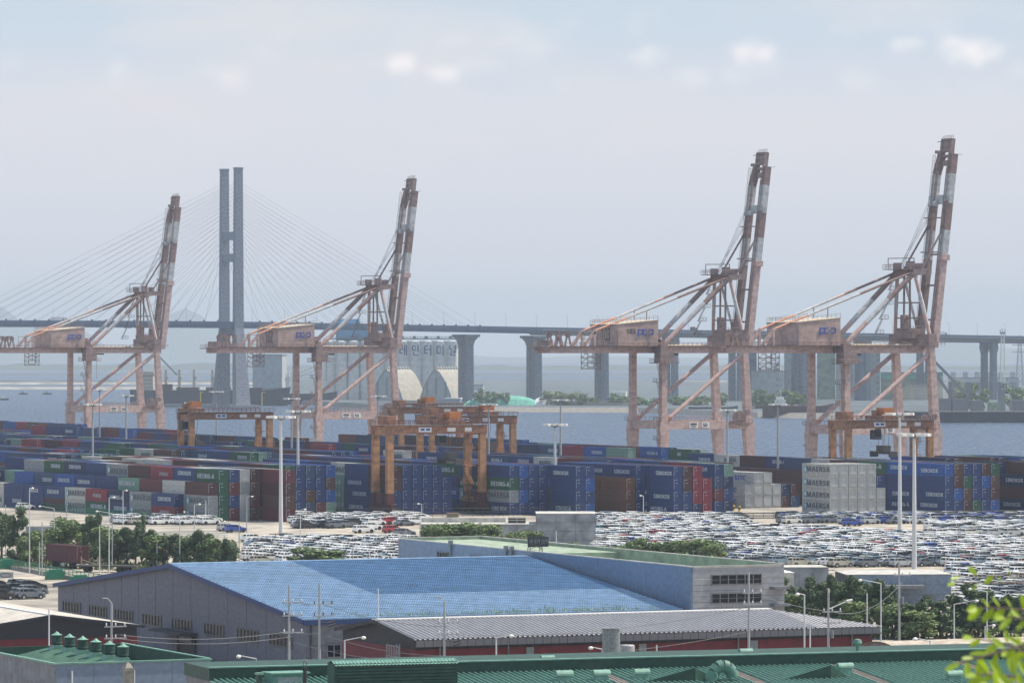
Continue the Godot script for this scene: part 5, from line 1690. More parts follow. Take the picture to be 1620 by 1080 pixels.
	for k in 2:
		var list := far.filter(func(s): return s[2] == (k == 1))
		for piece in ["body", "window", "trim"]:
			var mm := MultiMesh.new()
			mm.transform_format = MultiMesh.TRANSFORM_3D
			mm.use_colors = piece == "body"
			mm.mesh = kinds[k][piece]
			mm.instance_count = list.size()
			for i in list.size():
				mm.set_instance_transform(i, Transform3D(turn, list[i][0]))
				if piece == "body":
					var c: Vector3 = tones[list[i][1]]
					mm.set_instance_color(i, Color(c.x, c.y, c.z))
			var o := MultiMeshInstance3D.new()
			o.name = {"body": "car_bodies", "window": "car_windows", "trim": "car_trim"}[piece]
			o.multimesh = mm
			o.material_override = any_paint if piece == "body" else mats.window_glass if piece == "window" else mats.black
			mass_node.add_child(o, true)
			mass(o)
	print("cars: ", spots.size())


func in_lot(x: float, y: float) -> bool:
	if x > 1640.0 or x < -30.0:
		return false
	if x > 948.0:
		if y < 819.0:
			return false
		if x < 1180.0:
			return y > 820.0 and y < 892.0 and not (x > 960 and y > 868 and x < 1100 and false)
		if y <= 829.0:
			return x > 1238.0
		if x > 1478.0 and y > 832.0 and y < 849.0:
			return true
		if y < 836.0 + maxf(0.0, x - 1200.0) * 0.055:
			return false
		if y > 897.0 and y < 903.0:
			return false
		if x < 1512.0:
			return y < 897.0
		return y < 962.0
	if x > 468.0 and x < 668.0 and y > 819.0 and y < 836.0:
		return not (y > 828.0 and x > 560.0 and y > 832.0)
	if x > 395.0 and x < 660.0 and y > 857.0 - maxf(0.0, 470.0 - x) * 0.02 and y < 893.0:
		return true
	if x > 185.0 and x < 345.0 and y > 823.0 and y < 830.0:
		return true
	if x < 50.0 and y > 799.0 and y < 807.0:
		return true
	if x < 82.0 and y > 928.0 and y < 952.0:
		return int(floor(y)) % 7 < 4
	return false


func window_on(parent: Node, c: Vector3, along: Vector3, out: Vector3, w: float, h: float, panes: int, frame_mat: Material, called := "window") -> void:
	var b := Basis(along, Vector3.UP, out)
	var f := Shape.new()
	for y in [-h / 2, h / 2]:
		f.box(c + Vector3.UP * y + out * 0.06, Vector3(w + 0.16, 0.14, 0.16), b)
	for i in panes + 1:
		f.box(c + along * (-w / 2 + w * i / panes) + out * 0.06, Vector3(0.11, h - 0.15, 0.155), b)
	f.box(c + out * 0.05, Vector3(w - 0.1, 0.05, 0.1), b)
	var win := put(called, f.mesh(), frame_mat, parent)
	var pw := w / panes - 0.12
	var pane := Shape.new().box(Vector3.ZERO, Vector3(pw, h - 0.16, 0.03)).mesh()
	for i in panes:
		put("pane", pane, mats.window_glass, win, Transform3D(b, c + along * (-w / 2 + w * (i + 0.5) / panes) + out * 0.03))


func sheds() -> void:
	# the big shed with the blue roof; local x along the ridge, z towards us; its near left corner is the origin
	var t := thing("warehouse", "big grey-violet warehouse with a two-tone blue metal roof and a long gable", "warehouse", Vector3(-23.9, 0, -514.0), town_turn)
	var D := 89.0
	var W := 49.2
	var eave := 6.9
	var ridge := 11.45
	var core := Shape.new()
	core.extrude([Vector2(0, 0), Vector2(D, 0), Vector2(D, eave), Vector2(D / 2, ridge - 0.15), Vector2(0, eave)], 0.12, W - 0.1, Transform3D(Basis(Vector3(0, 0, -1), Vector3.UP, Vector3(1, 0, 0)), Vector3.ZERO))
	put("wall", core.mesh(), mats.wall_seam, t)
	var heights := func(s: float) -> float: return eave + (ridge - eave) * (1.0 - absf(s - D / 2) / (D / 2)) - 0.12
	var m := 14
	for i in m:   # cladding panels of the gable, joints between
		var a := D * i / m + 0.07
		var b := D * (i + 1) / m - 0.07
		var poly := [Vector2(a, 0.3), Vector2(b, 0.3), Vector2(b, heights.call(b))]
		if a < D / 2 and b > D / 2:
			poly.append(Vector2(D / 2, heights.call(D / 2)))
		poly.append(Vector2(a, heights.call(a)))
		put("cladding_panel", Shape.new().extrude(poly, -0.02, 0.1, Transform3D(Basis(Vector3(0, 0, -1), Vector3.UP, Vector3(1, 0, 0)), Vector3.ZERO)).mesh(), mats.wall_violet, t)
	for i in 8:
		var a := W * i / 8.0 + 0.03
		var b := W * (i + 1) / 8.0 - 0.03
		put("cladding_panel", Shape.new().span(Vector3(a, 0.3, -0.05), Vector3(b, 3.95, 0.06)).mesh(), mats.wall_violet, t)
		put("cladding_panel", Shape.new().span(Vector3(a, 4.0, -0.05), Vector3(b, 6.6, 0.06)).mesh(), mats.panel_grey, t)
	for q in [[11.3, 4.2], [22.0, 15.2], [33.2, 26.6], [44.6, 37.8], [55.4, 48.6], [66.0, 59.2], [76.0, 69.2], [86.7, 79.6]]:
		var c: float = (q[0] + q[1]) / 2.0
		window_on(t, Vector3(-0.02, 4.15, -c), Vector3(0, 0, 1), Vector3(-1, 0, 0), q[0] - q[1], 1.35, 6, mats.fascia_grey)
	var door := put("door", Shape.new().span(Vector3(-0.1, 0.0, -42.0), Vector3(0.05, 1.9, -36.8)).mesh(), mats.black, t)
	put("door_frame", Shape.new().span(Vector3(-0.25, 0.0, -42.6), Vector3(0.05, 3.0, -42.0)).span(Vector3(-0.25, 0.0, -36.8), Vector3(0.05, 3.0, -36.2)).span(Vector3(-0.2, 1.95, -41.95), Vector3(0.04, 3.0, -36.85)).mesh(), mats.wall_seam, door)
	var sb := put("door_sign", Shape.new().span(Vector3(-0.32, 2.05, -41.6), Vector3(-0.21, 2.9, -37.2)).mesh(), mats.panel_grey, t)
	var strokes := Shape.new()
	for i in 9:
		strokes.box(Vector3(-0.34, 2.48, -41.0 + i * 0.42), Vector3(0.04, 0.42, 0.24))
	put("sign_print", strokes.mesh(), mats.pole_grey, sb)
	put("canopy", Shape.new().span(Vector3(-2.4, 3.15, -47.0), Vector3(-0.05, 3.4, -35.6)).mesh(), mats.wall_seam, t)
	window_on(t, Vector3(3.4, 3.3, 0.07), Vector3(1, 0, 0), Vector3(0, 0, 1), 1.7, 1.5, 2, mats.panel_grey)
	window_on(t, Vector3(6.6, 3.3, 0.07), Vector3(1, 0, 0), Vector3(0, 0, 1), 1.2, 1.5, 2, mats.panel_grey)
	put("gutter_pipe", Shape.new().tube(Vector3(0.5, 0.3, 0.2), Vector3(0.5, 6.4, 0.2), 0.1, 0.1, 6).mesh(), mats.wall_seam, t)
	# roof: ribbed sheets; the darker ones are newer
	var rise := Vector3(0, ridge - eave, -D / 2)
	var nrm := Vector3(0, D / 2, ridge - eave).normalized()
	var eave0 := Vector3(-0.5, eave + 0.06, 0.35)
	var ridge0 := eave0 + Vector3(0, ridge - eave + 0.03, -D / 2 - 0.35)
	var cut := 16.2
	var low := 0.62
	var right := W + 0.2
	var old_a := Shape.new().shingled(ridge0, Vector3(cut, 0, 0), eave0 - ridge0, 0.3, 0.1, nrm, 36)
	put("roof_sheet", old_a.mesh(), mats.roof_blue, t)
	var mid := ridge0.lerp(eave0, low)
	put("roof_sheet", Shape.new().shingled(ridge0 + Vector3(cut, 0.0, 0), Vector3(right - cut, 0, 0), mid - ridge0, 0.3, 0.1, nrm, 22).mesh(), mats.roof_blue_new, t)
	put("roof_sheet", Shape.new().shingled(mid + Vector3(cut, 0.0, 0), Vector3(right - cut, 0, 0), eave0 - mid, 0.3, 0.1, nrm, 14).mesh(), mats.roof_blue, t)
	var back0 := Vector3(-0.5, eave + 0.06, -D - 0.35)
	put("roof_sheet", Shape.new().sheet(back0, Vector3(right, 0, 0), ridge0 - back0, 0.34, 0.07, Vector3(0, D / 2, -(ridge - eave)).normalized()).mesh(), mats.roof_blue, t)
	put("ridge_cap", Shape.new().box(ridge0 + Vector3(right / 2, 0.08, 0), Vector3(right, 0.12, 0.8)).mesh(), mats.roof_blue, t)
	put("eave_fascia", Shape.new().span(Vector3(-0.5, eave - 0.5, 0.3), Vector3(W + 0.8, eave + 0.03, 0.46)).mesh(), mats.fascia_navy, t)
	put("eave_fascia", Shape.new().bar(ridge0 + Vector3(-0.06, -0.2, 0), eave0 + Vector3(-0.06, -0.2, 0), 0.14, 0.55).mesh(), mats.fascia_navy, t)
	put("eave_fascia", Shape.new().bar(ridge0 + Vector3(-0.06, -0.2, 0), back0 + Vector3(-0.06, -0.2, 0), 0.14, 0.55).mesh(), mats.fascia_navy, t)
	# weeds along the eave gutter
	var weeds := Shape.new()
	var r := RandomNumberGenerator.new()
	r.seed = 5
	for k in 1700:
		var x := 4.0 + 42.0 * pow(r.randf(), 0.8)
		var dens := 0.5 + 0.5 * sin(x * 0.9) * sin(x * 0.37 + 1.0)
		if r.randf() > dens + 0.25:
			continue
		var z := 0.15 - absf(r.randfn(0.0, 1.6))
		var y := eave + 0.08 - z * (ridge - eave) / (D / 2)
		var h := r.randf_range(0.15, 0.45) * (1.5 if absf(x - 33.0) < 1.0 else 1.0)
		var a := r.randf() * TAU
		var side := Vector3(cos(a), 0, sin(a)) * r.randf_range(0.04, 0.1)
		weeds.tint = Color(0.13, 0.21, 0.05).lerp(Color(0.26, 0.28, 0.09), r.randf())
		weeds.tri(Vector3(x, y, z) - side, Vector3(x, y, z) + side, Vector3(x + r.randf_range(-0.25, 0.25), y + h, z + r.randf_range(-0.2, 0.2)))
	var w := put("weeds", weeds.mesh(), mats.leaf)
	w.transform = t.transform
	tag(w, "green weeds growing along the eave gutter of the blue roof", "weeds", "", "stuff")
	office(t)
	red_shed("hall", "long red and black hall with a pale grey ribbed hip roof below the blue roof", Vector3(-10.3, 0, -480.0), 57.0, 21.5, true)
	red_shed("hall", "red and black hall with a white gable roof at the left edge", Vector3(-42.3, 0, -504.0), 21.6, 60.0, false)


func office(t0: Node3D) -> void:
	# flat-roofed block against the shed's right end; same axes
	var t := thing("office_block", "flat-roofed block with a pale green roof, blue side wall and white windowed end", "office building", t0.position, town_turn)
	var x0 := 49.6
	var x1 := 62.4
	var H := 12.25
	var D := 88.5
	put("wall", Shape.new().span(Vector3(x0 + 0.12, 0, -D), Vector3(x1 - 0.02, 10.0, 0.9)).mesh(), mats.wall_seam, t)
	for i in 8:   # side wall in bays
		var a := -D * i / 8.0 + (1.0 if i == 0 else -0.03)
		var b := -D * (i + 1) / 8.0 + 0.03
		put("cladding_panel", Shape.new().span(Vector3(x0, 0.2, b), Vector3(x0 + 0.3, H - 0.12, a)).mesh(), mats.office_blue if i < 4 else mats.panel_blue, t)
	for i in 17:   # white boards of the end wall
		put("cladding_board", Shape.new().span(Vector3(x0 + 0.3, 0.3 + i * 0.69, 0.88), Vector3(x1, 0.3 + i * 0.69 + 0.655, 1.0)).mesh(), mats.office_white, t)
	put("parapet", Shape.new().span(Vector3(x1 - 0.3, 10.0, -D), Vector3(x1, H, 0.85)).mesh(), mats.roof_mint, t)
	put("parapet", Shape.new().span(Vector3(x0 + 0.3, 10.0, -D), Vector3(x1 - 0.3, H, -D + 0.3)).mesh(), mats.roof_mint, t)
	put("coping", Shape.new().span(Vector3(x0 - 0.05, H - 0.12, -D - 0.05), Vector3(x0 + 0.35, H + 0.02, 1.05)).span(Vector3(x1 - 0.35, H, -D - 0.05), Vector3(x1 + 0.05, H + 0.12, 1.05)).span(Vector3(x0 + 0.35, 12.0, 0.75), Vector3(x1 - 0.35, H + 0.02, 1.05)).span(Vector3(x0 + 0.35, H, -D - 0.05), Vector3(x1 - 0.35, H + 0.1, -D + 0.35)).mesh(), mats.off_white, t)
	put("flat_roof", Shape.new().span(Vector3(x0 + 0.3, 9.6, -44.0), Vector3(x1 - 0.3, 10.1, 0.7)).mesh(), mats.roof_mint, t)
	put("flat_roof", Shape.new().span(Vector3(x0 + 0.3, 9.6, -D + 0.3), Vector3(x1 - 0.3, 11.9, -44.0)).mesh(), mats.roof_mint, t)
	window_on(t, Vector3(55.8, 10.55, 1.0), Vector3(1, 0, 0), Vector3(0, 0, 1), 6.8, 1.2, 6, mats.steel_grey)
	window_on(t, Vector3(55.8, 8.3, 1.0), Vector3(1, 0, 0), Vector3(0, 0, 1), 6.8, 1.2, 6, mats.steel_grey)
	for s in [73.0, 62.0]:
		window_on(t, Vector3(x0 - 0.02, 10.3, -s), Vector3(0, 0, 1), Vector3(-1, 0, 0), 3.6, 1.3, 4, mats.panel_grey)
	for s in [70.0, 52.0, 50.2]:
		put("roof_pipe", Shape.new().tube(Vector3(x0 - 0.25, 6.0, -s), Vector3(x0 - 0.25, 12.6, -s), 0.14, 0.14, 6).box(Vector3(x0 - 0.25, 12.2, -s), Vector3(0.5, 0.9, 0.5)).mesh(), mats.steel_grey, t)
	for y in [9.3, 7.2]:
		put("canopy", Shape.new().span(Vector3(60.4, y, 1.0), Vector3(62.6, y + 0.3, 2.2)).mesh(), mats.panel_grey, t)
	put("gas_meter", Shape.new().box(Vector3(61.2, 6.2, 1.2), Vector3(0.5, 0.9, 0.4)).mesh(), mats.steel_grey, t)
	# roof sign on a lattice stand
	var o := thing("roof_sign", "dark lettered sign board on a lattice stand where the blue roof meets the office block", "sign", t.transform * Vector3(x0 + 1.2, 11.9, -46.0), town_turn)
	o.scale = Vector3.ONE * 0.62
	var legs := Shape.new()
	for q in [[-1.6, 0.8], [1.6, 0.8], [-1.6, -1.2], [1.6, -1.2]]:
		legs.tube(Vector3(q[0], -1.8, q[1]), Vector3(q[0] * 0.8, 2.2, q[1] * 0.3), 0.1, 0.1, 5)
	for y in [-0.8, 0.8]:
		legs.tube(Vector3(-1.5, y, 0.6), Vector3(1.5, y + 1.2, 0.4), 0.07, 0.07, 5).tube(Vector3(1.5, y, 0.6), Vector3(-1.5, y + 1.2, 0.4), 0.07, 0.07, 5)
	legs.ladder(Vector3(-2.0, -2.4, 0.8), Vector3(-0.6, 0.8, 0.5), Vector3(0.3, 0, 0), 0.06)
	put("stand", legs.mesh(), mats.steel_dark, o)
	put("board", Shape.new().span(Vector3(-1.9, 1.3, 0.3), Vector3(2.9, 3.4, 0.45)).mesh(), mats.ink, o)
	var g := Shape.new()
	for i in 5:
		var x := -1.5 + i * 0.86
		glyph(g, [[0.1, 0.9, 0.9, 0.9], [0.5, 0.9, 0.5, 0.5], [0.1, 0.45, 0.9, 0.45], [0.2, 0.1, 0.8, 0.1], [0.9, 0.9, 0.9, 0.1]] if i % 2 else [[0.1, 0.1, 0.1, 0.9], [0.1, 0.9, 0.6, 0.9], [0.6, 0.9, 0.6, 0.4], [0.85, 1.0, 0.85, 0.0]], Transform3D(Basis(Vector3(0.66, 0, 0), Vector3(0, 1.0, 0), Vector3(0, 0, 1)), Vector3(x, 1.9, 0.47)), 0.1)
	put("board_print", g.mesh(), mats.steel_grey, o)


func red_shed(called: String, label: String, at: Vector3, W: float, D: float, long: bool) -> void:
	# W along local x, D away along -z. long: the front is the eave side, with a hip at the right; else the front is a gable whose right corner is the origin
	var t := thing(called, label, "hall", at, town_turn)
	var eave := 6.9
	var ridge := 8.4
	var x0 := 0.0 if long else -W
	var x1 := W if long else 0.0
	var bands := [[0.0, 3.9, "shed_black", 0.0], [3.9, 5.75, "shed_red", 0.05], [5.75, eave - 0.1, "shed_black", 0.0]]
	for b in bands:
		put("wall_band", Shape.new().span(Vector3(x0 + 0.05 - b[3], b[0], -D + 0.3), Vector3(x1 - 0.3 + b[3], b[1], -0.5 + b[3])).mesh(), mats[b[2]], t)
	if long:
		var mid := -D / 2.0
		var hip := 8.0
		put("gable", Shape.new().extrude([Vector2(0.4, eave - 0.15), Vector2(D - 0.2, eave - 0.15), Vector2(D / 2, ridge - 0.15)], 0.04, 0.5, Transform3D(Basis(Vector3(0, 0, -1), Vector3.UP, Vector3(1, 0, 0)), Vector3.ZERO)).mesh(), mats.shed_black, t)
		var n1 := Vector3(0, -mid, ridge - eave).normalized()
		put("roof_sheet", Shape.new().sheet(Vector3(-0.6, ridge, mid), Vector3(W + 0.6 - hip, 0, 0), Vector3(0, eave - ridge, -mid + 0.6), 0.6, 0.17, n1).mesh(), mats.grey_roof, t)
		put("roof_sheet", Shape.new().sheet(Vector3(-0.6, eave, -D - 0.6), Vector3(W + 0.6 - hip, 0, 0), Vector3(0, ridge - eave, D + mid + 0.6), 0.5, 0.08, Vector3(0, -mid, eave - ridge).normalized()).mesh(), mats.grey_roof, t)
		var hp := Shape.new()
		hp.tri(Vector3(W - hip, ridge + 0.02, mid), Vector3(W - hip, eave + 0.02, 0.6), Vector3(W + 0.6, eave + 0.02, 0.6))
		hp.tri(Vector3(W - hip, ridge + 0.02, mid), Vector3(W + 0.6, eave + 0.02, 0.6), Vector3(W + 0.6, eave + 0.02, -D - 0.6))
		hp.tri(Vector3(W - hip, ridge + 0.02, mid), Vector3(W + 0.6, eave + 0.02, -D - 0.6), Vector3(W - hip, eave + 0.02, -D - 0.6))
		for i in 14:
			var x := W - hip + 0.5 + i * 0.58
			var k := 1.0 - (x - (W - hip)) / (hip + 0.6)
			hp.bar(Vector3(x, lerpf(eave, ridge, k) + 0.06, lerpf(0.6, mid, k)), Vector3(x, eave + 0.06, 0.6), 0.1, 0.08)
		put("roof_hip", hp.mesh(), mats.grey_roof, t)
		put("ridge_cap", Shape.new().box(Vector3((W - hip) / 2 - 0.3, ridge + 0.1, mid), Vector3(W - hip + 0.6, 0.14, 1.1)).mesh(), mats.white, t)
		var panel := Shape.new().box(Vector3.ZERO, Vector3(0.96, 0.72, 0.12)).mesh()
		for i in 57:
			put("fascia_panel", panel, mats.fascia_grey, t, Transform3D(Basis.IDENTITY, Vector3(0.1 + i * 1.01, eave - 0.42, 0.62)))
		put("soffit", Shape.new().span(Vector3(-0.5, eave - 0.8, -0.48), Vector3(W + 0.5, eave - 0.72, 0.66)).mesh(), mats.shed_black, t)
		put("fascia_end", Shape.new().bar(Vector3(-0.62, ridge - 0.1, mid), Vector3(-0.62, eave - 0.1, 0.6), 0.1, 0.4).bar(Vector3(-0.62, ridge - 0.1, mid), Vector3(-0.62, eave - 0.1, -D - 0.6), 0.1, 0.4).mesh(), mats.shed_black, t)
		for x in [13.2, 27.0, 41.0]:
			put("pilaster", Shape.new().span(Vector3(x, 0, -0.6), Vector3(x + 0.9, 5.7, -0.22)).mesh(), mats.tank_grey, t)
		for x in [2.8, 11.0, 24.6, 39.4, 54.0]:
			put("downpipe", Shape.new().tube(Vector3(x, 0, -0.2), Vector3(x, 6.1, -0.2), 0.09, 0.09, 6).mesh(), mats.steel_grey, t)
		for x in [6.6, 21.4, 34.0]:
			put("vent_slot", Shape.new().span(Vector3(x, 5.85, -0.55), Vector3(x + 1.6, 6.1, -0.46)).mesh(), mats.black, t)
		put("ladder_cage", Shape.new().ladder(Vector3(-0.5, 0.0, -4.0), Vector3(-0.5, 6.2, -4.0), Vector3(0, 0, 0.4), 0.07).rail(Vector3(-0.9, 3.4, -6.4), Vector3(-0.9, 3.4, -3.0), 2.6, 0.5, 0.05).mesh(), mats.pole_grey, t)
		var d := thing("satellite_dish", "beige satellite dish beside the red hall's left gable", "dish", t.transform * Vector3(0.4, 4.2, 1.4), town_turn)
		put("bowl", Shape.new().lathe(Vector3.ZERO, [Vector2(0.1, -0.5), Vector2(0.9, -0.3), Vector2(1.4, 0.2), Vector2(1.3, 0.25), Vector2(0, -0.2)], 14).mesh(), mats.ship_cream, d)
		put("stand", Shape.new().tube(Vector3(0, -4.2, 0), Vector3(0, -0.4, 0), 0.14, 0.14, 6).mesh(), mats.pole_grey, d)
	else:
		put("gable", Shape.new().extrude([Vector2(-W + 0.1, eave - 0.15), Vector2(-0.35, eave - 0.15), Vector2(-W / 2, ridge - 0.18)], -0.9, -0.46).mesh(), mats.shed_black, t)
		put("roof_sheet", Shape.new().sheet(Vector3(-W / 2, ridge, -D), Vector3(0, 0, D + 0.5), Vector3(W / 2 + 0.3, eave - ridge, 0), 0.6, 0.07, Vector3(ridge - eave, W / 2, 0).normalized()).mesh(), mats.roof_white, t)
		put("roof_sheet", Shape.new().sheet(Vector3(-W / 2, ridge, 0.5), Vector3(0, 0, -D - 0.5), Vector3(-W / 2 - 0.3, eave - ridge, 0), 0.6, 0.07, Vector3(eave - ridge, W / 2, 0).normalized()).mesh(), mats.roof_white, t)
		put("ridge_cap", Shape.new().box(Vector3(-W / 2, ridge + 0.08, -D / 2), Vector3(0.7, 0.1, D)).mesh(), mats.white, t)
		put("verge", Shape.new().bar(Vector3(-W / 2, ridge - 0.06, 0.48), Vector3(0.3, eave - 0.06, 0.48), 0.1, 0.3).bar(Vector3(-W / 2, ridge - 0.06, 0.48), Vector3(-W - 0.3, eave - 0.06, 0.48), 0.1, 0.3).mesh(), mats.shed_black, t)
		for x in [-15.0, -3.6]:
			put("window", Shape.new().span(Vector3(x - 0.9, 5.9, -0.5), Vector3(x + 0.9, 6.3, -0.42)).mesh(), mats.black, t)


func hood(t: Node, at: Vector3, w: float, called := "roof_hood") -> void:
	var s := Shape.new()
	var arc := []
	for i in 9:
		var a := PI * i / 8.0
		arc.append(Vector2(cos(a) * w * 0.42, sin(a) * w * 0.42 + w * 0.35))
	s.extrude(arc, -w * 0.7, w * 0.7, Transform3D(Basis(Vector3(0, 0, 1), Vector3.UP, Vector3(-1, 0, 0)), at))
	s.taper(at + Vector3(0, -0.4, 0), at + Vector3(0, w * 0.4, 0), Vector2(w * 1.5, w * 0.9), Vector2(w * 0.9, w * 0.55))
	put(called, s.mesh(), mats.green_light, t)


func green_sheds() -> void:
	# low shed at the bottom left: blue-grey panelled parapet, green roof with six drum ventilators
	var t := thing("panelled_shed", "blue-grey panelled shed at the bottom left with a green roof inside its parapet", "shed", Vector3(-41.4, 0, -400.0), town_turn)
	var H := 9.9
	var W := 15.1
	var D := 24.0
	for i in 4:
		var a := W * i / 4.0 + 0.02
		var b := W * (i + 1) / 4.0 - 0.02
		put("cladding_panel", Shape.new().span(Vector3(a, 0, -0.15), Vector3(b, H - 0.1, 0.0)).mesh(), mats.panel_blue, t)
	for i in 6:
		put("cladding_panel", Shape.new().span(Vector3(-0.02, 0, -D * (i + 1) / 6.0 + 0.03), Vector3(0.13, H - 0.1, -D * i / 6.0 - (0.16 if i == 0 else 0.0))).mesh(), mats.panel_grey, t)
	put("corner_post", Shape.new().span(Vector3(-0.08, 0, -0.14), Vector3(0.14, H - 0.08, 0.06)).mesh(), mats.steel_grey, t)
	put("parapet", Shape.new().span(Vector3(0.2, 8.0, -D), Vector3(W, H, -D + 0.2)).span(Vector3(W - 0.2, 0.0, -D + 0.2), Vector3(W, H, -0.2)).mesh(), mats.green_dark, t)
	put("coping", Shape.new().span(Vector3(-0.1, H - 0.1, -0.3), Vector3(W + 0.1, H + 0.06, 0.1)).span(Vector3(-0.1, H - 0.1, -D), Vector3(0.25, H + 0.06, -0.3)).span(Vector3(W - 0.25, H, -D), Vector3(W + 0.08, H + 0.1, -0.3)).mesh(), mats.green_light, t)
	var rf := Shape.new()
	var xm := 7.5
	rf.sheet(Vector3(xm, 9.75, -D + 0.2), Vector3(0, 0, D - 0.4), Vector3(-xm + 0.2, -1.5, 0), 0.8, 0.06, Vector3(-1.5, xm, 0).normalized())
	rf.sheet(Vector3(xm, 9.75, -0.2), Vector3(0, 0, -D + 0.4), Vector3(W - xm - 0.2, -1.5, 0), 0.8, 0.06, Vector3(1.5, xm, 0).normalized())
	put("roof_sheet", rf.mesh(), mats.green_floor, t)
	put("roof_patch", Shape.new().bar(Vector3(3.6, 9.08, -22.0), Vector3(3.6, 9.08, -17.5), 1.6, 0.05).mesh(), mats.green_light, t)
	for i in 6:
		var z := -2.6 - 3.75 * i
		var o := thing("drum_ventilator", "green drum ventilator with a pointed cap, %s from the front of the panelled shed's roof" % ordinal(i + 1), "roof ventilator", t.transform * Vector3(xm, 9.7, z), town_turn, "drum ventilators on the green roof")
		put("drum", Shape.new().lathe(Vector3.ZERO, [Vector2(0.4, 0.0), Vector2(0.4, 0.5), Vector2(0.55, 0.62), Vector2(0.52, 0.72), Vector2(0.52, 1.35), Vector2(0.56, 1.4)], 18).mesh(), mats.green_dark, o)
		put("cap", Shape.new().lathe(Vector3.ZERO, [Vector2(0.58, 1.38), Vector2(0.3, 1.5), Vector2(0.07, 1.7), Vector2(0.0, 1.74)], 18).mesh(), mats.green_light, o)
		var sd := Shape.new()
		sd.extrude([Vector2(-0.75, -0.16), Vector2(0.75, -0.16), Vector2(0.4, 0.42), Vector2(-0.4, 0.42)], -0.6, 0.6)
		put("base_saddle", sd.mesh(), mats.green_light, o)
	var ch := thing("chimney", "square beige chimney stack in front of the panelled shed's wall", "chimney", Vector3(-34.4, 0, -396.0), town_turn)
	put("stack", Shape.new().taper(Vector3.ZERO, Vector3(0, 9.6, 0), Vector2(0.75, 0.75), Vector2(0.68, 0.68)).mesh(), mats.chimney, ch)
	put("cap", Shape.new().box(Vector3(0, 9.7, 0), Vector3(0.9, 0.25, 0.9)).taper(Vector3(0, 9.8, 0), Vector3(0, 10.3, 0), Vector2(0.8, 0.8), Vector2(0.2, 0.2)).mesh(), mats.chimney, ch)
	put("flue", Shape.new().tube(Vector3(0.5, 6.0, 0.3), Vector3(0.5, 9.6, 0.3), 0.06, 0.06, 6).mesh(), mats.pole_white, ch)
	put("pipe_stub", Shape.new().tube(Vector3(1.6, 6.0, 0.2), Vector3(1.6, 9.2, 0.2), 0.09, 0.09, 6).mesh(), mats.pole_white, t)
	# the wide green ribbed roof across the bottom
	var green_turn := deg_to_rad(19.2)
	var o0 := pt(330, 1056, 362.0)
	var g := thing("green_roofed_shed", "wide shed with green ribbed roof, skylight strips and hooded vents along the bottom edge", "shed", Vector3(o0.x, 0, o0.z), green_turn)
	var top: float = o0.y
	var Lx := 84.0
	put("wall", Shape.new().span(Vector3(0.2, 0, -8.0), Vector3(Lx, top - 1.15, 0.0)).span(Vector3(0.2, 0, 0.0), Vector3(Lx, 7.0, 26.0)).mesh(), mats.panel_grey, g)
	put("roof_step", Shape.new().span(Vector3(0, top - 1.1, -7.8), Vector3(Lx, top - 0.06, 0.12)).mesh(), mats.green_dark, g)
	put("ridge_cap", Shape.new().box(Vector3(Lx / 2, top, -0.1), Vector3(Lx, 0.1, 0.6)).mesh(), mats.green_light, g)
	var drop := Vector3(0, -2.2, 27.0)
	var start := Vector3(0, top - 1.05, 0.1)
	var nn := Vector3(0, 27.0, 2.2).normalized()
	var sky_x := [10.6, 17.4, 33.0, 44.5, 55.0, 66.5]
	var x := 0.0
	for q in sky_x + [Lx]:
		var w2: float = q - x
		put("roof_sheet", Shape.new().sheet(start + Vector3(x, 0, 0), Vector3(w2, 0, 0), drop, 0.5, 0.2, nn).mesh(), mats.green_roof, g)
		if q < Lx:
			put("skylight_strip", Shape.new().sheet(start + Vector3(q, 0.004, 0), Vector3(1.1, 0, 0), drop, 0.36, 0.09, nn).mesh(), mats.skylight, g)
		x = q + 1.1
	put("sheet_lap", Shape.new().box(start + drop * 0.5 + Vector3(Lx * 0.5 + 22.0, 0.14, 0), Vector3(Lx - 44.0, 0.05, 0.4)).mesh(), mats.green_light, g)
	var on_roof := func(px: float, py: float) -> Vector3:   # where a sight line meets the roof plane
		var dir := Vector3((px - 810.0) / FOCAL, -(py - 558.0) / FOCAL, -1.0)
		var inv := g.transform.affine_inverse()
		var a: Vector3 = inv * Vector3(0, EYE, 0)
		var b: Vector3 = inv.basis * dir
		var k := (start - a).dot(nn) / b.dot(nn)
		return a + b * k
	var hoods := [[866, 1052, 0.85], [1180, 1041, 0.85], [892, 1079, 1.05], [951, 1078, 1.05], [1015, 1075, 0.95], [1337, 1066, 1.0], [1510, 1078, 1.0], [1479, 1045, 0.9]]
	for i in hoods.size():
		hood(g, on_roof.call(hoods[i][0], hoods[i][1]) + Vector3(0, 0.2, 0), hoods[i][2])
	for q in [[1072.0, 1077.0, 3.6], [1288.0, 1073.0, 3.4]]:   # wedge-shaped monitors
		var c: Vector3 = on_roof.call(q[0], q[1])
		var s := Shape.new()
		var w3: float = q[2]
		var A := c + Vector3(-w3, 0.0, 0.9)
		var B := c + Vector3(0.35 * w3, -0.05, 0.9)
		var C := c + Vector3(0.35 * w3, 1.15, 0.88)
		var Dd := c + Vector3(w3 * 0.95, -0.02, 0.4)
		var face := Shape.new()
		face.tri(A, B, C)
		put("louvre_face", face.mesh(), mats.green_dark, g)
		s.tri(B, Dd, C)
		s.tri(A, C, Dd + Vector3(0, 0, -2.0))
		s.tri(C, Dd, Dd + Vector3(0, 0, -2.0))
		put("roof_monitor", s.mesh(), mats.green_floor, g)
	var e: Vector3 = on_roof.call(1136.0, 1078.0)
	var duct := Shape.new()
	var prev := e + Vector3(-1.0, 0.5, 1.0)
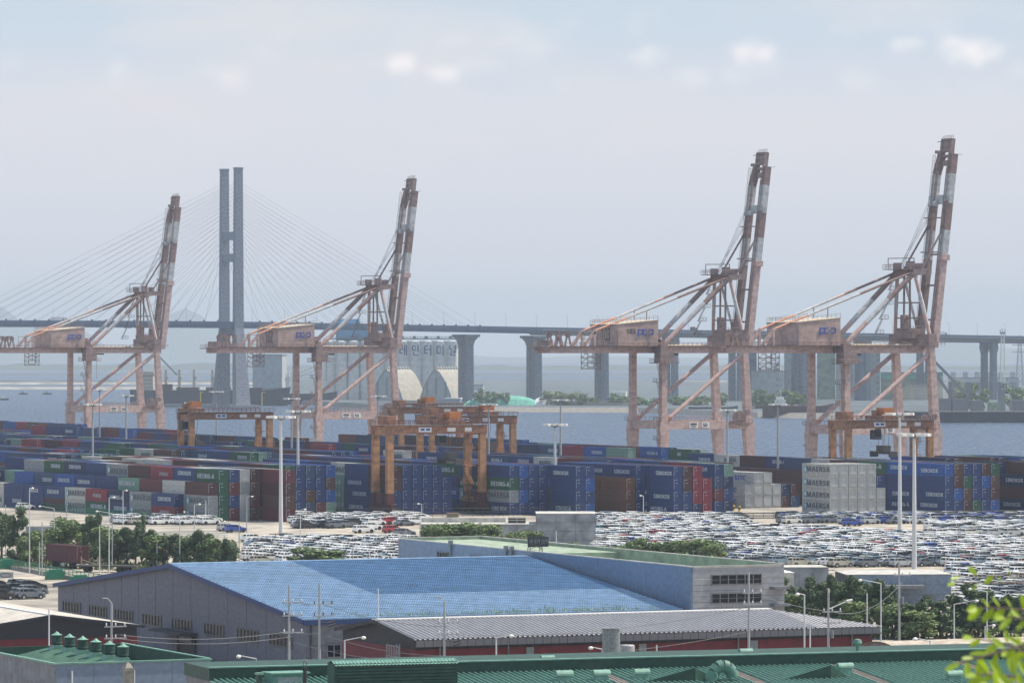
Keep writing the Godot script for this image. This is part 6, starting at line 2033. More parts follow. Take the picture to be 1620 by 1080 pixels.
	for i in 7:
		var a := PI * i / 6.0
		var nx := e + Vector3(0.3 - cos(a) * 0.9, 0.4 + sin(a) * 0.95, 0.3)
		duct.tube(prev, nx, 0.52, 0.52, 14)
		prev = nx
	put("elbow_duct", duct.mesh(), mats.green_roof, g)
	var p1: Vector3 = on_roof.call(1153.0, 1070.0)
	put("stub_pipe", Shape.new().taper(p1, p1 + Vector3(0, 1.1, 0), Vector2(0.5, 0.5), Vector2(0.5, 0.5)).mesh(), mats.green_dark, g)
	var p2 := Vector3(58.0, top - 1.0, -0.4)
	put("mushroom_pipe", Shape.new().tube(p2, p2 + Vector3(0, 1.7, 0), 0.16, 0.16, 8).lathe(p2 + Vector3(0, 1.5, 0), [Vector2(0.28, 0), Vector2(0.42, 0.25), Vector2(0.3, 0.55), Vector2(0, 0.62)], 12).mesh(), mats.green_roof, g)
	# ribbed monitor box standing on it, left of the middle
	var m0 := pt(527, 1047, 352.0)
	var mb := thing("roof_lantern", "dark green ribbed box standing on the green roof left of the tank", "roof lantern", Vector3(m0.x, 0, m0.z), green_turn)
	var inside := Shape.new()
	inside.extrude([Vector2(0.6, 0), Vector2(0.6, m0.y - 0.2), Vector2(2.6, m0.y - 0.2), Vector2(2.6, 0)], 0.3, 10.6, Transform3D(Basis(Vector3(0, 0, -1), Vector3.UP, Vector3(1, 0, 0)), Vector3.ZERO))
	put("body", inside.mesh(), mats.green_dark, mb)
	for i in 9:   # boards of the long side
		put("cladding_board", Shape.new().span(Vector3(0.35, m0.y - 0.55 - i * 0.26, -0.62), Vector3(10.6, m0.y - 0.34 - i * 0.26, -0.42)).mesh(), mats.green_dark, mb)
	put("roof_sheet", Shape.new().sheet(Vector3(0.3, m0.y, -1.6), Vector3(10.4, 0, 0), Vector3(0, -0.35, 1.3), 0.3, 0.05, Vector3(0, 1.3, 0.35).normalized()).sheet(Vector3(10.7, m0.y, -1.6), Vector3(-10.4, 0, 0), Vector3(0, -0.35, -1.3), 0.3, 0.05, Vector3(0, 1.3, -0.35).normalized()).mesh(), mats.green_light, mb)
	# small cabin and black flue left of it
	var cb: Vector3 = g.transform * (on_roof.call(452.0, 1079.0) as Vector3)
	var cabin := thing("roof_hut", "small pale green hut on the roof, cut by the bottom edge at left", "hut", cb, town_turn)
	put("wall", Shape.new().span(Vector3(-1.5, -1.2, -1.0), Vector3(1.5, 0.75, 1.0)).mesh(), mats.green_light, cabin)
	put("roof", Shape.new().span(Vector3(-1.7, 0.75, -1.2), Vector3(1.7, 0.87, 1.2)).mesh(), mats.green_light, cabin)
	put("window", Shape.new().span(Vector3(-1.1, -0.6, 1.0), Vector3(1.0, 0.5, 1.05)).mesh(), mats.tank_white, cabin)
	var fl := thing("flue_pipe", "black flue pipe rising from the green roof left of the ribbed box", "flue", pt(482, 1080, 340.0) + Vector3(0, -1.0, 0))
	put("pipe", Shape.new().tube(Vector3.ZERO, Vector3(0, 2.2, 0), 0.16, 0.16, 10).tube(Vector3(-0.12, 2.2, 0), Vector3(-0.12, 2.7, 0), 0.02, 0.02, 4).tube(Vector3(0.12, 2.2, 0), Vector3(0.12, 2.7, 0), 0.02, 0.02, 4).mesh(), mats.black, fl)
	put("cowl", Shape.new().tube(Vector3(0.02, 2.62, 0), Vector3(0.02, 2.76, 0), 0.2, 0.2, 10).mesh(), mats.steel_grey, fl)
	var vt := thing("vent_pipe", "pale green square vent pipe at the bottom edge left of the roof hut", "vent", pt(410, 1080, 340.0) + Vector3(0, -1.0, 0), town_turn)
	put("pipe", Shape.new().box(Vector3(0, 0.8, 0), Vector3(0.4, 1.7, 0.4)).mesh(), mats.green_dark, vt)
	put("cap", Shape.new().box(Vector3(0, 1.72, 0), Vector3(0.56, 0.16, 0.56)).mesh(), mats.green_light, vt)
	var lw := pt(330, 1064, 372.0)
	var low := thing("low_wall", "pale low wall sloping down beside the panelled shed's right corner", "wall", Vector3(lw.x, 0, lw.z), town_turn)
	put("wall", Shape.new().extrude([Vector2(0, 0), Vector2(5.5, 0), Vector2(5.5, lw.y - 0.55), Vector2(0, lw.y)], -0.2, 0.0).mesh(), mats.panel_grey, low)


func other_buildings() -> void:
	# tanks in front of the red hall
	var a := pt(967, 993, 432.0)
	var t := thing("silo_tank", "tall grey cylindrical tank with an open rim, in front of the red hall", "tank", Vector3(a.x, 0, a.z))
	put("shell", Shape.new().lathe(Vector3.ZERO, [Vector2(0.86, 0), Vector2(0.86, a.y - 0.1)], 24).mesh(), mats.tank_grey, t)
	put("rim", Shape.new().lathe(Vector3.ZERO, [Vector2(0.86, a.y - 0.16), Vector2(0.93, a.y - 0.14), Vector2(0.93, a.y), Vector2(0.78, a.y), Vector2(0.0, a.y - 0.3)], 24).mesh(), mats.steel_grey, t)
	var b := pt(992.5, 1021, 434.0)
	var t2 := thing("white_tank", "short white cylindrical tank beside the tall grey one", "tank", Vector3(b.x, 0, b.z))
	put("shell", Shape.new().lathe(Vector3.ZERO, [Vector2(0.72, 0), Vector2(0.72, b.y), Vector2(0.66, b.y + 0.08), Vector2(0, b.y + 0.12)], 24).mesh(), mats.tank_white, t2)
	var c := pt(1009, 1032, 434.0)
	var t3 := thing("yellow_rail", "yellow pipe rail right of the white tank", "railing", Vector3(c.x, 0, c.z))
	put("rail", Shape.new().tube(Vector3(-0.35, c.y, 0), Vector3(0.35, c.y, 0), 0.05, 0.05, 6).tube(Vector3(0.35, 0, 0), Vector3(0.35, c.y, 0), 0.05, 0.05, 6).tube(Vector3(0.2, c.y - 0.2, 0), Vector3(0.2, c.y - 0.9, 0), 0.03, 0.03, 5).mesh(), mats.yellow, t3)
	# grey block behind the office block's roof
	var q := Vector3(16.2, 0, -858.0)
	var g := thing("grey_depot", "grey panelled depot with a taller right end, behind the pale green flat roof", "building", q, 0.0)
	var s := FOCAL / 858.0
	var x0 := (665.0 - 942.0) / s
	var xm := (848.0 - 942.0) / s
	put("wall", Shape.new().span(Vector3(xm, 0, -12), Vector3(0, 6.6, -0.1)).span(Vector3(x0, 0, -11), Vector3(xm, 4.6, -0.1)).mesh(), mats.wall_seam, g)
	for i in 3:
		for j in 4:
			put("cladding_panel", Shape.new().span(Vector3(xm - xm * i / 3.0 + 0.03, 0.05 + j * 1.7, -0.2), Vector3(xm - xm * (i + 1) / 3.0 - 0.03, minf(6.75, 1.7 + j * 1.7), 0.0)).mesh(), mats.grey_block, g)
	for i in 6:
		for j in 2:
			put("cladding_panel", Shape.new().span(Vector3(x0 + (xm - x0) * i / 6.0 + 0.03, 0.05 + j * 2.4, -0.2), Vector3(x0 + (xm - x0) * (i + 1) / 6.0 - 0.03, 2.4 + j * 2.3, 0.0)).mesh(), mats.grey_block, g)
	put("roof", Shape.new().span(Vector3(x0, 4.72, -11.2), Vector3(xm - 0.05, 4.82, 0.05)).span(Vector3(xm - 0.05, 6.76, -12.1), Vector3(0.05, 6.86, 0.05)).mesh(), mats.off_white, g)
	var lou := put("louvre_band", Shape.new().span(Vector3(x0 + 17.0, 4.85, -7.0), Vector3(xm - 2.0, 5.9, -4.0)).mesh(), mats.steel_dark, g)
	put("louvre_rail", Shape.new().rail(Vector3(x0 + 17.0, 4.85, -3.9), Vector3(xm - 2.0, 4.85, -3.9), 1.0, 2.0, 0.06).mesh(), mats.off_white, lou)
	put("roof_edge", Shape.new().span(Vector3(x0, 4.84, -9.0), Vector3(x0 + 16.5, 5.7, -8.6)).mesh(), mats.off_white, g)
	# low grey block at the right
	var d := Vector3((1340.0 - 810.0) / FOCAL * 668.0, 0, -668.0)
	var r := thing("grey_hall", "low grey-blue hall with flat roof and long canopy behind the dark right trees", "hall", d, deg_to_rad(4.0))
	var w := (1506.0 - 1340.0) / FOCAL * 672.0
	put("wall", Shape.new().span(Vector3(0.1, 0, -13), Vector3(w, 4.45, -0.05)).mesh(), mats.wall_seam, r)
	for i in 4:
		for j in 3:
			put("cladding_panel", Shape.new().span(Vector3(w * i / 4.0 + 0.02, 0.05 + j * 1.47, -0.15), Vector3(w * (i + 1) / 4.0 - 0.02, 1.48 + j * 1.47, 0.03)).mesh(), mats.panel_blue, r)
	for i in 4:
		put("cladding_panel", Shape.new().span(Vector3(-9.0 + 2.25 * i, 0.05, -20.2 + 0.0), Vector3(-9.0 + 2.25 * (i + 1) - 0.04, 4.6, -20.0)).mesh(), mats.grey_block, r)
	put("wall", Shape.new().span(Vector3(-9.0, 0, -27), Vector3(0.1, 4.6, -20.2)).mesh(), mats.grey_block, r)
	put("roof", Shape.new().span(Vector3(-0.1, 4.46, -13), Vector3(w + 0.1, 4.56, 0.1)).span(Vector3(-9.1, 4.62, -27.1), Vector3(-0.1, 4.72, -19.9)).mesh(), mats.off_white, r)
	put("canopy", Shape.new().span(Vector3(1.0, 2.55, 0.05), Vector3(11.5, 3.0, 2.6)).mesh(), mats.steel_grey, r)
	put("door", Shape.new().span(Vector3(4.4, 0, 0.02), Vector3(7.4, 2.4, 0.08)).mesh(), mats.wall_seam, r)
	put("door", Shape.new().span(Vector3(11.6, 0, 0.02), Vector3(13.6, 1.6, 0.08)).mesh(), mats.panel_grey, r)
	var wl := thing("white_wall", "sunlit white low building end beside the office block's right corner", "building", gp(1225, 962), deg_to_rad(8.0))
	put("wall", Shape.new().span(Vector3(0, 0, -8), Vector3(3.0, 5.2, 0)).mesh(), mats.off_white, wl)
	put("roof", Shape.new().span(Vector3(-0.1, 5.2, -8.1), Vector3(3.1, 5.32, 0.1)).mesh(), mats.white, wl)
	# beige vault roof at the bottom right
	var v := thing("vaulted_shed", "shed with a low beige vaulted roof behind the green roof at the right", "shed", pt(1420, 1041, 428.0) * Vector3(1, 0, 1), town_turn)
	var hh := EYE - (1041.0 - 558.0) / FOCAL * 428.0
	var arc := []
	for i in 13:
		var a2 := PI * (0.12 + 0.76 * i / 12.0)
		arc.append(Vector2(cos(a2) * 5.2, (sin(a2) - sin(PI * 0.12)) * 2.2))
	arc.append(Vector2(arc[12].x, -hh))
	arc.append(Vector2(arc[0].x, -hh))
	var turned_v := Transform3D(Basis(Vector3(0, 0, -1), Vector3.UP, Vector3(1, 0, 0)), Vector3(0, hh, -3.0))
	put("end_wall", Shape.new().extrude(arc, 0.0, 24.0, turned_v).mesh(), mats.vault_end, v)
	var sk := Shape.new()
	for i in 12:
		var A: Vector2 = arc[i] * 1.02
		var B: Vector2 = arc[i + 1] * 1.02
		sk.quad(turned_v * Vector3(A.x, A.y + 0.03, -0.3), turned_v * Vector3(B.x, B.y + 0.03, -0.3), turned_v * Vector3(B.x, B.y + 0.03, 24.2), turned_v * Vector3(A.x, A.y + 0.03, 24.2))
	put("vault_roof", sk.mesh(), mats.vault, v)
	# low grey wall with a banner beyond the left trees
	var lg := gp(40, 862)
	var b2 := thing("grey_wall", "plain grey wall standing behind the left trees", "wall", Vector3(lg.x, 0, lg.z), deg_to_rad(-8.0))
	put("wall", Shape.new().span(Vector3(0, 0, -0.4), Vector3(7.6, 3.6, 0)).mesh(), mats.grey_block, b2)
	put("coping", Shape.new().span(Vector3(-0.1, 3.6, -0.5), Vector3(7.7, 3.75, 0.1)).mesh(), mats.off_white, b2)


func crown_mesh(seed_: int, kind: int, leaves: int, leaf: float) -> ArrayMesh:   # one unit tall and about one unit wide
	var r := RandomNumberGenerator.new()
	r.seed = seed_
	var s := Shape.new()
	var blobs := []
	if kind == 0:   # broad-leaved
		for i in 16:
			var h := r.randf_range(0.08, 0.86)
			var reach := 0.42 * sqrt(maxf(0.0, 1.0 - pow((h - 0.42) / 0.58, 2.0)))
			var a := r.randf() * TAU
			blobs.append([Vector3(cos(a) * reach * r.randf_range(0.3, 0.95), h, sin(a) * reach * r.randf_range(0.3, 0.95)), r.randf_range(0.12, 0.21), r.randf()])
	else:   # pine: sprays on upswept limbs
		for i in 26:
			var h := r.randf_range(0.05, 0.95)
			var reach := 0.46 * pow(1.0 - h, 0.65) + 0.03
			var a := r.randf() * TAU
			var k := r.randf_range(0.25, 1.0)
			blobs.append([Vector3(cos(a) * reach * k, h + 0.04 * k, sin(a) * reach * k), r.randf_range(0.07, 0.14), r.randf()])
	for i in leaves:
		var b: Array = blobs[i % blobs.size()]
		var d: Vector3 = Vector3(r.randfn(), r.randfn() * 0.75, r.randfn()).normalized() * b[1] * pow(r.randf(), 0.4)
		var p: Vector3 = b[0] + d
		var n: Vector3 = (d.normalized() + Vector3(r.randfn(), r.randfn() + 0.6, r.randfn()) * 0.7).normalized()
		var x: Vector3 = n.cross(Vector3(r.randfn(), r.randfn(), r.randfn())).normalized()
		var y: Vector3 = n.cross(x)
		var l := leaf * r.randf_range(0.6, 1.3)
		var w := l * (0.6 if kind == 0 else 0.34)
		var base := Color(0.085, 0.135, 0.058) if kind == 0 else Color(0.050, 0.088, 0.045)
		var tip := Color(0.190, 0.255, 0.095) if kind == 0 else Color(0.105, 0.155, 0.070)
		s.tint = base.lerp(tip, clampf(b[2] * 0.7 + r.randf() * 0.4, 0.0, 1.0))
		s.quad(p - x * l * 0.5, p - y * w * 0.5, p + x * l * 0.5, p + y * w * 0.5)
	return s.mesh()


var crowns := []
var trunk_mesh: Mesh

func tree(px: float, ybase: float, ytop: float, wide: float, kind: int, called: String, label: String, group := "", trunk_share := 0.2) -> void:
	var p := gp(px, ybase)
	var h := (ybase - ytop) / FOCAL * -p.z * 1.08
	var t := thing(called, label, "tree" if h > 2.5 else "shrub", p, fposmod(px * 0.7, TAU), group)
	var w := wide / FOCAL * -p.z * (1.55 if kind != 1 or px > 700 else 1.45)
	var list: Array = crowns[kind]
	put("crown", list[int(px) % list.size()], mats.leaf, t, Transform3D(Basis.from_scale(Vector3(w * 1.1, h * (1.0 - trunk_share), w * 1.1)), Vector3(0, h * trunk_share, 0)))
	put("trunk", trunk_mesh, mats.bark, t, Transform3D(Basis.from_scale(Vector3(w * 0.9, h, w * 0.9)), Vector3.ZERO))


func vegetation() -> void:
	crowns = [[], [], []]
	for i in 4:
		crowns[0].append(crown_mesh(100 + i, 0, 3200, 0.085))
		crowns[1].append(crown_mesh(200 + i, 1, 3600, 0.095))
		crowns[2].append(crown_mesh(300 + i, 0, 900, 0.12))
	var tk := Shape.new()
	tk.tube(Vector3.ZERO, Vector3(0.01, 0.45, 0), 0.035, 0.024, 7)
	tk.tube(Vector3(0.01, 0.45, 0), Vector3(0.0, 0.8, 0.01), 0.024, 0.008, 6)
	for i in 5:
		var a := i * 1.3
		tk.tube(Vector3(0.01, 0.3 + i * 0.09, 0), Vector3(cos(a) * 0.26, 0.48 + i * 0.09, sin(a) * 0.26), 0.014, 0.005, 5)
	trunk_mesh = tk.mesh()
	var left := [[2, 884, 812, 46, 1], [27, 888, 811, 44, 1], [45, 890, 846, 34, 0], [60, 884, 842, 26, 0], [92, 880, 836, 40, 0], [104, 876, 822, 42, 0], [122, 880, 826, 44, 0], [140, 884, 820, 34, 1], [150, 886, 818, 34, 1], [168, 888, 836, 46, 0], [186, 892, 842, 40, 0], [200, 893, 838, 42, 1], [214, 894, 834, 40, 1], [223, 892, 822, 22, 1], [238, 896, 842, 46, 1], [258, 897, 846, 44, 0], [276, 898, 848, 44, 1], [296, 899, 850, 42, 0], [312, 900, 842, 38, 1], [328, 900, 848, 40, 1], [346, 902, 852, 44, 0], [362, 903, 856, 38, 1]]
	for i in left.size():
		var q: Array = left[i]
		tree(q[0], q[1], q[2], q[3], q[4], "pine_tree" if q[4] else "leafy_tree", "%s in the tree row at left, %s tree from the left edge" % ["dark green pine" if q[4] else "mid green leafy tree", ordinal(i + 1)], "trees in the row at left", 0.09)
	var right := [[1236, 985, 916, 40, 1], [1262, 990, 940, 36, 0], [1284, 992, 918, 36, 1], [1300, 996, 926, 42, 1], [1322, 1000, 916, 44, 1], [1346, 1002, 918, 44, 1], [1366, 1004, 922, 46, 1], [1388, 1006, 922, 44, 1], [1352, 1008, 952, 46, 0], [1406, 1006, 932, 40, 1], [1412, 1010, 958, 46, 0], [1436, 1010, 958, 48, 1], [1462, 1010, 948, 46, 1], [1488, 1010, 954, 44, 1], [1452, 1013, 968, 50, 0], [1512, 1006, 962, 40, 1], [1536, 1006, 928, 56, 1], [1560, 1008, 938, 54, 1], [1586, 1008, 946, 56, 1], [1612, 1010, 948, 54, 1], [1548, 1012, 962, 50, 1]]
	for i in right.size():
		var q: Array = right[i]
		tree(q[0], q[1], q[2], q[3], q[4], "pine_tree" if q[4] else "leafy_tree", "%s before the grey hall at right, %s along its tree row" % ["dark pine" if q[4] else "paler leafy tree", ordinal(i + 1)], "trees before the grey hall at right", 0.16)
	var mid := [[684, 872, 832, 36, 0], [704, 874, 831, 40, 0], [728, 874, 829, 44, 0], [752, 875, 830, 42, 0], [772, 875, 832, 36, 0], [820, 877, 843, 34, 0], [838, 876, 840, 32, 0]]
	for i in mid.size():
		var q: Array = mid[i]
		tree(q[0], q[1], q[2], q[3], 0, "leafy_tree", "grey-green leafy tree before the grey depot's wall, %s from its left end" % ordinal(i + 1), "trees before the grey depot", 0.12)
	var back := [[900, 884, 858, 24, 2], [888, 884, 859, 20, 2], [954, 892, 866, 34, 0], [978, 896, 862, 36, 0], [1006, 897, 852, 30, 0], [1018, 898, 862, 34, 0], [1046, 898, 858, 40, 0], [1068, 899, 857, 44, 0], [1094, 900, 854, 42, 0], [1112, 901, 855, 40, 0], [1130, 902, 860, 36, 0]]
	for i in back.size():
		var q: Array = back[i]
		tree(q[0], q[1], q[2], q[3], q[4], "shrub" if q[0] < 920 else "leafy_tree", "%s behind the pale green flat roof, %s from the left" % ["low yellowish shrub" if q[0] < 920 else "leafy green tree", ordinal(i + 1)], "greenery behind the flat roof", 0.1)
	tree(505, 900, 866, 62, 0, "leafy_tree", "round green tree among the cars just above the blue roof's ridge", "", 0.1)
	tree(492, 899, 872, 40, 0, "leafy_tree", "smaller green tree leaning left beside the round one above the blue roof", "", 0.1)
	# the far shore's trees
	var r := RandomNumberGenerator.new()
	r.seed = 9
	var far := [[757, 634, 620, 14], [766, 635, 622, 16], [778, 635, 625, 14], [792, 635, 624, 15], [800, 634, 625, 12], [874, 640, 622, 26], [888, 641, 625, 22], [905, 642, 624, 26], [919, 642, 626, 22], [934, 642, 630, 20], [976, 643, 627, 24], [990, 643, 628, 20], [1010, 643, 629, 22], [1024, 644, 632, 20], [1070, 645, 630, 26], [1086, 646, 629, 26], [1104, 647, 630, 24], [1122, 648, 628, 26], [1142, 648, 626, 24], [1196, 650, 624, 26], [1212, 650, 622, 28], [1228, 650, 628, 20], [1248, 651, 624, 28], [1266, 651, 626, 24], [1520, 630, 610, 26], [1532, 630, 613, 26], [1548, 632, 616, 24], [1600, 634, 618, 26], [1612, 634, 620, 22]]
	for i in far.size():
		var q: Array = far[i]
		var k := 3320.0 if q[0] < 1180 else 3120.0
		var p := Vector3((q[0] - 810.0) / FOCAL * k, SEA + 3.6, -k)
		var h: float = EYE + (558.0 - q[2]) / FOCAL * k - p.y
		var w: float = q[3] / FOCAL * k
		var t := thing("shore_tree", "hazy dark tree on the shore under the bridge, %s from the left" % ordinal(i + 1), "tree", p, q[0], "trees on the far shore")
		put("crown", crowns[2][i % 4], mats.leaf, t, Transform3D(Basis.from_scale(Vector3(w * 1.9, h * 1.35, w * 1.3)), Vector3.ZERO))
		put("trunk", trunk_mesh, mats.bark, t, Transform3D(Basis.from_scale(Vector3(w * 0.4, h * 0.8, w * 0.4)), Vector3.ZERO))
	# rough grass at the foot of the left trees and along the lot's near edge
	var gs := Shape.new()
	for k in 2600:
		var x := r.randf_range(-20, 380)
		var y := 886.0 + x * 0.045 + r.randf_range(-5.0, 9.0)
		if k > 1700:
			x = r.randf_range(1220, 1620)
			y = 1004.0 + r.randf_range(-10.0, 8.0)
		var p := gp(x, y)
		var a := r.randf() * TAU
		var d := Vector3(cos(a), 0, sin(a)) * r.randf_range(0.15, 0.4)
		gs.tint = Color(0.06, 0.10, 0.03).lerp(Color(0.14, 0.15, 0.06), r.randf())
		gs.tri(p - d, p + d, p + Vector3(r.randf_range(-0.2, 0.2), r.randf_range(0.3, 0.9), 0))
	tag(put("grass", gs.mesh(), mats.leaf), "rough grass and weeds at the foot of the trees", "grass", "", "stuff")


func masts_and_poles() -> void:
	var ring := Shape.new()   # a crown of floodlights
	ring.lathe(Vector3.ZERO, [Vector2(0.2, -0.5), Vector2(0.9, -0.2), Vector2(0.9, 0.05), Vector2(0.1, 0.1)], 12)
	var lampm := Shape.new()
	for i in 10:
		var a := TAU * i / 10.0
		ring.bar(Vector3.ZERO, Vector3(cos(a) * 1.9, 0, sin(a) * 1.9), 0.12, 0.12)
	lampm.box(Vector3(0, -0.05, 0), Vector3(0.9, 0.38, 0.72))
	var ring_mesh := ring.mesh()
	var lamp_mesh := lampm.mesh()
	# x, y of the head, metres away, height, description
	var masts := [[146, 640, 1138, "tall floodlight mast in front of the first crane's portal beam, white lamp ring"], [157, 617, 1540, "floodlight mast behind the first crane's stair leg, its ring above the portal beam"], [199, 626, 1359, "floodlight mast right of the first crane's sign plates"], [342, 620, 1450, "floodlight mast at the foot of the bridge tower behind the left orange gantry"], [461, 631, 1246, "floodlight mast left of the second crane, the taller of the close pair"], [471, 651, 1045, "floodlight mast left of the second crane, the nearer of the close pair"], [444, 660, 905, "pale thick floodlight mast standing in the car lot with a barrier at its base"], [598, 627, 1318, "floodlight mast beside the second crane's water-side legs"], [773, 640, 1160, "floodlight mast behind the right end of the middle gantries"], [887, 633, 1213, "floodlight mast on the water's edge, behind the thick white one in mid picture"], [878, 672, 1043, "thick white floodlight mast in mid picture in front of the blue container ends"], [1151, 649, 1100, "floodlight mast between the third crane's water-side legs"], [1231, 640, 1120, "dark floodlight mast midway between the two right-hand cranes"], [1424, 655, 927, "pale floodlight mast in front of the right orange gantry, left of the thick one"], [1447, 688, 778, "thick white floodlight mast rising from the car lot at right"]]
	for q in masts:
		var d: float = q[2]
		var p := pt(q[0], q[1], d)
		var h: float = p.y
		var thick := 1.0 if d > 1050 else 1.25
		var t := thing("floodlight_mast", q[3], "floodlight mast", Vector3(p.x, 0, p.z), q[0], "floodlight masts in the yard")
		put("mast", Shape.new().tube(Vector3.ZERO, Vector3(0, h, 0), 0.36 * thick, 0.2 * thick, 12).mesh(), mats.pole_white if d < 1050 else mats.pole_grey, t)
		put("lamp_ring", ring_mesh, mats.steel_grey, t, Transform3D(Basis.from_scale(Vector3.ONE * thick), Vector3(0, h, 0)))
		for i in 10:
			var a := TAU * i / 10.0
			put("floodlight", lamp_mesh, mats.white, t, Transform3D(Basis(Vector3.UP, -a).scaled(Vector3.ONE * thick), Vector3(cos(a) * 2.0 * thick, h + 0.1, sin(a) * 2.0 * thick)))
		put("tip", Shape.new().tube(Vector3(0, h, 0), Vector3(0, h + 1.6, 0), 0.05, 0.03, 5).mesh(), mats.steel_grey, t)
	var bb := gp(444, 852)
	var bar := thing("mast_barrier", "yellow and black barrier around the foot of the pale mast in the left car lot", "barrier", bb)
	put("rail", Shape.new().rail(Vector3(-2.2, 0, 1.6), Vector3(2.6, 0, 1.6), 1.0, 1.2, 0.08).mesh(), mats.steel_dark, bar)
	put("base_block", Shape.new().box(Vector3(0.6, 0.6, 0.4), Vector3(1.7, 1.2, 1.2)).mesh(), mats.grey_block, bar)
	# street lamps and posts: x, top, foot, arm length in metres (+ to the right), metres tall decides the distance
	var lamps := [[8, 798, 882, 0.0], [46, 772, 908, 0.3], [62, 857, 911, 0.0], [66, 825, 911, 0.0], [85, 804, 880, -2.4], [105, 801, 862, 0.0], [157, 830, 911, 1.2], [172, 787, 912, 0.6], [177, 812, 900, -2.4], [194, 776, 850, 0.5], [245, 838, 897, 0.0], [248, 858, 898, 0.0], [284, 820, 900, -2.4], [307, 798, 890, 0.7], [314, 856, 900, 0.0], [325, 791, 826, 0.0], [340, 866, 897, 0.5], [355, 846, 897, 0.0], [378, 828, 897, -2.3], [390, 786, 846, 0.9], [475, 806, 892, 0.6], [480, 846, 892, 0.0], [558, 858, 895, 0.0], [584, 868, 895, 0.0], [642, 836, 872, 0.0], [664, 826, 872, 0.0], [667, 797, 822, -0.5], [717, 845, 874, 3.4], [880, 839, 880, 0.0], [1018, 784, 820, -0.4], [1133, 861, 896, 0.0], [1469, 787, 806, 0.0]]
	for i in lamps.size():
		var q: Array = lamps[i]
		street_lamp(q[0], q[1], gp(q[0], q[2]), q[3], "%s, %s post from left by the car lots" % ["pale street lamp with an arm" if absf(q[3]) > 0.25 else "slim plain grey post", ordinal(i + 1)], absf(q[3]) > 0.25)
	var near := [[1228, 909, 600, 0.0, "slim grey post at the right edge of the white windowed wall"], [1273, 940, 470, -0.5, "curved street lamp in front of the grey hip roof's right part"], [1394, 922, 560, -2.4, "street lamp with its arm to the left before the dark right trees"], [1372, 938, 565, 0.0, "slim post between two lamps before the dark right trees"], [1510, 955, 560, 2.6, "street lamp with its arm to the right below the last car rows"], [1562, 935, 580, -2.0, "pale street lamp among the pines at the right edge"], [1559, 990, 560, 0.8, "short bracket post at the right edge under the pines"], [545, 1012, 452, 1.7, "street lamp with a globe head before the red hall's gable"], [785, 1008, 452, 1.3, "street lamp with a bright head before the red hall, left of the tank"], [405, 1041, 420, -1.4, "street lamp with its arm to the left before the blue-roofed shed's gable"], [953, 1026, 440, -0.9, "small lamp peeping out left of the tall grey tank"], [1039, 1020, 440, 0.0, "short lit-topped post before the red hall right of the tanks"], [1472, 1013, 420, -1.2, "little street lamp leaning over the beige vault roof"], [598, 931, 500, 0.0, "thin lightning rod before the blue roof"], [77, 963, 480, 0.0, "thin dark rod before the white gable roof at the left edge"], [1282, 990, 470, 0.0, "plain grey post right beside the curved lamp before the hip roof"]]
	for q in near:
		var p := pt(q[0], q[1], q[2])
		street_lamp(q[0], q[1], Vector3(p.x, 0, p.z), q[3], q[4], absf(q[3]) > 0.1)
	# power poles with cross arms
	var poles := [[457, 926, 470, "grey power pole with three cross arms before the blue-roofed shed's corner"], [505, 923, 468, "grey power pole with insulators just right of the other one at the shed's corner"], [703, 951, 455, "power pole with a curved top before the red hall's roof"], [1185, 905, 470, "power pole before the white windowed wall"], [1311, 935, 474, "power pole carrying a street lamp before the hip roof's end"], [1423, 888, 520, "tall grey power pole before the grey hall at right"], [176, 954, 455, "power pole with a tangle of cables before the left red hall"]]
	var tops := []
	for i in poles.size():
		var q: Array = poles[i]
		var p := pt(q[0], q[1], q[2])
		var h := p.y
		var t := thing("power_pole", q[3], "power pole", Vector3(p.x, 0, p.z), town_turn)
		put("pole", Shape.new().tube(Vector3.ZERO, Vector3(0, h, 0), 0.17, 0.11, 8).mesh(), mats.pole_grey, t)
		var arms := [1.8, 3.2, 5.0] if i == 0 else [2.2, 3.4] if i < 5 else [1.6]
		if i == 6:
			arms = [2.4, 3.6]
		for y in arms:
			put("cross_arm", Shape.new().box(Vector3(0.4, h - y, 0.1), Vector3(2.4, 0.12, 0.12)).mesh(), mats.pole_grey, t)
			for x in [-0.6, 0.4, 1.4]:
				put("insulator", Shape.new().lathe(Vector3(x, h - y + 0.06, 0.1), [Vector2(0.03, 0), Vector2(0.09, 0.08), Vector2(0.05, 0.16), Vector2(0.09, 0.22), Vector2(0, 0.36)], 7).mesh(), mats.ink if i == 1 else mats.pole_white, t)
		if i in [1, 2]:
			put("insulator_string", Shape.new().tube(Vector3(0.9, h - 4.2, 0.2), Vector3(1.7, h - 4.0, 0.2), 0.12, 0.12, 6).tube(Vector3(0.9, h - 4.5, 0.3), Vector3(1.7, h - 4.3, 0.3), 0.12, 0.12, 6).tube(Vector3(0, h - 4.0, 0.1), Vector3(1.2, h - 4.2, 0.2), 0.05, 0.05, 5).mesh(), mats.ink, t)
		if i == 2 or i == 6:
			put("lamp_arm", Shape.new().tube(Vector3(0, h, 0), Vector3(-0.4, h + 0.5, 0), 0.06, 0.05, 6).tube(Vector3(-0.4, h + 0.5, 0), Vector3(-1.0, h + 0.55, 0), 0.05, 0.05, 6).mesh(), mats.pole_grey, t)
		if i == 4:
			put("lamp_arm", Shape.new().tube(Vector3(0.1, h - 1.9, 0), Vector3(2.3, h - 1.1, 0), 0.06, 0.05, 6).tube(Vector3(2.2, h - 1.12, 0), Vector3(2.9, h - 1.0, 0), 0.16, 0.12, 8).mesh(), mats.pole_white, t)
		if i in [4, 5]:
			put("transformer", Shape.new().tube(Vector3(0.35, h - 5.0, 0.1), Vector3(0.35, h - 4.2, 0.1), 0.22, 0.22, 8).mesh(), mats.steel_grey, t)
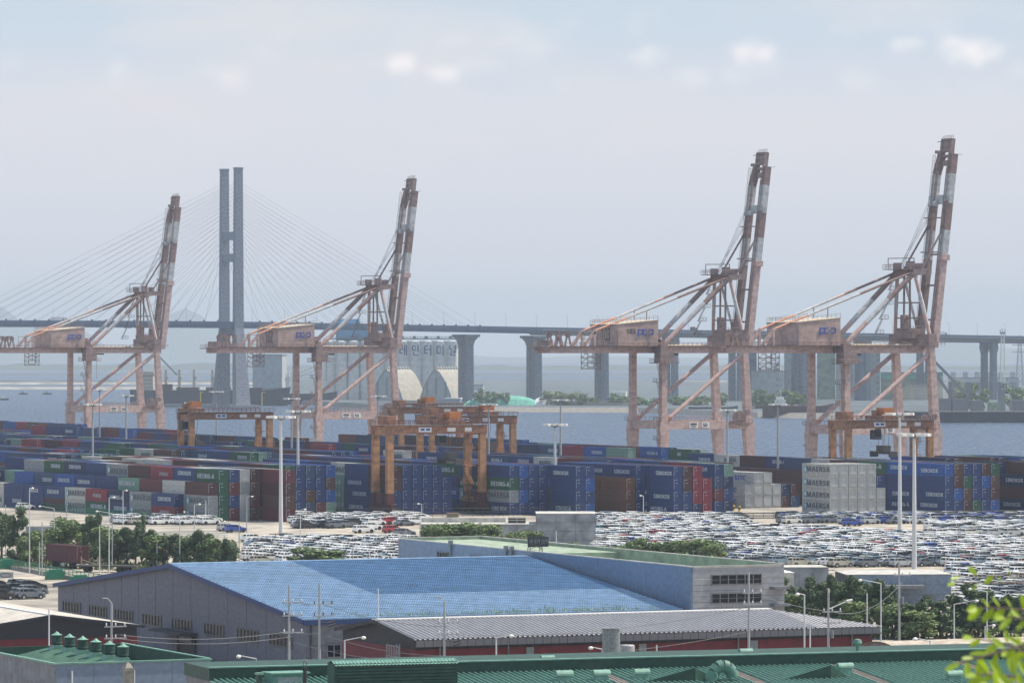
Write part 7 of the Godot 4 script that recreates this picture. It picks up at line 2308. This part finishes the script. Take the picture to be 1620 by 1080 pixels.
		tops.append([t.transform, h])
	# cables between the poles
	var runs := [[6, 0, 3.2, 4.8], [0, 1, 1.8, 2.2], [0, 1, 5.0, 5.2], [1, 2, 2.2, 2.6], [2, 3, 3.4, 3.6], [3, 4, 2.2, 2.2], [4, 5, 2.2, 2.4], [6, 0, 3.6, 5.4], [2, 3, 5.6, 6.2], [1, 2, 5.4, 5.6], [0, 2, 6.0, 6.2]]
	var ends := ["between the left hall's pole and the shed-corner pole, upper", "between the close pole pair, upper", "between the close pole pair, lower", "from the close pair to the curved-top pole, upper", "across the grey hip roof, upper", "between the windowed wall's pole and the lamp pole", "between the lamp pole and the tall right pole", "between the left hall's pole and the shed-corner pole, lower", "across the grey hip roof, lower", "from the close pair to the curved-top pole, lower", "sagging lowest over the red hall's gable"]
	for i in runs.size():
		var q: Array = runs[i]
		var a: Vector3 = tops[q[0]][0] * Vector3(0.4, tops[q[0]][1] - q[2], 0.1)
		var b: Vector3 = tops[q[1]][0] * Vector3(0.4, tops[q[1]][1] - q[3], 0.1)
		var s := Shape.new()
		var prev := a
		for k in 10:
			var f := (k + 1) / 10.0
			var p := a.lerp(b, f) + Vector3.DOWN * 4.0 * f * (1.0 - f) * minf(2.4, (b - a).length() * 0.03)
			s.tube(prev, p, 0.028, 0.028, 5, false)
			prev = p
		tag(put("power_cable", s.mesh(), mats.steel_grey), "overhead cable " + ends[i], "cable", "overhead cables")


func street_lamp(px: float, ytop: float, foot: Vector3, arm: float, label: String, lamp: bool) -> void:
	var p := pt(px, ytop, -foot.z)
	var h := p.y
	var t := thing("street_lamp" if lamp else "post", label, "street lamp" if lamp else "post", Vector3(p.x, 0, p.z))
	put("pole", Shape.new().tube(Vector3.ZERO, Vector3(0, h, 0), 0.11, 0.075, 7).mesh(), mats.pole_white if int(px) % 3 else mats.pole_grey, t)
	if lamp:
		var e := Vector3(arm, h + absf(arm) * 0.18, 0.3)
		put("arm", Shape.new().tube(Vector3(0, h - 0.05, 0), e, 0.06, 0.045, 6).mesh(), mats.pole_white, t)
		put("lamp_head", Shape.new().lathe(e + Vector3(signf(arm) * 0.25, -0.12, 0), [Vector2(0.05, -0.12), Vector2(0.22, -0.05), Vector2(0.26, 0.08), Vector2(0.16, 0.2), Vector2(0, 0.24)], 10).mesh(), mats.white, t)


func fences_and_trucks() -> void:
	var runs := [["yard_fence", "dark railing along the yard's edge behind the left car lot", [[482, 817], [560, 817.5], [668, 817], [940, 816]], "steel_dark", 1.9], ["yard_fence", "green railing along the yard's edge below the left front containers", [[60, 805], [150, 815], [240, 822], [345, 830]], "fence_green", 1.6], ["pipe_rail", "dark double pipe rail along the right car lot's back edge", [[1160, 820], [1240, 820], [1420, 817], [1640, 816]], "steel_dark", 1.2], ["guard_rail", "pale guard rail along the road behind the left trees", [[20, 838], [100, 836], [180, 846], [360, 850]], "pole_white", 0.9], ["boundary_fence", "green net fence on a low wall left of the blue-roofed shed", [[-10, 895], [60, 908], [140, 922], [200, 931]], "fence_green", 1.7]]
	for q in runs:
		var pts: Array = q[2]
		var t := thing(q[0], q[1], "fence", Vector3.ZERO)
		var posts := Shape.new()
		var rails := Shape.new()
		for i in pts.size() - 1:
			var a := gp(pts[i][0], pts[i][1])
			var b := gp(pts[i + 1][0], pts[i + 1][1])
			var n := maxi(1, roundi((b - a).length() / 2.4))
			for k in n:
				var p := a.lerp(b, float(k) / n)
				posts.tube(p, p + Vector3.UP * q[4], 0.06, 0.06, 5)
			for y in [q[4], q[4] * 0.55, q[4] * 0.15]:
				rails.tube(a + Vector3.UP * y, b + Vector3.UP * y, 0.06 if q[0] != "pipe_rail" else 0.13, -1.0, 5)
			if q[0] == "boundary_fence" or q[3] == "fence_green":
				for k in n * 6:
					var p := a.lerp(b, (k + 0.5) / (n * 6.0))
					rails.tube(p + Vector3.UP * 0.1, p + Vector3.UP * q[4], 0.018, 0.018, 4, false)
		mass(put("post", posts.mesh(), mats[q[3]], t))
		put("rail", rails.mesh(), mats[q[3]], t)
		if q[0] == "boundary_fence":
			var wl := Shape.new()
			for i in pts.size() - 1:
				var a := gp(pts[i][0], pts[i][1]) + Vector3(0, 0.0, 0.4)
				var b := gp(pts[i + 1][0], pts[i + 1][1]) + Vector3(0, 0.0, 0.4)
				wl.bar(a + Vector3.UP * 0.2, b + Vector3.UP * 0.2, 0.3, 0.9)
			put("base_wall", wl.mesh(), mats.quay_stone, t)
	for q in [[86, 917, 3.1, "green netting stack by the boundary fence, left of the other"], [125, 926, 2.8, "green netting stack by the boundary fence, close to the blue-roofed shed"], [10, 900, 2.4, "green netting stack at the left edge"]]:
		var t := thing("netting_stack", q[3], "netting", gp(q[0], q[1]), 0.3)
		put("net_bundle", Shape.new().box(Vector3(0, 0.75, 0), Vector3(q[2], 1.5, 1.4)).box(Vector3(0.2, 1.6, 0), Vector3(q[2] * 0.7, 0.3, 1.0)).mesh(), mats.net_green, t)
		put("pallet", Shape.new().box(Vector3(0, 0.05, 0), Vector3(q[2] + 0.2, 0.1, 1.6)).mesh(), mats.pallet, t)
	var ad := thing("banner_board", "pale banner board on posts at the left edge", "banner", gp(8, 925))
	put("board", Shape.new().box(Vector3(0, 1.6, 0), Vector3(2.6, 1.0, 0.08)).mesh(), mats.silo_grey, ad)
	var ring := Shape.new()
	for i in 16:
		var a := TAU * i / 16.0
		var b := TAU * (i + 1) / 16.0
		ring.bar(Vector3(cos(a) * 0.9, 1.6 + sin(a) * 0.33, 0.06), Vector3(cos(b) * 0.9, 1.6 + sin(b) * 0.33, 0.06), 0.02, 0.08)
	put("board_print", ring.mesh(), mats.hull_red, ad)
	put("post", Shape.new().box(Vector3(-1.1, 0.6, 0), Vector3(0.08, 1.1, 0.08)).mesh(), mats.pole_grey, ad)
	put("post", Shape.new().box(Vector3(1.1, 0.6, 0), Vector3(0.08, 1.1, 0.08)).mesh(), mats.pole_grey, ad)
	# trailer with a maroon container under the trees, and an empty one
	var tr := thing("trailer", "semi-trailer parked under the left trees carrying a maroon container", "trailer", gp(106, 898), deg_to_rad(-58.0))
	put("chassis", Shape.new().box(Vector3(0, 1.05, 0), Vector3(12.4, 0.25, 1.0)).box(Vector3(-4.4, 0.6, 0), Vector3(0.3, 0.9, 1.6)).mesh(), mats.steel_dark, tr)
	for x in [3.4, 4.7]:
		for z in [-1.0, 1.0]:
			put("wheel", Shape.new().tube(Vector3(x, 0.5, z - 0.2), Vector3(x, 0.5, z + 0.2), 0.5, 0.5, 12).mesh(), mats.rubber, tr)
	put("tool_box", Shape.new().box(Vector3(0.4, 0.6, 1.1), Vector3(1.4, 0.5, 0.3)).mesh(), mats.pole_white, tr)
	put("mudguard", Shape.new().box(Vector3(6.0, 0.7, 0), Vector3(0.1, 0.5, 2.3)).mesh(), mats.pole_white, tr)
	var bx := put("shipping_container", container_body(false), paint("box_trailer", 0.13, 0.045, 0.05, 0.7, 0.0, grime, 0.25), self, Transform3D(Basis(Vector3.UP, deg_to_rad(-58.0)), gp(106, 898) + Vector3.UP * 1.2))
	tag(bx, "maroon container on the trailer parked under the left trees", "shipping container")
	var bd := put("door", container_door(), mats.rtg_maroon, bx)
	put("door_marks", container_marks(false), mats.steel_grey, bd)
	var et := thing("flatbed_trailer", "empty flatbed trailer parked behind the maroon container, nearer the left edge", "trailer", gp(52, 888), deg_to_rad(-20.0))
	put("deck", Shape.new().box(Vector3(0, 1.1, 0), Vector3(11.0, 0.25, 2.4)).mesh(), mats.steel_grey, et)
	for x in [-3.6, -2.4, 3.6]:
		for z in [-1.0, 1.0]:
			put("wheel", Shape.new().tube(Vector3(x, 0.5, z - 0.2), Vector3(x, 0.5, z + 0.2), 0.5, 0.5, 12).mesh(), mats.rubber, et)
	var e2 := thing("flatbed_trailer", "empty flatbed trailer right of the maroon container, near the blue-roofed shed", "trailer", gp(170, 905), deg_to_rad(-14.0))
	put("deck", Shape.new().box(Vector3(0, 1.1, 0), Vector3(11.0, 0.25, 2.4)).mesh(), mats.steel_dark, e2)
	put("stake", Shape.new().box(Vector3(-4.5, 1.9, 1.0), Vector3(0.16, 1.6, 0.16)).box(Vector3(-1.5, 1.9, 1.0), Vector3(0.16, 1.6, 0.16)).bar(Vector3(-4.5, 2.2, 1.0), Vector3(-1.5, 1.3, 1.0), 0.12, 0.14).mesh(), mats.pallet, e2)
	for x in [-3.6, 2.4, 3.6]:
		for z in [-1.0, 1.0]:
			put("wheel", Shape.new().tube(Vector3(x, 0.5, z - 0.2), Vector3(x, 0.5, z + 0.2), 0.5, 0.5, 12).mesh(), mats.rubber, e2)
	for q in [[569, 822, 1.4, "beige pallet stack by the railing under the nearest gantry", 2.4], [716, 816, 1.2, "beige pallet stack by the railing right of the nearest gantry", 2.8], [948, 817, 1.0, "beige pallet stack by the railing beside the car lot's left end", 2.0]]:
		var t := thing("pallet_stack", q[3], "pallets", gp(q[0], q[1] + 2.0))
		for k in 4:
			put("pallet", Shape.new().box(Vector3(0, 0.12 + k * 0.26, 0), Vector3(q[4], 0.2, 1.6)).mesh(), mats.pallet, t)
	for q in [[485, 811], [491, 811], [1161, 808], [1170, 809]]:
		var t := thing("bollard", "yellow and black bollard at the yard gap, %s of the four" % ordinal([485, 491, 1161, 1170].find(q[0]) + 1), "bollard", gp(q[0], q[1]), 0.0, "bollards at the yard gaps")
		put("post", Shape.new().tube(Vector3.ZERO, Vector3(0, 1.4, 0), 0.3, 0.3, 10).mesh(), mats.yellow, t)
		put("black_band", Shape.new().tube(Vector3(0, 0.5, 0), Vector3(0, 0.95, 0), 0.32, 0.32, 10).mesh(), mats.black, t)
	for q in [[626, 816, "black steel frame standing under the nearest gantry"], [1428, 808, "black steel frame before the blue boxes at right"], [797, 814, "black steel frame before the green-banded boxes right of the gantry"]]:
		var t := thing("lashing_frame", q[2], "frame", gp(q[0], q[1] + 2.0))
		put("frame", Shape.new().bar(Vector3(-1.1, 0, 0), Vector3(-1.0, 2.4, 0), 0.2, 0.2).bar(Vector3(1.1, 0, 0), Vector3(1.0, 2.4, 0), 0.2, 0.2).bar(Vector3(-1.1, 2.4, 0), Vector3(1.1, 2.4, 0), 0.25, 0.25).bar(Vector3(-1.0, 1.2, -0.8), Vector3(1.0, 1.2, -0.8), 0.16, 0.16).mesh(), mats.black, t)


func near_branch() -> void:
	# twigs of a tree beside the viewpoint, about twelve metres away
	var r := RandomNumberGenerator.new()
	r.seed = 31
	var t := thing("leafy_branch", "bright green leafy branch hanging into the picture at the bottom right, out of focus", "branch", Vector3.ZERO)
	var twigs := Shape.new()
	var outline := [Vector2(-0.5, 0.0), Vector2(-0.3, 0.17), Vector2(0.05, 0.22), Vector2(0.34, 0.14), Vector2(0.5, 0.0), Vector2(0.34, -0.14), Vector2(0.05, -0.22), Vector2(-0.3, -0.17)]
	var lm := Shape.new()
	for i in outline.size():   # a leaf slightly folded along its midrib
		var a: Vector2 = outline[i]
		var b: Vector2 = outline[(i + 1) % outline.size()]
		lm.tri(Vector3(0, -0.03, 0), Vector3(a.x, absf(a.y) * 0.35, a.y), Vector3(b.x, absf(b.y) * 0.35, b.y))
	var leaf := lm.mesh()
	# stems as [x0, y0, x1, y1, metres away, leaves, leaf length in px]
	var stems := [[1690, 905, 1520, 912, 14.0, 4, 26], [1690, 920, 1512, 922, 14.2, 3, 24], [1680, 968, 1546, 960, 12.6, 9, 38], [1690, 985, 1590, 975, 12.3, 5, 38], [1690, 1000, 1520, 1048, 11.8, 9, 42], [1690, 1040, 1540, 1008, 12.0, 7, 40], [1690, 1075, 1545, 1066, 11.5, 9, 46], [1690, 1110, 1570, 1082, 11.3, 8, 46], [1690, 1030, 1600, 1030, 12.2, 4, 40]]
	for q in stems:
		var d: float = q[4]
		var a := pt(q[0], q[1], d + 0.3)
		var b := pt(q[2], q[3], d)
		twigs.tube(a, b, 0.006, 0.002, 6)
		for i in int(q[5]):
			var k: float = (i + 1.0) / q[5]
			var p := a.lerp(b, lerpf(0.38, 1.0, k))
			var side := 1.0 if i % 2 else -1.0
			var ang := (b - a).angle_to(Vector3.LEFT) * (1.0 if b.y < a.y else -1.0)
			var dir := Vector3.LEFT.rotated(Vector3.BACK, side * r.randf_range(0.5, 1.2) + ang * 0.4)
			if i == int(q[5]) - 1:
				dir = (b - a).normalized()
			dir = (dir + Vector3(0, -0.25, r.randf_range(-0.5, 0.6))).normalized()
			var l: float = 0.74 * q[6] / FOCAL * d * r.randf_range(0.75, 1.15)
			var up := Vector3(r.randf_range(-0.5, 0.5), r.randf_range(0.2, 1.0), r.randf_range(0.3, 1.0)).normalized()
			var z := dir.cross(up).normalized()
			put("leaf", leaf, mats.fresh_leaf, t, Transform3D(Basis(dir * l, z.cross(dir) * l, z * l), p + dir * l * 0.55))
	twigs.tube(pt(1690, 890, 14.2), pt(1696, 1120, 11.4), 0.02, 0.03, 7)
	put("twig", twigs.mesh(), mats.bark, t)
